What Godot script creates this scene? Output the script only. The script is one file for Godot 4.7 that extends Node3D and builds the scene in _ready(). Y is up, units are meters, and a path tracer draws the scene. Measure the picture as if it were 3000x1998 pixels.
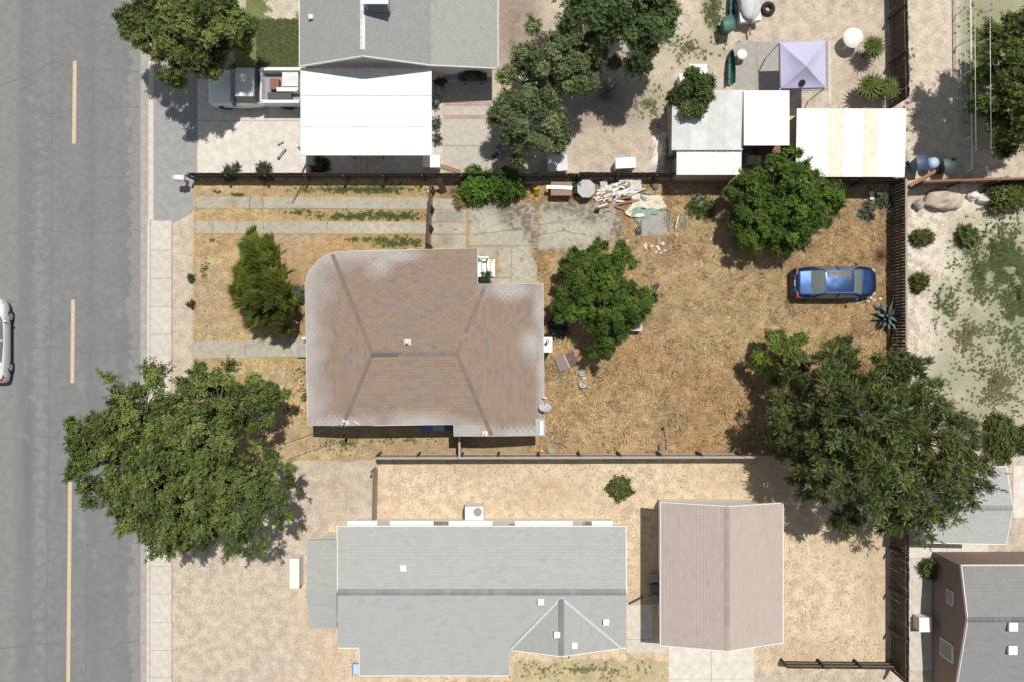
extends Node3D
# Aerial view of a fenced dry-grass lot with a low shingled house, its neighbours and the street.
# P() and D() turn plan readings (55 and 43.16 units to the metre) into metres; h is the height of the point above ground.
const FLY := 40.0
const PPM := 55.0
var rng := RandomNumberGenerator.new()
var M := {}
var T := {}
var TA := {}
var used := {}
var hard: Array = []

func P(px: float, py: float, h: float = 0.0) -> Vector3:
	var f := (FLY - h) / (FLY * PPM)
	return Vector3((px - 1500.0) * f, h, (py - 999.0) * f)

func D(px: float, py: float, h: float = 0.0) -> Vector3:
	return P(px * 1.2744, py * 1.2742, h)

func P2(px: float, py: float, h: float = 0.0) -> Vector2:
	var p := P(px, py, h)
	return Vector2(p.x, p.z)

func D2(px: float, py: float, h: float = 0.0) -> Vector2:
	var p := D(px, py, h)
	return Vector2(p.x, p.z)

func rf(a: float, b: float) -> float:
	return rng.randf_range(a, b)

func C(r: float, g: float, b: float) -> Color:
	return Color(r, g, b)

func vary(c: Color, k: float) -> Color:
	var f := 1.0 + rf(-k, k)
	return Color(c.r * f * (1.0 + rf(-k, k) * 0.25), c.g * f, c.b * f * (1.0 + rf(-k, k) * 0.25))

# ---------------------------------------------------------------- textures and materials
func nz(w: int, h: int, freq: float, oct: int, sd: int, seamless := true) -> PackedByteArray:
	var n := FastNoiseLite.new()
	n.seed = sd
	n.frequency = freq
	n.noise_type = FastNoiseLite.TYPE_SIMPLEX_SMOOTH
	n.fractal_octaves = oct
	var im := n.get_seamless_image(w, h) if seamless else n.get_image(w, h)
	im.convert(Image.FORMAT_L8)
	return im.get_data()

func graytex(key: String, layers: Array, lo: float, hi: float = 1.0, size := 512) -> void:
	var im := Image.create_empty(size, size, true, Image.FORMAT_RGB8)
	var arrs := []
	for l in layers:
		arrs.append([nz(size, size, l[0], l[1], l[2]), l[3]])
	var sum := 0.0
	for y in size:
		for x in size:
			var a := 0.0
			for q in arrs:
				a += q[0][y * size + x] / 255.0 * q[1]
			var g := lo + (hi - lo) * clampf(a, 0.0, 1.0)
			sum += pow(g, 2.2)
			im.set_pixel(x, y, Color(g, g, g))
	im.generate_mipmaps()
	T[key] = ImageTexture.create_from_image(im)
	TA[key] = sum / (size * size)

func woodtex() -> void:
	var n := FastNoiseLite.new()
	n.seed = 5
	n.frequency = 1.0
	var im := Image.create_empty(256, 256, true, Image.FORMAT_RGB8)
	var sum := 0.0
	for y in 256:
		for x in 256:
			var g: float = 0.72 + 0.2 * n.get_noise_2d(x * 0.012, y * 0.22) + 0.14 * n.get_noise_2d(x * 0.05, y * 0.9 + 70.0)
			g = clampf(g, 0.3, 1.0)
			sum += pow(g, 2.2)
			im.set_pixel(x, y, Color(g, g, g))
	im.generate_mipmaps()
	T["wood"] = ImageTexture.create_from_image(im)
	TA["wood"] = sum / 65536.0

func mt(key: String, c: Color, rough := 0.9, tex := "", scale := 1.0, o := {}) -> StandardMaterial3D:
	if M.has(key):
		return M[key]
	var m := StandardMaterial3D.new()
	m.resource_name = key
	var k: float = 1.0 / TA[tex] if tex != "" else 1.0
	var l := Color(minf(c.r * k, 1.0), minf(c.g * k, 1.0), minf(c.b * k, 1.0))
	m.albedo_color = l.linear_to_srgb()
	m.roughness = rough
	m.metallic = o.get("metal", 0.0)
	m.vertex_color_use_as_albedo = true
	m.cull_mode = BaseMaterial3D.CULL_DISABLED
	if tex != "":
		m.albedo_texture = T[tex]
		m.uv1_triplanar = true
		m.uv1_world_triplanar = o.get("world", true)
		m.uv1_scale = Vector3(scale, scale, scale) * o.get("stretch", Vector3.ONE)
		if o.has("bump"):
			m.heightmap_enabled = true
			m.heightmap_texture = T[o.get("bumptex", tex)]
			m.heightmap_scale = o["bump"]
	if o.has("coat"):
		m.clearcoat_enabled = true
		m.clearcoat = o["coat"]
		m.clearcoat_roughness = o.get("coat_rough", 0.2)
	if o.has("back"):
		m.backlight_enabled = true
		m.backlight = o["back"]
	if o.has("alpha"):
		m.transparency = BaseMaterial3D.TRANSPARENCY_ALPHA
		m.albedo_color.a = o["alpha"]
	if o.has("spec"):
		m.metallic_specular = o["spec"]
	M[key] = m
	return m

# ---------------------------------------------------------------- nodes
func numbered(n: String) -> String:
	if not used.has(n):
		used[n] = 0
		return n
	used[n] += 1
	return "%s_%03d" % [n, used[n]]

func tag(o: Node, label: String, cat: String, group := "", kind := "") -> Node:
	if label != "": o.set_meta("label", label)
	if cat != "": o.set_meta("category", cat)
	if group != "": o.set_meta("group", group)
	if kind != "": o.set_meta("kind", kind)
	return o

func thing(called: String, label: String, cat: String, at := Vector3.ZERO, turn := 0.0, group := "") -> Node3D:
	var o := Node3D.new()
	o.name = numbered(called)
	add_child(o)
	o.position = at
	o.rotation.y = turn
	tag(o, label, cat, group)
	return o

func put(called: String, mesh: Mesh, mat: Material, parent: Node, xf := Transform3D.IDENTITY) -> MeshInstance3D:
	var o := MeshInstance3D.new()
	o.mesh = mesh
	if mat: o.material_override = mat
	o.name = numbered(called) if parent == self else called
	o.transform = xf
	parent.add_child(o, true)
	return o

func obj(called: String, s: SurfaceTool, mat: Material, parent: Node = null, xf := Transform3D.IDENTITY) -> MeshInstance3D:
	s.generate_normals()
	s.set_material(mat)
	return put(called, s.commit(), null, self if parent == null else parent, xf)

func single(called: String, s: SurfaceTool, mat: Material, label: String, cat: String, group := "", xf := Transform3D.IDENTITY) -> MeshInstance3D:
	var o := obj(called, s, mat, self, xf)
	tag(o, label, cat, group)
	return o

func struct(called: String, s: SurfaceTool, mat: Material, parent: Node = null) -> MeshInstance3D:
	var o := obj(called, s, mat, parent)
	if parent == null: o.set_meta("kind", "structure")
	return o

# ---------------------------------------------------------------- shapes
func ST(smooth := false) -> SurfaceTool:
	var s := SurfaceTool.new()
	s.begin(Mesh.PRIMITIVE_TRIANGLES)
	s.set_smooth_group(0 if smooth else -1)
	return s

func tri(s: SurfaceTool, a: Vector3, b: Vector3, c: Vector3, col := Color.WHITE) -> void:
	s.set_color(col); s.add_vertex(a)
	s.set_color(col); s.add_vertex(b)
	s.set_color(col); s.add_vertex(c)

func quad(s: SurfaceTool, a: Vector3, b: Vector3, c: Vector3, d: Vector3, col := Color.WHITE) -> void:
	tri(s, a, b, c, col)
	tri(s, a, c, d, col)

func box(s: SurfaceTool, xf: Transform3D, z: Vector3, col := Color.WHITE) -> void:
	var h := z * 0.5
	var p := []
	for i in 8:
		p.append(xf * Vector3(h.x if i & 1 else -h.x, h.y if i & 2 else -h.y, h.z if i & 4 else -h.z))
	for f in [[2, 6, 7, 3], [0, 1, 5, 4], [0, 2, 3, 1], [4, 5, 7, 6], [0, 4, 6, 2], [1, 3, 7, 5]]:
		quad(s, p[f[0]], p[f[1]], p[f[2]], p[f[3]], col)

func bx(s: SurfaceTool, c: Vector3, z: Vector3, col := Color.WHITE, yaw := 0.0, tilt := 0.0, roll := 0.0) -> void:
	box(s, Transform3D(Basis.from_euler(Vector3(tilt, yaw, roll)), c), z, col)

func bar(s: SurfaceTool, a: Vector3, b: Vector3, w: float, t: float, col := Color.WHITE) -> void:
	var d := b - a
	if d.length() < 0.001: return
	var x := d.normalized()
	var up := Vector3.UP if absf(x.y) < 0.95 else Vector3.RIGHT
	var z := x.cross(up).normalized()
	box(s, Transform3D(Basis(x, z.cross(x), z), (a + b) * 0.5), Vector3(d.length(), t, w), col)

func tube(s: SurfaceTool, pts: Array, rad: Array, n := 6, col := Color.WHITE, closed := false) -> void:
	var prev := []
	var first := []
	for i in pts.size():
		var a: Vector3 = pts[maxi(i - 1, 0)]
		var b: Vector3 = pts[mini(i + 1, pts.size() - 1)]
		var d := (b - a).normalized()
		var u := d.cross(Vector3(0.31, 0.9, 0.17)).normalized()
		var w := d.cross(u)
		var r: float = rad[mini(i, rad.size() - 1)]
		var ring := []
		for k in n:
			var t := TAU * k / n
			ring.append(pts[i] + (u * cos(t) + w * sin(t)) * r)
		if i > 0:
			for k in n:
				quad(s, prev[k], ring[k], ring[(k + 1) % n], prev[(k + 1) % n], col)
		else:
			first = ring
		prev = ring
	if not closed:
		for k in range(1, n - 1):
			tri(s, first[0], first[k], first[k + 1], col)
			tri(s, prev[0], prev[k + 1], prev[k], col)

func lathe(s: SurfaceTool, c: Vector3, prof: Array, n := 16, col := Color.WHITE, xf := Basis.IDENTITY) -> void:
	for i in prof.size() - 1:
		var a: Vector2 = prof[i]
		var b: Vector2 = prof[i + 1]
		for k in n:
			var t := TAU * k / n
			var u := TAU * (k + 1) / n
			quad(s, c + xf * Vector3(a.x * cos(t), a.y, a.x * sin(t)), c + xf * Vector3(b.x * cos(t), b.y, b.x * sin(t)), c + xf * Vector3(b.x * cos(u), b.y, b.x * sin(u)), c + xf * Vector3(a.x * cos(u), a.y, a.x * sin(u)), col)

func prism(s: SurfaceTool, poly: PackedVector2Array, y0: float, y1: float, col := Color.WHITE) -> void:
	var ix := Geometry2D.triangulate_polygon(poly)
	for i in range(0, ix.size(), 3):
		var a := poly[ix[i]]
		var b := poly[ix[i + 1]]
		var c := poly[ix[i + 2]]
		tri(s, Vector3(a.x, y1, a.y), Vector3(b.x, y1, b.y), Vector3(c.x, y1, c.y), col)
	for i in poly.size():
		var a := poly[i]
		var b := poly[(i + 1) % poly.size()]
		quad(s, Vector3(a.x, y0, a.y), Vector3(a.x, y1, a.y), Vector3(b.x, y1, b.y), Vector3(b.x, y0, b.y), col)

func prismf(s: SurfaceTool, poly: PackedVector2Array, lo: Callable, hi: Callable, col := Color.WHITE) -> void:
	var ix := Geometry2D.triangulate_polygon(poly)
	for i in range(0, ix.size(), 3):
		var p := [poly[ix[i]], poly[ix[i + 1]], poly[ix[i + 2]]]
		var t := []
		var u := []
		for q in p:
			t.append(Vector3(q.x, hi.call(q), q.y))
			u.append(Vector3(q.x, lo.call(q), q.y))
		tri(s, t[0], t[1], t[2], col)
		tri(s, u[0], u[2], u[1], col)
	for i in poly.size():
		var a := poly[i]
		var b := poly[(i + 1) % poly.size()]
		quad(s, Vector3(a.x, lo.call(a), a.y), Vector3(a.x, hi.call(a), a.y), Vector3(b.x, hi.call(b), b.y), Vector3(b.x, lo.call(b), b.y), col)

func rect(a: Vector2, b: Vector2) -> PackedVector2Array:
	return PackedVector2Array([a, Vector2(b.x, a.y), b, Vector2(a.x, b.y)])

# points sagging or wandering between two ends
func wander(a: Vector3, b: Vector3, n: int, amp: float) -> Array:
	var out := []
	for i in n + 1:
		var t := float(i) / n
		var k := sin(t * PI)
		out.append(a.lerp(b, t) + Vector3(rf(-amp, amp), 0, rf(-amp, amp)) * (k + 0.15))
	return out

func ribbon(s: SurfaceTool, pts: Array, w: float, y: float, col := Color.WHITE) -> void:
	for i in pts.size() - 1:
		var a: Vector3 = pts[i]
		var b: Vector3 = pts[i + 1]
		var d := (b - a).normalized()
		var n := Vector3(-d.z, 0, d.x) * w * 0.5
		quad(s, Vector3(a.x - n.x, y, a.z - n.z), Vector3(b.x - n.x, y, b.z - n.z), Vector3(b.x + n.x, y, b.z + n.z), Vector3(a.x + n.x, y, a.z + n.z), col)

# an uneven lump: a ball whose surface is pushed about by noise
func lump(s: SurfaceTool, c: Vector3, r: Vector3, amp: float, freq: float, sd: int, nu := 14, nv := 9, col := Color.WHITE) -> void:
	var n := FastNoiseLite.new()
	n.seed = sd
	n.frequency = freq
	var g := []
	for j in nv + 1:
		var row := []
		for i in nu:
			var t := TAU * i / nu
			var f := PI * j / nv
			var d := Vector3(sin(f) * cos(t), cos(f), sin(f) * sin(t))
			var k := 1.0 + amp * n.get_noise_3dv(d)
			row.append(c + d * r * k)
		g.append(row)
	for j in nv:
		for i in nu:
			var a: Vector3 = g[j][i]
			var b: Vector3 = g[j][(i + 1) % nu]
			var e: Vector3 = g[j + 1][(i + 1) % nu]
			var f2: Vector3 = g[j + 1][i]
			if j > 0: tri(s, a, b, e, col)
			if j < nv - 1: tri(s, a, e, f2, col)

# ---------------------------------------------------------------- painted soil: patches with grainy outlines
func paint(w: int, h: int, org: Vector2, size: Vector2, base: Color, contrast: float, patches: Array, sd: int) -> ImageTexture:
	var im := Image.create_empty(w, h, true, Image.FORMAT_RGB8)
	var px := PackedFloat32Array()
	px.resize(w * h * 3)
	var n1 := nz(w, h, 0.33, 2, sd, false)
	var n2 := nz(w, h, 0.055, 4, sd + 1, false)
	var n3 := nz(w, h, 0.011, 4, sd + 2, false)
	for i in w * h:
		var f := 1.0 + contrast * ((n1[i] - 128) * 0.0042 + (n2[i] - 128) * 0.0036 + (n3[i] - 128) * 0.002)
		px[i * 3] = base.r * f
		px[i * 3 + 1] = base.g * f
		px[i * 3 + 2] = base.b * f
	var kx := w / size.x
	var ky := h / size.y
	for q in patches:
		var c: Color = q[1]
		var soft: float = q[2]
		var amp: float = q[3]
		var op: float = q[4]
		var poly: PackedVector2Array
		var ell := Vector4.ZERO
		var lo: Vector2
		var hi: Vector2
		var is_poly: bool = q[0] is PackedVector2Array
		if is_poly:
			poly = q[0]
			lo = poly[0]
			hi = poly[0]
			for p in poly:
				lo = lo.min(p)
				hi = hi.max(p)
		else:
			ell = q[0]
			lo = Vector2(ell.x - ell.z * 1.5, ell.y - ell.w * 1.5)
			hi = Vector2(ell.x + ell.z * 1.5, ell.y + ell.w * 1.5)
		var x0 := clampi(int((lo.x - amp - org.x) * kx), 0, w)
		var x1 := clampi(int((hi.x + amp - org.x) * kx) + 1, 0, w)
		var y0 := clampi(int((lo.y - amp - org.y) * ky), 0, h)
		var y1 := clampi(int((hi.y + amp - org.y) * ky) + 1, 0, h)
		for y in range(y0, y1):
			for x in range(x0, x1):
				var i := y * w + x
				var a := (n2[i] - 128) / 90.0
				var b := (n3[i] - 128) / 90.0
				var g := (n1[i] - 128) / 90.0
				var k := 0.0
				if is_poly:
					var p := Vector2(org.x + x / kx + (a * 0.6 + b * 0.4 + g * 0.2) * amp, org.y + y / ky + (b * 0.5 - a * 0.5 + g * 0.2) * amp)
					k = 1.0 if Geometry2D.is_point_in_polygon(p, poly) else 0.0
				else:
					var e := Vector2((org.x + x / kx - ell.x) / ell.z, (org.y + y / ky - ell.y) / ell.w).length()
					k = clampf((1.0 - e + (a * 0.7 + g * 0.55) * amp) / soft + 0.5, 0.0, 1.0)
				if k <= 0.0: continue
				k *= op
				var f := 1.0 + contrast * (g * 0.4 + a * 0.3)
				px[i * 3] = lerpf(px[i * 3], c.r * f, k)
				px[i * 3 + 1] = lerpf(px[i * 3 + 1], c.g * f, k)
				px[i * 3 + 2] = lerpf(px[i * 3 + 2], c.b * f, k)
	for y in h:
		for x in w:
			var i := (y * w + x) * 3
			im.set_pixel(x, y, Color(clampf(px[i], 0.003, 0.95), clampf(px[i + 1], 0.003, 0.95), clampf(px[i + 2], 0.003, 0.95)).linear_to_srgb())
	im.generate_mipmaps()
	return ImageTexture.create_from_image(im)

func soilmat(key: String, tex: ImageTexture, rough := 0.95) -> StandardMaterial3D:
	var m := StandardMaterial3D.new()
	m.resource_name = key
	m.albedo_texture = tex
	m.roughness = rough
	m.metallic_specular = 0.2
	M[key] = m
	return m

func sheet(s: SurfaceTool, poly: PackedVector2Array, y: float, org: Vector2, size: Vector2) -> void:
	var ix := Geometry2D.triangulate_polygon(poly)
	for i in ix:
		var a := poly[i]
		s.set_color(Color.WHITE)
		s.set_uv((a - org) / size)
		s.add_vertex(Vector3(a.x, y, a.y))

func el(px: float, py: float, rx: float, ry: float) -> Vector4:
	var p := P(px, py)
	return Vector4(p.x, p.z, rx / PPM, ry / PPM)

func eld(px: float, py: float, rx: float, ry: float) -> Vector4:
	return el(px * 1.2744, py * 1.2742, rx * 1.2744, ry * 1.2742)

func polyd(a: Array) -> PackedVector2Array:
	var o := PackedVector2Array()
	for i in range(0, a.size(), 2): o.append(D2(a[i], a[i + 1]))
	return o

func polyp(a: Array) -> PackedVector2Array:
	var o := PackedVector2Array()
	for i in range(0, a.size(), 2): o.append(P2(a[i], a[i + 1]))
	return o

# ---------------------------------------------------------------- shingles
# cut one roof face into courses and tabs; returns [outline, butt line, row]
func cut_tabs(face: PackedVector2Array, down: Vector2, course: float, tab: float) -> Array:
	var side := Vector2(-down.y, down.x)
	var lo := Vector2(1e9, 1e9)
	var hi := Vector2(-1e9, -1e9)
	for p in face:
		var q := Vector2(p.dot(side), p.dot(down))
		lo = lo.min(q)
		hi = hi.max(q)
	var out := []
	var n := int(ceil((hi.y - lo.y) / course))
	for r in n:
		var b := hi.y - r * course
		var x := lo.x - tab * (0.5 if r % 2 else 1.0)
		while x < hi.x:
			var w := tab
			var g := 0.0022
			var t := PackedVector2Array([side * (x + g) + down * b, side * (x + w - g) + down * b, side * (x + w - g) + down * (b - course), side * (x + g) + down * (b - course)])
			for piece in Geometry2D.intersect_polygons(t, face):
				if not Geometry2D.is_polygon_clockwise(piece) or true:
					out.append([piece, b, r, x])
			x += w
	return out

func lay_tab(s: SurfaceTool, piece: PackedVector2Array, butt: float, down: Vector2, course: float, hf: Callable, col: Color, org := Vector3.ZERO) -> void:
	var top := []
	for p in piece:
		var t := clampf((butt - p.dot(down)) / course, 0.0, 1.0)
		top.append(Vector3(p.x, hf.call(p) + 0.005 + 0.014 * (1.0 - t), p.y) - org)
	var ix := Geometry2D.triangulate_polygon(piece)
	for i in range(0, ix.size(), 3):
		tri(s, top[ix[i]], top[ix[i + 1]], top[ix[i + 2]], col)
	var n := piece.size()
	for i in n:
		var a: Vector3 = top[i]
		var b: Vector3 = top[(i + 1) % n]
		quad(s, a, b, b - Vector3(0, 0.02, 0), a - Vector3(0, 0.02, 0), col)

func area(p: PackedVector2Array) -> float:
	var a := 0.0
	for i in p.size():
		a += p[i].cross(p[(i + 1) % p.size()])
	return absf(a) * 0.5

# ================================================================ the scene
func _ready() -> void:
	rng.seed = 20240611
	# camera, sky, sun, exposure
	var cam := Camera3D.new()
	cam.name = "camera"
	cam.position = Vector3(0, FLY, 0)
	cam.rotation_degrees = Vector3(-90, 0, 0)
	cam.fov = 48.84
	cam.far = 600.0
	add_child(cam)
	var env := Environment.new()
	env.background_mode = Environment.BG_SKY
	var sm := ProceduralSkyMaterial.new()
	sm.sky_top_color = Color(0.62, 0.66, 0.71)
	sm.sky_horizon_color = Color(0.86, 0.86, 0.85)
	sm.ground_horizon_color = Color(0.86, 0.86, 0.85)
	sm.ground_bottom_color = Color(0.45, 0.40, 0.34)
	sm.sky_curve = 0.12
	var sky := Sky.new()
	sky.sky_material = sm
	env.sky = sky
	env.background_energy_multiplier = 0.8
	env.tonemap_mode = Environment.TONE_MAPPER_LINEAR
	env.tonemap_exposure = 0.85
	env.sdfgi_enabled = true
	env.ssao_enabled = true
	env.ssil_enabled = true
	var we := WorldEnvironment.new()
	we.name = "world_environment"
	we.environment = env
	add_child(we)
	var sun := DirectionalLight3D.new()
	sun.name = "sun"
	sun.light_energy = 1.5
	sun.light_color = Color(1.0, 0.975, 0.935)
	sun.light_angular_distance = 0.53
	sun.shadow_enabled = true
	add_child(sun)
	sun.look_at_from_position(Vector3(0.165, 1.0, -0.335) * 60.0, Vector3.ZERO, Vector3.FORWARD)

	materials()
	ground()
	road()
	concrete()
	main_house()
	lot_fences()
	north_side()
	south_side()
	east_side()
	vegetation()
	vehicles()
	lot_things()
	grasses()

func materials() -> void:
	graytex("fine", [[0.3, 2, 11, 1.0]], 0.84)
	graytex("blotch", [[0.008, 4, 21, 0.75], [0.25, 2, 22, 0.25]], 0.86)
	graytex("stain", [[0.014, 5, 31, 1.0]], 0.66)
	graytex("rust", [[0.03, 4, 41, 0.75], [0.3, 1, 42, 0.25]], 0.5)
	woodtex()
	mt("asphalt_apron", C(0.31, 0.31, 0.308), 0.95, "blotch", 0.5)
	mt("tar", C(0.10, 0.10, 0.105), 0.8)
	mt("paint_yellow", C(0.56, 0.46, 0.31), 0.8, "blotch", 1.4)
	mt("pale_concrete", C(0.58, 0.54, 0.48), 0.92, "blotch", 0.6)
	mt("white_concrete", C(0.66, 0.62, 0.56), 0.92, "blotch", 0.45)
	mt("grey_concrete", C(0.36, 0.345, 0.32), 0.92, "blotch", 0.7)
	mt("patio_concrete", C(0.50, 0.46, 0.41), 0.92, "blotch", 0.7)
	mt("brick_pink", C(0.52, 0.37, 0.32), 0.95, "fine", 2.0)
	mt("shingle", C(1, 1, 1), 0.95, "fine", 2.5)
	mt("deck", C(0.30, 0.29, 0.27), 0.9)
	mt("stucco", C(0.62, 0.60, 0.55), 0.95, "blotch", 0.8)
	mt("stucco_white", C(0.78, 0.76, 0.72), 0.95, "blotch", 0.8)
	mt("stucco_brown", C(0.27, 0.195, 0.17), 0.95, "blotch", 0.8)
	mt("white_paint", C(0.80, 0.80, 0.78), 0.6, "blotch", 1.3)
	mt("white_metal", C(0.79, 0.79, 0.775), 0.55, "blotch", 0.35)
	mt("cream_metal", C(0.70, 0.67, 0.55), 0.55, "blotch", 0.4)
	mt("corrugated", C(0.58, 0.585, 0.585), 0.6, "blotch", 0.35, {"metal": 0.1})
	mt("pale_metal", C(0.70, 0.70, 0.69), 0.5, "blotch", 0.5)
	mt("galvanised", C(0.52, 0.54, 0.55), 0.42, "blotch", 1.5, {"metal": 0.6})
	mt("dark_metal", C(0.06, 0.06, 0.065), 0.5)
	mt("grey_flashing", C(0.35, 0.37, 0.38), 0.5, "blotch", 1.5, {"metal": 0.3})
	mt("fence_dark", C(0.075, 0.052, 0.04), 0.95, "wood", 0.9, {"stretch": Vector3(6, 1, 6)})
	mt("fence_dark_b", C(0.095, 0.066, 0.05), 0.95, "wood", 0.9, {"stretch": Vector3(6, 1, 6)})
	mt("fence_rail", C(0.17, 0.15, 0.135), 0.95, "wood", 1.2)
	mt("fence_top", C(0.36, 0.30, 0.25), 0.95, "wood", 1.2)
	mt("fence_grey", C(0.40, 0.35, 0.30), 0.95, "wood", 1.2)
	mt("wood_brown", C(0.33, 0.19, 0.11), 0.9, "wood", 2.0)
	mt("wood_dark", C(0.10, 0.07, 0.05), 0.9, "wood", 2.0)
	mt("teal_paint", C(0.20, 0.31, 0.28), 0.85, "stain", 1.5)
	mt("rust", C(0.26, 0.13, 0.09), 0.85, "rust", 1.3)
	mt("rust_dull", C(0.30, 0.20, 0.16), 0.85, "rust", 1.0)
	mt("black_plastic", C(0.018, 0.019, 0.022), 0.38)
	mt("rubber", C(0.025, 0.025, 0.026), 0.85)
	mt("blue_plastic", C(0.05, 0.13, 0.34), 0.5)
	mt("navy_plastic", C(0.02, 0.05, 0.13), 0.5)
	mt("grey_plastic", C(0.26, 0.29, 0.31), 0.55)
	mt("green_plastic", C(0.015, 0.10, 0.085), 0.5)
	mt("green_dark", C(0.01, 0.05, 0.04), 0.5)
	mt("pale_blue", C(0.45, 0.56, 0.72), 0.5)
	mt("yellow_plastic", C(0.72, 0.55, 0.01), 0.45)
	mt("glass", C(0.10, 0.12, 0.12), 0.08)
	mt("tent", C(0.52, 0.50, 0.70), 0.85, "fine", 3.0, {"back": Color(0.2, 0.2, 0.28)})
	mt("bark", C(0.17, 0.13, 0.10), 0.95, "wood", 2.5)
	mt("bark_pale", C(0.36, 0.32, 0.28), 0.95, "wood", 2.5)
	mt("stone", C(0.55, 0.47, 0.37), 0.95, "blotch", 0.9)
	mt("white_stone", C(0.72, 0.70, 0.66), 0.95, "blotch", 0.9)
	mt("canvas", C(0.74, 0.69, 0.58), 0.92, "blotch", 1.2)
	mt("vinyl_grey", C(0.55, 0.56, 0.58), 0.5, "blotch", 1.0)
	mt("mud", C(0.15, 0.115, 0.085), 0.98, "fine", 1.2)

# ---------------------------------------------------------------- ground
func ground() -> void:
	var org := Vector2(-30, -20)
	var size := Vector2(60, 40)
	var q := []
	var straw := C(0.415, 0.30, 0.165)
	var bare := C(0.40, 0.315, 0.215)
	var rich := C(0.42, 0.285, 0.15)
	# street side and north
	q.append([polyd([390, 500, 450, 400, 450, 1062, 700, 1062, 860, 1062, 860, 1200, 700, 1200, 700, 1640, 390, 1640]), C(0.50, 0.43, 0.355), 0.3, 0.3, 0.95])
	q.append([polyd([575, -30, 690, -30, 690, 164, 520, 164]), C(0.16, 0.19, 0.075), 0.3, 0.35, 1.0])
	q.append([eld(655, 15, 40, 45), C(0.56, 0.50, 0.42), 0.3, 0.5, 0.9])
	q.append([eld(1190, 60, 55, 110), C(0.27, 0.215, 0.18), 0.5, 0.6, 0.85])
	q.append([eld(1330, 255, 100, 55), C(0.33, 0.275, 0.235), 0.6, 0.7, 0.8])
	q.append([eld(1430, 240, 70, 60), C(0.30, 0.25, 0.215), 0.5, 0.8, 0.7])
	q.append([eld(1420, 340, 130, 45), C(0.46, 0.39, 0.315), 0.5, 0.6, 0.9])
	q.append([eld(1560, 60, 90, 60), C(0.53, 0.45, 0.365), 0.5, 0.6, 0.9])
	q.append([eld(1640, 20, 22, 60), C(0.17, 0.20, 0.10), 0.5, 0.7, 0.9])
	q.append([eld(1590, 110, 70, 30), C(0.36, 0.34, 0.235), 0.6, 1.0, 0.7])
	q.append([eld(1500, 240, 40, 40), C(0.33, 0.31, 0.21), 0.6, 1.0, 0.7])
	q.append([eld(1850, 50, 160, 60), C(0.52, 0.435, 0.355), 0.5, 0.6, 0.9])
	q.append([eld(1990, 170, 60, 90), C(0.48, 0.40, 0.33), 0.5, 0.6, 0.9])
	# the lane and field on the far side
	q.append([polyd([2070, -30, 2200, -30, 2205, 400, 2080, 410]), C(0.56, 0.485, 0.40), 0.3, 0.3, 1.0])
	q.append([polyd([2205, -30, 2420, -30, 2420, 345, 2235, 350, 2215, 200]), C(0.33, 0.325, 0.21), 0.3, 0.5, 0.9])
	for e in [[2250, 120, 35, 110], [2240, 230, 25, 60], [2300, 60, 40, 50]]:
		q.append([eld(e[0], e[1], e[2], e[3]), C(0.24, 0.265, 0.15), 1.0, 1.2, 0.7])
	q.append([polyd([2095, 440, 2420, 430, 2420, 1080, 2095, 1060]), C(0.52, 0.455, 0.375), 0.3, 0.4, 1.0])
	for e in [[2130, 560, 45, 60], [2190, 610, 35, 40], [2150, 720, 50, 70], [2280, 520, 60, 22], [2130, 830, 40, 45], [2230, 455, 60, 30]]:
		q.append([eld(e[0], e[1], e[2], e[3]), C(0.66, 0.60, 0.515), 0.5, 0.9, 0.9])
	for e in [[2300, 590, 75, 75], [2345, 680, 60, 110], [2260, 640, 50, 55], [2220, 545, 18, 22], [2330, 800, 60, 90], [2170, 700, 25, 40]]:
		q.append([eld(e[0], e[1], e[2], e[3]), C(0.19, 0.225, 0.125), 1.0, 1.3, 0.75])
	for e in [[2290, 880, 80, 80], [2240, 760, 70, 60], [2180, 860, 60, 50], [2230, 950, 90, 40]]:
		q.append([eld(e[0], e[1], e[2], e[3]), C(0.29, 0.30, 0.20), 0.6, 1.0, 0.75])
	# south yard
	q.append([polyd([862, 1062, 2082, 1050, 2062, 1540, 1700, 1540, 1500, 1640, 640, 1640, 640, 1480, 760, 1200, 862, 1200]), C(0.57, 0.46, 0.335), 0.3, 0.25, 1.0])
	for e in [[990, 1130, 70, 40], [1180, 1090, 80, 25], [1350, 1100, 120, 30], [1560, 1090, 130, 30], [1900, 1300, 90, 60], [1920, 1420, 90, 60], [1480, 1250, 30, 100]]:
		q.append([eld(e[0], e[1], e[2], e[3]), C(0.60, 0.495, 0.36), 0.7, 0.9, 0.8])
	for e in [[1100, 1080, 70, 16], [1260, 1130, 70, 30], [1700, 1100, 90, 30], [1480, 1400, 25, 90], [1960, 1240, 60, 40], [1850, 1500, 60, 25], [2010, 1350, 25, 90]]:
		q.append([eld(e[0], e[1], e[2], e[3]), C(0.50, 0.385, 0.265), 0.7, 1.0, 0.7])
	q.append([polyd([1175, 1515, 1535, 1515, 1535, 1640, 700, 1640, 700, 1580, 1175, 1560]), C(0.44, 0.375, 0.225), 0.3, 0.3, 0.9])
	q.append([eld(620, 1500, 130, 120), C(0.465, 0.40, 0.335), 0.6, 0.8, 0.6])
	q.append([eld(560, 1430, 150, 90), C(0.525, 0.445, 0.355), 0.6, 0.8, 0.6])
	q.append([eld(760, 1110, 60, 50), C(0.47, 0.39, 0.30), 0.6, 0.8, 0.7])
	# the lot itself
	q.append([polyp([565, 520, 1290, 520, 1290, 740, 905, 740, 905, 1346, 560, 1348]), straw, 0.3, 0.1, 1.0])
	q.append([polyp([1270, 522, 2640, 532, 2644, 1338, 905, 1345, 905, 740]), rich, 0.3, 0.1, 1.0])
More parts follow.
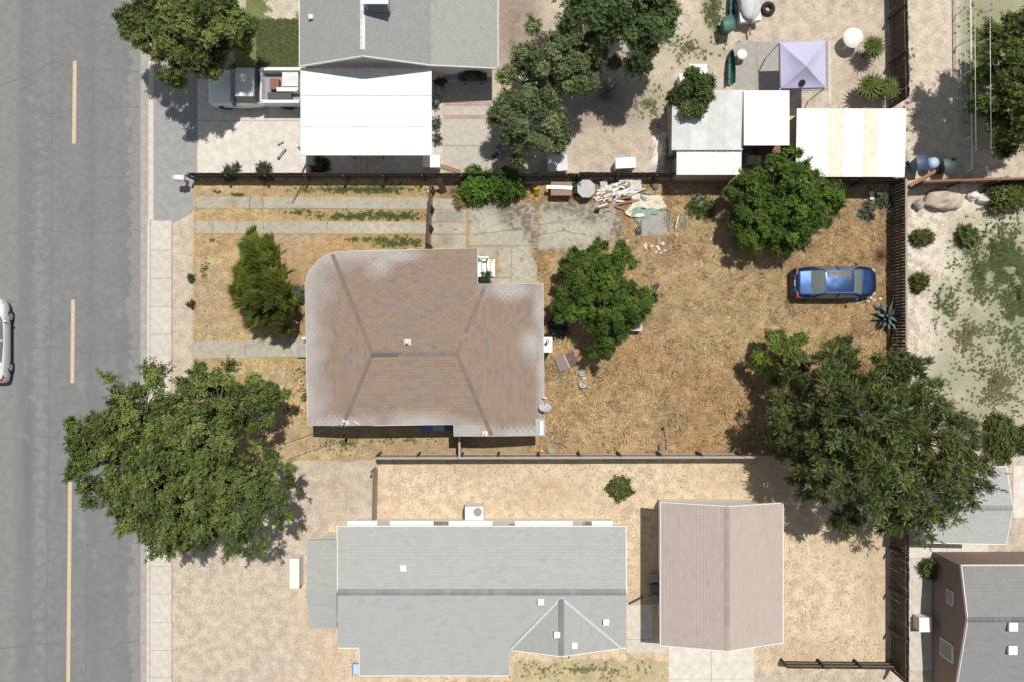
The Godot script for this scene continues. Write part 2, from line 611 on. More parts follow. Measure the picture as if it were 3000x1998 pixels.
	q.append([polyp([905, 1240, 1590, 1240, 1590, 1345, 905, 1345]), C(0.36, 0.27, 0.165), 0.3, 0.2, 1.0])
	for e in [[620, 800, 40, 60], [600, 900, 30, 70], [840, 700, 60, 25], [640, 960, 50, 25], [800, 1120, 60, 60], [820, 1240, 50, 70], [880, 1320, 90, 20], [1000, 1310, 80, 16], [640, 560, 40, 12]]:
		q.append([el(e[0], e[1], e[2], e[3]), bare, 0.6, 0.9, 0.8])
	for e in [[660, 620, 90, 12], [660, 545, 60, 9], [650, 760, 60, 30], [760, 1060, 60, 30], [850, 1180, 40, 50], [950, 1330, 60, 10], [720, 985, 90, 12]]:
		q.append([el(e[0], e[1], e[2], e[3]), C(0.49, 0.37, 0.205), 0.6, 0.9, 0.8])
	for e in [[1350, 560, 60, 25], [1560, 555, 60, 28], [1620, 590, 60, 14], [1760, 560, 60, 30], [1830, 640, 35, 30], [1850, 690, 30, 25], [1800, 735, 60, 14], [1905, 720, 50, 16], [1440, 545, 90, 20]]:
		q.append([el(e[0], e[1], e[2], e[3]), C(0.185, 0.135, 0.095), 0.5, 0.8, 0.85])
	for e in [[1580, 780, 22, 60], [1620, 860, 30, 60], [2050, 540, 160, 16], [2500, 545, 120, 14], [2560, 720, 40, 30], [2240, 1150, 60, 80], [2200, 1280, 60, 50], [880, 930, 22, 40], [860, 850, 20, 60]]:
		q.append([el(e[0], e[1], e[2], e[3]), C(0.27, 0.17, 0.09), 0.6, 0.9, 0.8])
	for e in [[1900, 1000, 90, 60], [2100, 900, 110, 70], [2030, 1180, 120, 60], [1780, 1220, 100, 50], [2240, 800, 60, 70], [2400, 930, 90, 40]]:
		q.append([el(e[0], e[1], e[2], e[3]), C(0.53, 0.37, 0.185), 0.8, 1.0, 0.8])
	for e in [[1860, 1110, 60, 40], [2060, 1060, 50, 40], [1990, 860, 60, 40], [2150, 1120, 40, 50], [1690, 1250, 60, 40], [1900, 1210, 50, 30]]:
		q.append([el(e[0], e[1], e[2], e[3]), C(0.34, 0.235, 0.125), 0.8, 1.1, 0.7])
	for e in [[1000, 555, 130, 10], [1120, 558, 90, 14], [880, 620, 30, 9], [990, 635, 60, 11], [1110, 632, 110, 13], [1180, 710, 70, 16], [1080, 702, 50, 8], [700, 572, 16, 4]]:
		q.append([el(e[0], e[1], e[2], e[3]), C(0.22, 0.20, 0.085), 0.9, 1.3, 0.5])
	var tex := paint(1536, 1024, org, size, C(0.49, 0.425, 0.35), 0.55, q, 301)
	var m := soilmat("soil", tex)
	var s := ST()
	sheet(s, rect(Vector2(-180, -180), Vector2(180, 180)), 0.0, org, size)
	var g := struct("ground", s, m)
	g.set_meta("kind", "structure")

# ---------------------------------------------------------------- road
func road() -> void:
	var a := D(-330, -80)
	var b := D(322, 1660)
	var org := Vector2(a.x, a.z)
	var size := Vector2(b.x - a.x, b.z - a.z)
	var q := []
	for e in [[60, 300, 16, 700], [205, 300, 14, 800], [62, 1150, 14, 330], [215, 1300, 14, 400], [280, 900, 12, 500]]:
		q.append([eld(e[0], e[1], e[2], e[3]), C(0.182, 0.183, 0.188), 1.2, 0.6, 0.55])
	q.append([eld(62, 1050, 9, 130), C(0.16, 0.16, 0.165), 1.0, 0.8, 0.7])
	q.append([eld(90, 900, 10, 500), C(0.255, 0.255, 0.252), 1.2, 0.9, 0.6])
	q.append([polyd([-340, -90, 42, -90, 30, 1660, -340, 1660]), C(0.24, 0.24, 0.238), 0.5, 0.25, 0.7])
	q.append([polyd([296, -90, 330, -90, 330, 1660, 296, 1660]), C(0.27, 0.27, 0.265), 0.5, 0.3, 0.6])
	for k in 26:
		q.append([eld(rf(0, 310), rf(0, 1560), rf(3, 14), rf(4, 30)), C(0.265, 0.262, 0.255) if k % 2 else C(0.21, 0.21, 0.213), 1.0, 1.2, 0.5])
	var m := soilmat("asphalt", paint(512, 1400, org, size, C(0.208, 0.209, 0.213), 0.25, q, 511), 0.9)
	var s := ST()
	sheet(s, rect(org, org + size), 0.006, org, size)
	var road_node := struct("road", s, m)
	hard.append(rect(org, org + size))
	# tar lines that seal cracks
	var paths := [[0, 195, 60, 178, 120, 142, 190, 158, 318, 165], [215, 58, 262, 56, 300, 40, 320, 22], [92, 265, 180, 252, 260, 247, 320, 246],
		[240, 345, 285, 332, 320, 330], [0, 540, 90, 525, 180, 540, 318, 528], [225, 410, 300, 405], [60, 800, 130, 795, 200, 812, 315, 800], [0, 1010, 80, 1003, 160, 1010, 230, 1000],
		[20, 1340, 90, 1300, 150, 1270, 240, 1240, 318, 1250], [150, 1180, 230, 1150, 318, 1130], [0, 1490, 120, 1480, 220, 1500, 318, 1470], [214, 0, 214, 160, 212, 340, 209, 560, 206, 900, 200, 1300, 196, 1568], [118, 0, 117, 500, 110, 1100, 104, 1568]]
	for p in paths:
		var pts := []
		for i in range(0, p.size() - 2, 2):
			var w := wander(D(p[i], p[i + 1]), D(p[i + 2], p[i + 3]), 5, 0.035)
			pts.append_array(w if i == 0 else w.slice(1))
		var r := ST()
		ribbon(r, pts, rf(0.035, 0.07), 0.0085)
		obj("tar_seam", r, mt("tar_old", C(0.17, 0.17, 0.174), 0.85), road_node)
	for d in [[171, 140, 169, 331], [167, 690, 165, 880], [160, 1108, 155, 1640]]:
		var r := ST()
		var n := 8
		for i in n:
			var t0 := float(i) / n
			var t1 := float(i + 1) / n
			ribbon(r, [D(lerpf(d[0], d[2], t0), lerpf(d[1], d[3], t0)), D(lerpf(d[0], d[2], t1), lerpf(d[1], d[3], t1))], 0.20, 0.012)
		obj("lane_marking", r, M["paint_yellow"], road_node)
	# asphalt apron, gutter, kerb and footway
	s = ST()
	var ap := polyd([352, -60, 452, -60, 452, 330, 448, 420, 440, 490, 400, 512, 352, 506])
	prism(s, ap, 0.0, 0.012)
	struct("driveway_apron", s, M["asphalt_apron"])
	hard.append(ap)
	s = ST()
	prism(s, polyd([322, -60, 340, -60, 338, 1640, 322, 1640]), -0.02, 0.010)
	struct("gutter", s, M["grey_concrete"])
	hard.append(polyd([322, -60, 352, -60, 352, 1640, 322, 1640]))
	var kerb := ST()
	prism(kerb, polyd([340.5, 506, 346.5, 506, 344.5, 1640, 338.5, 1640]), 0.0, 0.125)
	struct("kerb", kerb, M["pale_concrete"])
	s = ST()
	prism(s, polyd([340.5, -60, 352, -60, 352, 505.5, 340.5, 505.5]), 0.0, 0.014)
	struct("kerb_dip", s, M["pale_concrete"])
	var fw := Node3D.new()
	fw.name = "footway"
	fw.set_meta("kind", "structure")
	add_child(fw)
	var y := 509.0
	while y < 1630.0:
		var y2 := y + rf(62.0, 70.0)
		s = ST()
		var t := vary(Color.WHITE, 0.05)
		prism(s, polyd([347.2 - (y - 509) * 0.0018, y, 396, y, 395, y2 - 0.7, 347.2 - (y2 - 509) * 0.0018, y2 - 0.7]), 0.0, 0.11, Color(minf(t.r, 1), minf(t.g, 1), minf(t.b, 1)))
		obj("slab", s, M["pale_concrete"], fw)
		y = y2
	hard.append(polyd([340, 505, 396, 505, 395, 1640, 340, 1640]))

# ---------------------------------------------------------------- concrete on the lot and next door
func slab(parent: Node, poly: PackedVector2Array, top: float, mat: Material, org := Vector2.ZERO, size := Vector2.ZERO) -> void:
	var s := ST()
	if size != Vector2.ZERO:
		sheet(s, poly, top, org, size)
		for i in poly.size():
			var a := poly[i]
			var b := poly[(i + 1) % poly.size()]
			var pp := [Vector3(a.x, -0.02, a.y), Vector3(a.x, top, a.y), Vector3(b.x, top, b.y), Vector3(b.x, -0.02, b.y)]
			for k in [0, 1, 2, 0, 2, 3]:
				s.set_color(Color.WHITE)
				s.set_uv((Vector2(pp[k].x, pp[k].z) - org) / size)
				s.add_vertex(pp[k])
	else:
		prism(s, poly, -0.02, top, Color.WHITE * rf(0.93, 1.0))
	obj("slab", s, mat, parent)
	hard.append(poly)

func base_node(called: String) -> Node3D:
	var n := Node3D.new()
	n.name = called
	n.set_meta("kind", "structure")
	add_child(n)
	return n

func concrete() -> void:
	var o := P2(555, 560)
	var e := P2(1965, 1065)
	var size := e - o
	var q := []
	var dk := C(0.165, 0.135, 0.11)
	var br := C(0.33, 0.265, 0.185)
	# oil, dirt and leaf stains on the pad
	for k in [[1465, 605, 60, 12], [1500, 612, 45, 14], [1485, 628, 55, 14], [1535, 640, 18, 26], [1545, 668, 16, 20], [1563, 690, 16, 22], [1475, 648, 26, 9], [1510, 672, 14, 5], [1400, 607, 26, 8], [1530, 605, 18, 12]]:
		q.append([el(k[0], k[1], k[2], k[3]), dk, 0.5, 1.4, 0.8])
	for k in [[1735, 645, 18, 16], [1742, 635, 30, 8], [1780, 648, 8, 5], [1806, 658, 12, 6], [1812, 680, 22, 14], [1752, 700, 12, 16], [1641, 641, 5, 5], [1788, 699, 5, 4], [1830, 640, 30, 40], [1825, 700, 40, 22], [1640, 600, 60, 14], [1700, 618, 60, 12], [1600, 612, 26, 10], [1620, 738, 50, 8], [1570, 600, 14, 60], [1390, 634, 4, 4], [1417, 659, 4, 5], [1495, 660, 8, 6], [1558, 700, 8, 12]]:
		q.append([el(k[0], k[1], k[2], k[3]), dk, 0.5, 1.4, 0.75])
	q.append([polyp([1278, 618, 1358, 617, 1354, 648, 1276, 650]), C(0.30, 0.285, 0.26), 0.3, 0.06, 0.8])
	for k in [[1308, 704, 22, 18], [1655, 625, 6, 10]]:
		q.append([el(k[0], k[1], k[2], k[3]), C(0.27, 0.235, 0.19), 0.8, 0.8, 0.7])
	for k in [[1372, 650, 6, 70], [1454, 770, 5, 50], [1499, 790, 5, 26], [676, 590, 14, 10], [688, 600, 8, 12], [950, 612, 40, 3], [870, 608, 60, 3], [900, 690, 80, 3], [1200, 686, 60, 4], [1420, 722, 50, 3], [1280, 722, 30, 8], [640, 612, 90, 2], [765, 585, 9, 8]]:
		q.append([el(k[0], k[1], k[2], k[3]), br, 0.6, 1.3, 0.75])
	for k in [[1080, 668, 70, 10], [1110, 676, 40, 6], [1520, 770, 30, 40], [1430, 650, 30, 30], [1680, 680, 50, 20], [860, 1018, 30, 26]]:
		q.append([el(k[0], k[1], k[2], k[3]), C(0.48, 0.445, 0.37), 0.9, 1.0, 0.7])
	for k in 60:
		q.append([el(rf(1268, 1830), rf(585, 830), rf(1.5, 7), rf(1.5, 6)), dk if k % 3 else C(0.45, 0.42, 0.35), 0.6, 1.3, 0.6])
	for k in 30:
		q.append([el(rf(575, 1260), rf(577, 690), rf(3, 16), rf(1.5, 6)), C(0.31, 0.285, 0.23) if k % 2 else C(0.42, 0.395, 0.34), 0.8, 1.2, 0.5])
	var m := soilmat("lot_concrete", paint(1410, 505, o, size, C(0.41, 0.38, 0.31), 0.36, q, 611), 0.93)
	var dn := base_node("driveway")
	var xs := [574, 684.5, 731, 767, 905, 1022, 1136, 1229, 1262]
	for i in xs.size() - 1:
		var t0: float = (xs[i] - 574) / 690.0
		var t1: float = (xs[i + 1] - 574) / 690.0
		slab(dn, polyp([xs[i] + 0.5, 577 + t0 * 3, xs[i + 1] - 0.5 + rf(-1, 1), 577 + t1 * 3, xs[i + 1] - 0.5, 610 + t1 * 4, xs[i] + 0.5, 610 + t0 * 4]), rf(0.03, 0.04), m, o, size)
	xs = [572, 623, 697, 741, 773, 960, 1146, 1196, 1258]
	for i in xs.size() - 1:
		var t0: float = (xs[i] - 574) / 690.0
		var t1: float = (xs[i + 1] - 574) / 690.0
		slab(dn, polyp([xs[i] + 0.5, 648 + t0 * 3, xs[i + 1] - 0.5 + rf(-3, 3), 648 + t1 * 3, xs[i + 1] - 0.5, 685 + t1 * 2, xs[i] + 0.5, 685 + t0 * 2]), rf(0.03, 0.04), m, o, size)
	var pn := base_node("back_pad")
	for k in [[1268, 583, 1365, 614.2], [1267, 615.6, 1365, 651], [1266, 652.6, 1366, 687], [1264, 688.6, 1366, 745], [1371, 597, 1573.4, 720.5]]:
		slab(pn, polyp([k[0], k[1], k[2], k[1] + rf(-1, 1), k[2], k[3], k[0], k[3] + rf(-1, 1)]), rf(0.03, 0.042), m, o, size)
	slab(pn, polyp([1575, 592, 1640, 588, 1700, 592, 1760, 588, 1800, 600, 1812, 622, 1830, 640, 1838, 668, 1822, 690, 1806, 704, 1800, 722, 1765, 730, 1740, 737, 1700, 735, 1640, 741, 1600, 737, 1575, 735]), 0.035, m, o, size)
	for k in [[1395, 722.5, 1452, 838], [1456, 722.5, 1497.5, 814], [1499.5, 722.5, 1573.4, 838], [1453, 816, 1498, 838]]:
		slab(pn, polyp([k[0], k[1], k[2], k[1], k[2], k[3], k[0], k[3]]), rf(0.03, 0.04), m, o, size)
	var wn := base_node("front_walk")
	slab(wn, polyp([567, 999.5, 719, 996, 719, 1047, 566, 1050.5]), 0.034, m, o, size)
	slab(wn, polyp([720, 996, 850, 992.6, 850, 1044.6, 720, 1047]), 0.034, m, o, size)
	slab(wn, polyp([851, 992.6, 906, 991, 906, 1043.6, 851, 1044.6]), 0.036, m, o, size)
	var sn := base_node("shed_floor")
	slab(sn, polyp([1883, 607, 1953, 606, 1953, 691, 1881, 693]), 0.06, M["grey_concrete"])
	# cracks filled with dirt on the driveway strips
	for c in [[622, 649, 626, 664, 623, 685], [608, 649, 622, 664], [768, 578, 770, 596, 773, 611], [697, 648, 692, 668, 688, 684], [735, 578, 730, 592, 731, 610], [1385, 690, 1470, 678, 1572, 668], [1575, 660, 1640, 650, 1720, 640], [1575, 690, 1650, 676, 1720, 690]]:
		var pts := []
		for i in range(0, c.size() - 2, 2):
			pts.append_array(wander(P(c[i], c[i + 1]), P(c[i + 2], c[i + 3]), 4, 0.03))
		var s := ST()
		ribbon(s, pts, 0.022, 0.0455)
		obj("crack", s, M["mud"], dn)
	# next door
	var nd := base_node("neighbour_driveway")
	for r in [[454, 166, 574, 277], [575, 166, 689, 277], [690, 166, 844, 277], [845, 166, 998, 277], [454, 278, 574, 398], [575, 278, 689, 398], [690, 278, 844, 398], [845, 278, 998, 398]]:
		slab(nd, polyd([r[0], r[1], r[2], r[1], r[2], r[3], r[0], r[3]]), rf(0.028, 0.034), M["white_concrete"])
	var np := base_node("neighbour_patio")
	for r in [[999, 150, 1018, 398], [1019, 150, 1130, 236], [1019, 243, 1130, 266], [1019, 273, 1130, 335], [1019, 336, 1118, 398]]:
		slab(np, polyd([r[0], r[1], r[2], r[1], r[2], r[3], r[0], r[3]]), rf(0.028, 0.034), M["pale_concrete"] if r[0] < 1000 else M["patio_concrete"])
	for row in [237.0, 267.0]:
		for i in 14:
			var s := ST()
			prism(s, polyd([1020 + i * 7.8, row + rf(-0.2, 0.2), 1027 + i * 7.8, row, 1027 + i * 7.8, row + 5, 1020 + i * 7.8, row + 5]), -0.02, rf(0.034, 0.044), Color.WHITE * rf(0.8, 1.0))
			obj("brick", s, M["brick_pink"], np)
	hard.append(polyd([999, 150, 1130, 150, 1130, 398, 999, 398]))
	var tp := base_node("canopy_pad")
	for r in [[1692, 96, 1740, 208], [1741, 96, 1790, 208], [1791, 96, 1903, 208], [1904, 96, 1911, 240]]:
		slab(tp, polyd([r[0], r[1], r[2], r[1], r[2], r[3], r[0], r[3]]), rf(0.028, 0.034), M["pale_concrete"] if r[0] > 1900 else M["grey_concrete"])
	var sd := base_node("garage_driveway")
	for r in [[1537, 1480, 1635, 1560], [1636, 1480, 1734, 1560], [1537, 1561, 1635, 1660], [1636, 1561, 1734, 1660], [1440, 1470, 1536, 1500], [1440, 1390, 1500, 1469]]:
		slab(sd, polyd([r[0], r[1], r[2], r[1], r[2], r[3], r[0], r[3]]), rf(0.028, 0.034), M["white_concrete"] if r[0] > 1500 else M["pale_concrete"])
	var ed := base_node("corner_patio")
	for r in [[2088, 1252, 2178, 1282], [2179, 1252, 2272, 1282], [2330, 1070, 2420, 1190], [2088, 1283, 2148, 1540]]:
		slab(ed, polyd([r[0], r[1], r[2], r[1], r[2], r[3], r[0], r[3]]), rf(0.028, 0.034), M["white_concrete"] if r[3] < 1300 else M["pale_concrete"])

# ---------------------------------------------------------------- the shingled house
var rz := 3.30
var ra := 0.185
var rb := 0.078
func roof_y(p: Vector2) -> float:
	var l := P2(1091, 1035, rz)
	var r := P2(1338, 1035, rz)
	var d := maxf(maxf(ra * (l.x - p.x), ra * (p.x - r.x)), rb * absf(p.y - l.y))
	return rz - maxf(d, 0.0)

func roof_pt(px: float, py: float) -> Vector2:
	var h := 2.8
	for i in 4:
		h = roof_y(P2(px, py, h))
	return P2(px, py, h)

func main_house() -> void:
	var hs := thing("house", "low house with brown mottled shingle roof and rounded corner on the dry lot", "house", P(1240, 1000))
	var org := hs.position
	var out := PackedVector2Array()
	for i in 13:
		var t := PI + PI * 0.5 * i / 12.0
		out.append(roof_pt(1005 + 112 * cos(t), 850 + 113 * sin(t)))
	for k in [[1399, 728], [1399.5, 833], [1591, 832], [1595.5, 1276], [1330, 1277.5], [1329, 1243], [1100, 1246], [901.5, 1246.5]]:
		out.append(roof_pt(k[0], k[1]))
	var xf := Transform3D(Basis.IDENTITY, -org)
	# walls under the eaves, with thickness
	var walls := Geometry2D.offset_polygon(out, -0.42, Geometry2D.JOIN_MITER)[0]
	var s := ST()
	prismf(s, walls, func(_p): return 0.0, func(p): return roof_y(p) - 0.10)
	obj("wall", s, M["stucco"], hs, xf)
	s = ST()
	prismf(s, out, func(p): return roof_y(p) - 0.095, func(p): return roof_y(p) - 0.002)
	obj("roof_deck", s, M["deck"], hs, xf)
	# pale metal drip edge along the eaves
	for i in out.size():
		var a := out[i]
		var b := out[(i + 1) % out.size()]
		s = ST()
		bar(s, Vector3(a.x, roof_y(a) - 0.045, a.y), Vector3(b.x, roof_y(b) - 0.045, b.y), 0.02, 0.115)
		obj("fascia", s, M["white_paint"], hs, xf)
	# faces
	var l := P2(1091, 1035, rz)
	var r := P2(1338, 1035, rz)
	var k := rb / ra
	var big := 14.0
	var faces := [
		[PackedVector2Array([l, r, r + Vector2(k * big, -big), l + Vector2(-k * big, -big)]), Vector2(0, -1)],
		[PackedVector2Array([l, r, r + Vector2(k * big, big), l + Vector2(-k * big, big)]), Vector2(0, 1)],
		[PackedVector2Array([l, l + Vector2(-k * big, -big), l + Vector2(-big, -big), l + Vector2(-big, big), l + Vector2(-k * big, big)]), Vector2(-1, 0)],
		[PackedVector2Array([r, r + Vector2(k * big, -big), r + Vector2(big, -big), r + Vector2(big, big), r + Vector2(k * big, big)]), Vector2(1, 0)]]
	var n1 := FastNoiseLite.new()
	n1.seed = 77
	n1.frequency = 0.55
	n1.fractal_octaves = 3
	var tabs := []
	for f in faces:
		for reg in Geometry2D.intersect_polygons(f[0], out):
			for t in cut_tabs(reg, f[1], 0.145, 0.30):
				if area(t[0]) > 0.0006:
					tabs.append([t[0], t[1], f[1], area(t[0]), t[2], t[3]])
	tabs.sort_custom(func(a, b): return a[3] > b[3])
	var browns := [C(0.29, 0.232, 0.198), C(0.315, 0.24, 0.196), C(0.33, 0.246, 0.197), C(0.34, 0.252, 0.197), C(0.345, 0.256, 0.197), C(0.35, 0.256, 0.194), C(0.318, 0.232, 0.184)]
	var rest := ST()
	var nn := 0
	# where granules have bleached off: places along the street and side eaves
	var pale := [[893, 960, 46, 170], [905, 800, 55, 75], [960, 755, 60, 40], [900, 1150, 40, 120], [980, 1240, 110, 20], [1240, 1238, 110, 24], [1370, 1262, 70, 26], [1520, 1268, 80, 16], [1480, 850, 60, 26], [1040, 745, 90, 26], [1585, 900, 20, 90], [1560, 1010, 26, 40], [1110, 775, 34, 26], [1590, 1080, 14, 160], [1160, 752, 60, 16]]
	for t in tabs:
		var c := Vector2.ZERO
		for p in t[0]: c += p
		c /= t[0].size()
		var hc := roof_y(c)
		var u := Vector2(1500 + c.x * FLY * PPM / (FLY - hc), 999 + c.y * FLY * PPM / (FLY - hc))
		var w := 0.0
		for e in pale:
			var d := Vector2((u.x - e[0]) / e[2], (u.y - e[1]) / e[3]).length()
			w = maxf(w, clampf((1.7 - d) * 0.75 + n1.get_noise_2dv(c) * 0.5, 0.0, 1.0))
		w = clampf(w * rf(0.92, 1.03), 0.0, 1.0)
		var run := n1.get_noise_2d(t[5] * 0.9 + t[2].x * 50.0, t[4] * 3.7 + t[2].y * 31.0) * 0.9 + 0.5 + rf(-0.22, 0.22)
		var col: Color = vary(browns[clampi(int(run * browns.size()), 0, browns.size() - 1)], 0.03)
		var gr := n1.get_noise_2d(c.x * 0.6 + 40.0, c.y * 0.6)
		if rng.randf() < 0.015 + clampf(gr * 0.28, 0.0, 0.10): col = vary(C(0.265, 0.238, 0.225), 0.08)
		if rng.randf() < 0.03: col = col * 0.9
		col = col.lerp(vary(C(0.50, 0.48, 0.475), 0.02), w * 0.9)
		if nn < 300:
			var one := ST()
			lay_tab(one, t[0], t[1], t[2], 0.145, roof_y, col, org)
			obj("shingle", one, M["shingle"], hs)
		else:
			lay_tab(rest, t[0], t[1], t[2], 0.145, roof_y, col, org)
		nn += 1
	var ro := obj("shingles", rest, M["shingle"], hs)
	ro.set_meta("kind", "stuff")
	# caps along ridge and hips
	var hips := [[l, r, 0.42], [l, l + Vector2(-k, -1) * 5.4, 0.35], [l, l + Vector2(-k, 1) * 3.65, 0.35], [r, r + Vector2(k, -1) * 3.5, 0.35], [r, r + Vector2(k, 1) * 4.2, 0.35]]
	var hi := 0
	for h in hips:
		var a: Vector2 = h[0]
		var b: Vector2 = h[1]
		var n := int(a.distance_to(b) / 0.2)
		for i in n:
			var p := b.lerp(a, (i + 0.5) / n)
			if not Geometry2D.is_point_in_polygon(p, out): continue
			var p0 := b.lerp(a, (i - 0.1) / float(n))
			var p1 := b.lerp(a, (i + 1.0) / float(n))
			var d := (p1 - p0).normalized()
			var side := Vector2(-d.y, d.x) * 0.095
			var y0 := roof_y(p0) + 0.036
			var y1 := roof_y(p1) + 0.022
			var col := vary(C(0.255, 0.188, 0.148), 0.08)
			if hi == 3 and i % 3 != 0: col = vary(C(0.27, 0.235, 0.21), 0.18)
			if hi == 0 and i < n: col = vary(C(0.245, 0.205, 0.185), 0.12)
			s = ST()
			var dr := 0.13 * (rb if hi == 0 else 0.07)
			var A := Vector3(p0.x, y0, p0.y)
			var B := Vector3(p1.x, y1, p1.y)
			var sv := Vector3(side.x, -dr, side.y)
			var sw := Vector3(-side.x, -dr, -side.y)
			quad(s, A, B, B + sv, A + sv, col)
			quad(s, A, B, B + sw, A + sw, col)
			quad(s, A + sv, A, A - Vector3(0, 0.04, 0), A + sv - Vector3(0, 0.03, 0), col)
			quad(s, A + sw, A, A - Vector3(0, 0.04, 0), A + sw - Vector3(0, 0.03, 0), col)
			quad(s, A + sv, B + sv, B + sv - Vector3(0, 0.03, 0), A + sv - Vector3(0, 0.03, 0), col)
			quad(s, A + sw, B + sw, B + sw - Vector3(0, 0.03, 0), A + sw - Vector3(0, 0.03, 0), col)
			obj("ridge_cap", s, M["shingle"], hs, xf)
		hi += 1
	# a strip of bare grey cap at the street end of the ridge
	s = ST()
	bar(s, Vector3(l.x - 0.05, rz + 0.045, l.y + 0.05), Vector3(l.x + 1.25, rz + 0.045, l.y + 0.05), 0.16, 0.02)
	obj("ridge_flashing", s, mt("tar_cap", C(0.115, 0.115, 0.12), 0.85, "fine", 2.5), hs, xf)
	# vent pipe, flue and flashings
	var vp := roof_pt(1194, 1002)
	var vy := roof_y(vp)
	s = ST()
	bx(s, Vector3(vp.x, vy + 0.03, vp.y), Vector3(0.34, 0.012, 0.26))
	obj("vent_flashing", s, M["vinyl_grey"], hs, xf)
	s = ST(true)
	lathe(s, Vector3(vp.x, vy, vp.y), [Vector2(0.05, 0), Vector2(0.05, 0.22), Vector2(0.085, 0.23), Vector2(0.08, 0.30), Vector2(0.0, 0.32)], 14)
	obj("vent_pipe", s, M["canvas"], hs, xf)
	vp = roof_pt(1421, 1269)
	vy = roof_y(vp)
	s = ST()
	bx(s, Vector3(vp.x, vy + 0.03, vp.y), Vector3(0.22, 0.012, 0.22))
	obj("pipe_flashing", s, M["white_paint"], hs, xf)
	s = ST(true)
	lathe(s, Vector3(vp.x, vy, vp.y), [Vector2(0.03, 0), Vector2(0.03, 0.28), Vector2(0.0, 0.281)], 10)
	obj("drain_pipe", s, M["dark_metal"], hs, xf)
	# repaired corner: metal sheet and gutter vent
	var c0 := roof_pt(1569, 1225)
	var c1 := roof_pt(1594, 1275)
	s = ST()
	prismf(s, rect(c0, c1), func(p): return roof_y(p) + 0.024, func(p): return roof_y(p) + 0.032)
	obj("roof_patch", s, M["grey_flashing"], hs, xf)
	c0 = roof_pt(1582, 1232)
	c1 = roof_pt(1592, 1273)
	s = ST()
	prismf(s, rect(c0, c1), func(p): return roof_y(p) + 0.033, func(p): return roof_y(p) + 0.05)
	obj("patch_board", s, M["white_paint"], hs, xf)
	# a step and a small hood at the front door, window trims below the eaves
	s = ST()
	bx(s, P(893, 1018) + Vector3(0, 0.14, 0), Vector3(0.75, 0.22, 1.0))
	obj("door_step", s, M["grey_concrete"], hs, xf)
	s = ST()
	bar(s, P(884, 991, 2.35), P(905, 991, 2.42), 0.09, 0.05)
	obj("porch_beam", s, M["white_paint"], hs, xf)
	s = ST()
	bar(s, P(894, 993, 2.2), P(894, 1002, 2.2), 0.04, 0.04)
	bar(s, P(889, 1002, 2.15), P(899, 1001, 2.15), 0.09, 0.07)
	obj("porch_lamp", s, M["dark_metal"], hs, xf)
	for w in [[980, 1226, 0], [1150, 1226, 0], [1480, 1256, 0], [1580, 900, 1], [1580, 1120, 1], [915, 900, 1], [915, 1120, 1]]:
		var p := P(w[0], w[1], 1.5)
		var edge := Vector2(p.x, p.z)
		var best := 1e9
		var bp := edge
		for i in walls.size():
			var g := Geometry2D.get_closest_point_to_segment(edge, walls[i], walls[(i + 1) % walls.size()])
			if g.distance_to(edge) < best:
				best = g.distance_to(edge)
				bp = g
		s = ST()
		bx(s, Vector3(bp.x, 1.5, bp.y), Vector3(1.2, 1.1, 0.10) if w[2] == 0 else Vector3(0.10, 1.1, 1.2))
		var fr := obj("window", s, M["white_paint"], hs, xf)
		s = ST()
		bx(s, Vector3(bp.x, 1.5, bp.y), Vector3(1.04, 0.94, 0.13) if w[2] == 0 else Vector3(0.13, 0.94, 1.04))
		obj("pane", s, M["glass"], fr)
	hard.append(walls)

	# things fixed to the house: cooler, dish, service mast
	var ac := thing("water_heater_closet", "small white metal cabinet with flue against the back wall of the shingled house", "cabinet", P(1604, 1010))
	s = ST()
	var top := 2.0
	var q0 := P2(1578, 990, top)
	var q1 := P2(1616, 1030, top)
	prism(s, rect(q0, q1), 0.0, top - 0.05)
	obj("cabinet_body", s, M["stucco_white"], ac, Transform3D(Basis.IDENTITY, -ac.position))
	s = ST()
	prism(s, rect(q0 + Vector2(0, -0.03), q1 + Vector2(0.04, 0.03)), top - 0.049, top)
	obj("cabinet_top", s, M["white_paint"], ac, Transform3D(Basis.IDENTITY, -ac.position))
	s = ST(true)
	lathe(s, P(1603, 1000, top - 0.01), [Vector2(0.045, 0), Vector2(0.045, 0.35), Vector2(0.08, 0.36), Vector2(0.08, 0.44), Vector2(0, 0.46)], 12)
	obj("flue", s, M["galvanised"], ac, Transform3D(Basis.IDENTITY, -ac.position))
	var dp := P(1597, 1190, 2.62)
	var dish := thing("satellite_dish", "grey oval satellite dish bracketed to the back eave of the shingled house", "satellite dish", dp)
	s = ST(true)
	var tiltb := Basis(Vector3.RIGHT, -1.05)
	var rings := []
	for i in 5:
		var rr := i / 4.0
		rings.append([rr * 0.33, rr * rr * 0.05])
	for i in 4:
		for j in 20:
			var t0 := TAU * j / 20.0
			var t1 := TAU * (j + 1) / 20.0
			var f := func(q, t): return Vector3(0, 0.12, 0.08) + tiltb * Vector3(q[0] * cos(t), q[1], q[0] * sin(t) * 1.12)
			quad(s, f.call(rings[i], t0), f.call(rings[i + 1], t0), f.call(rings[i + 1], t1), f.call(rings[i], t1))
	obj("reflector", s, M["vinyl_grey"], dish)
	s = ST()
	bar(s, Vector3(0, -0.06, 0.02), Vector3(0.0, 0.16, -0.42), 0.035, 0.035)
	obj("feed_arm", s, M["galvanised"], dish)
	s = ST()
	bx(s, Vector3(0, 0.19, -0.45), Vector3(0.2, 0.09, 0.08))
	obj("receiver", s, M["vinyl_grey"], dish)
	s = ST()
	tube(s, [Vector3(-0.05, -0.22, 0.0), Vector3(-0.05, -0.05, 0.02), Vector3(0, 0.1, 0.06)], [0.022], 8)
	obj("bracket", s, M["galvanised"], dish)
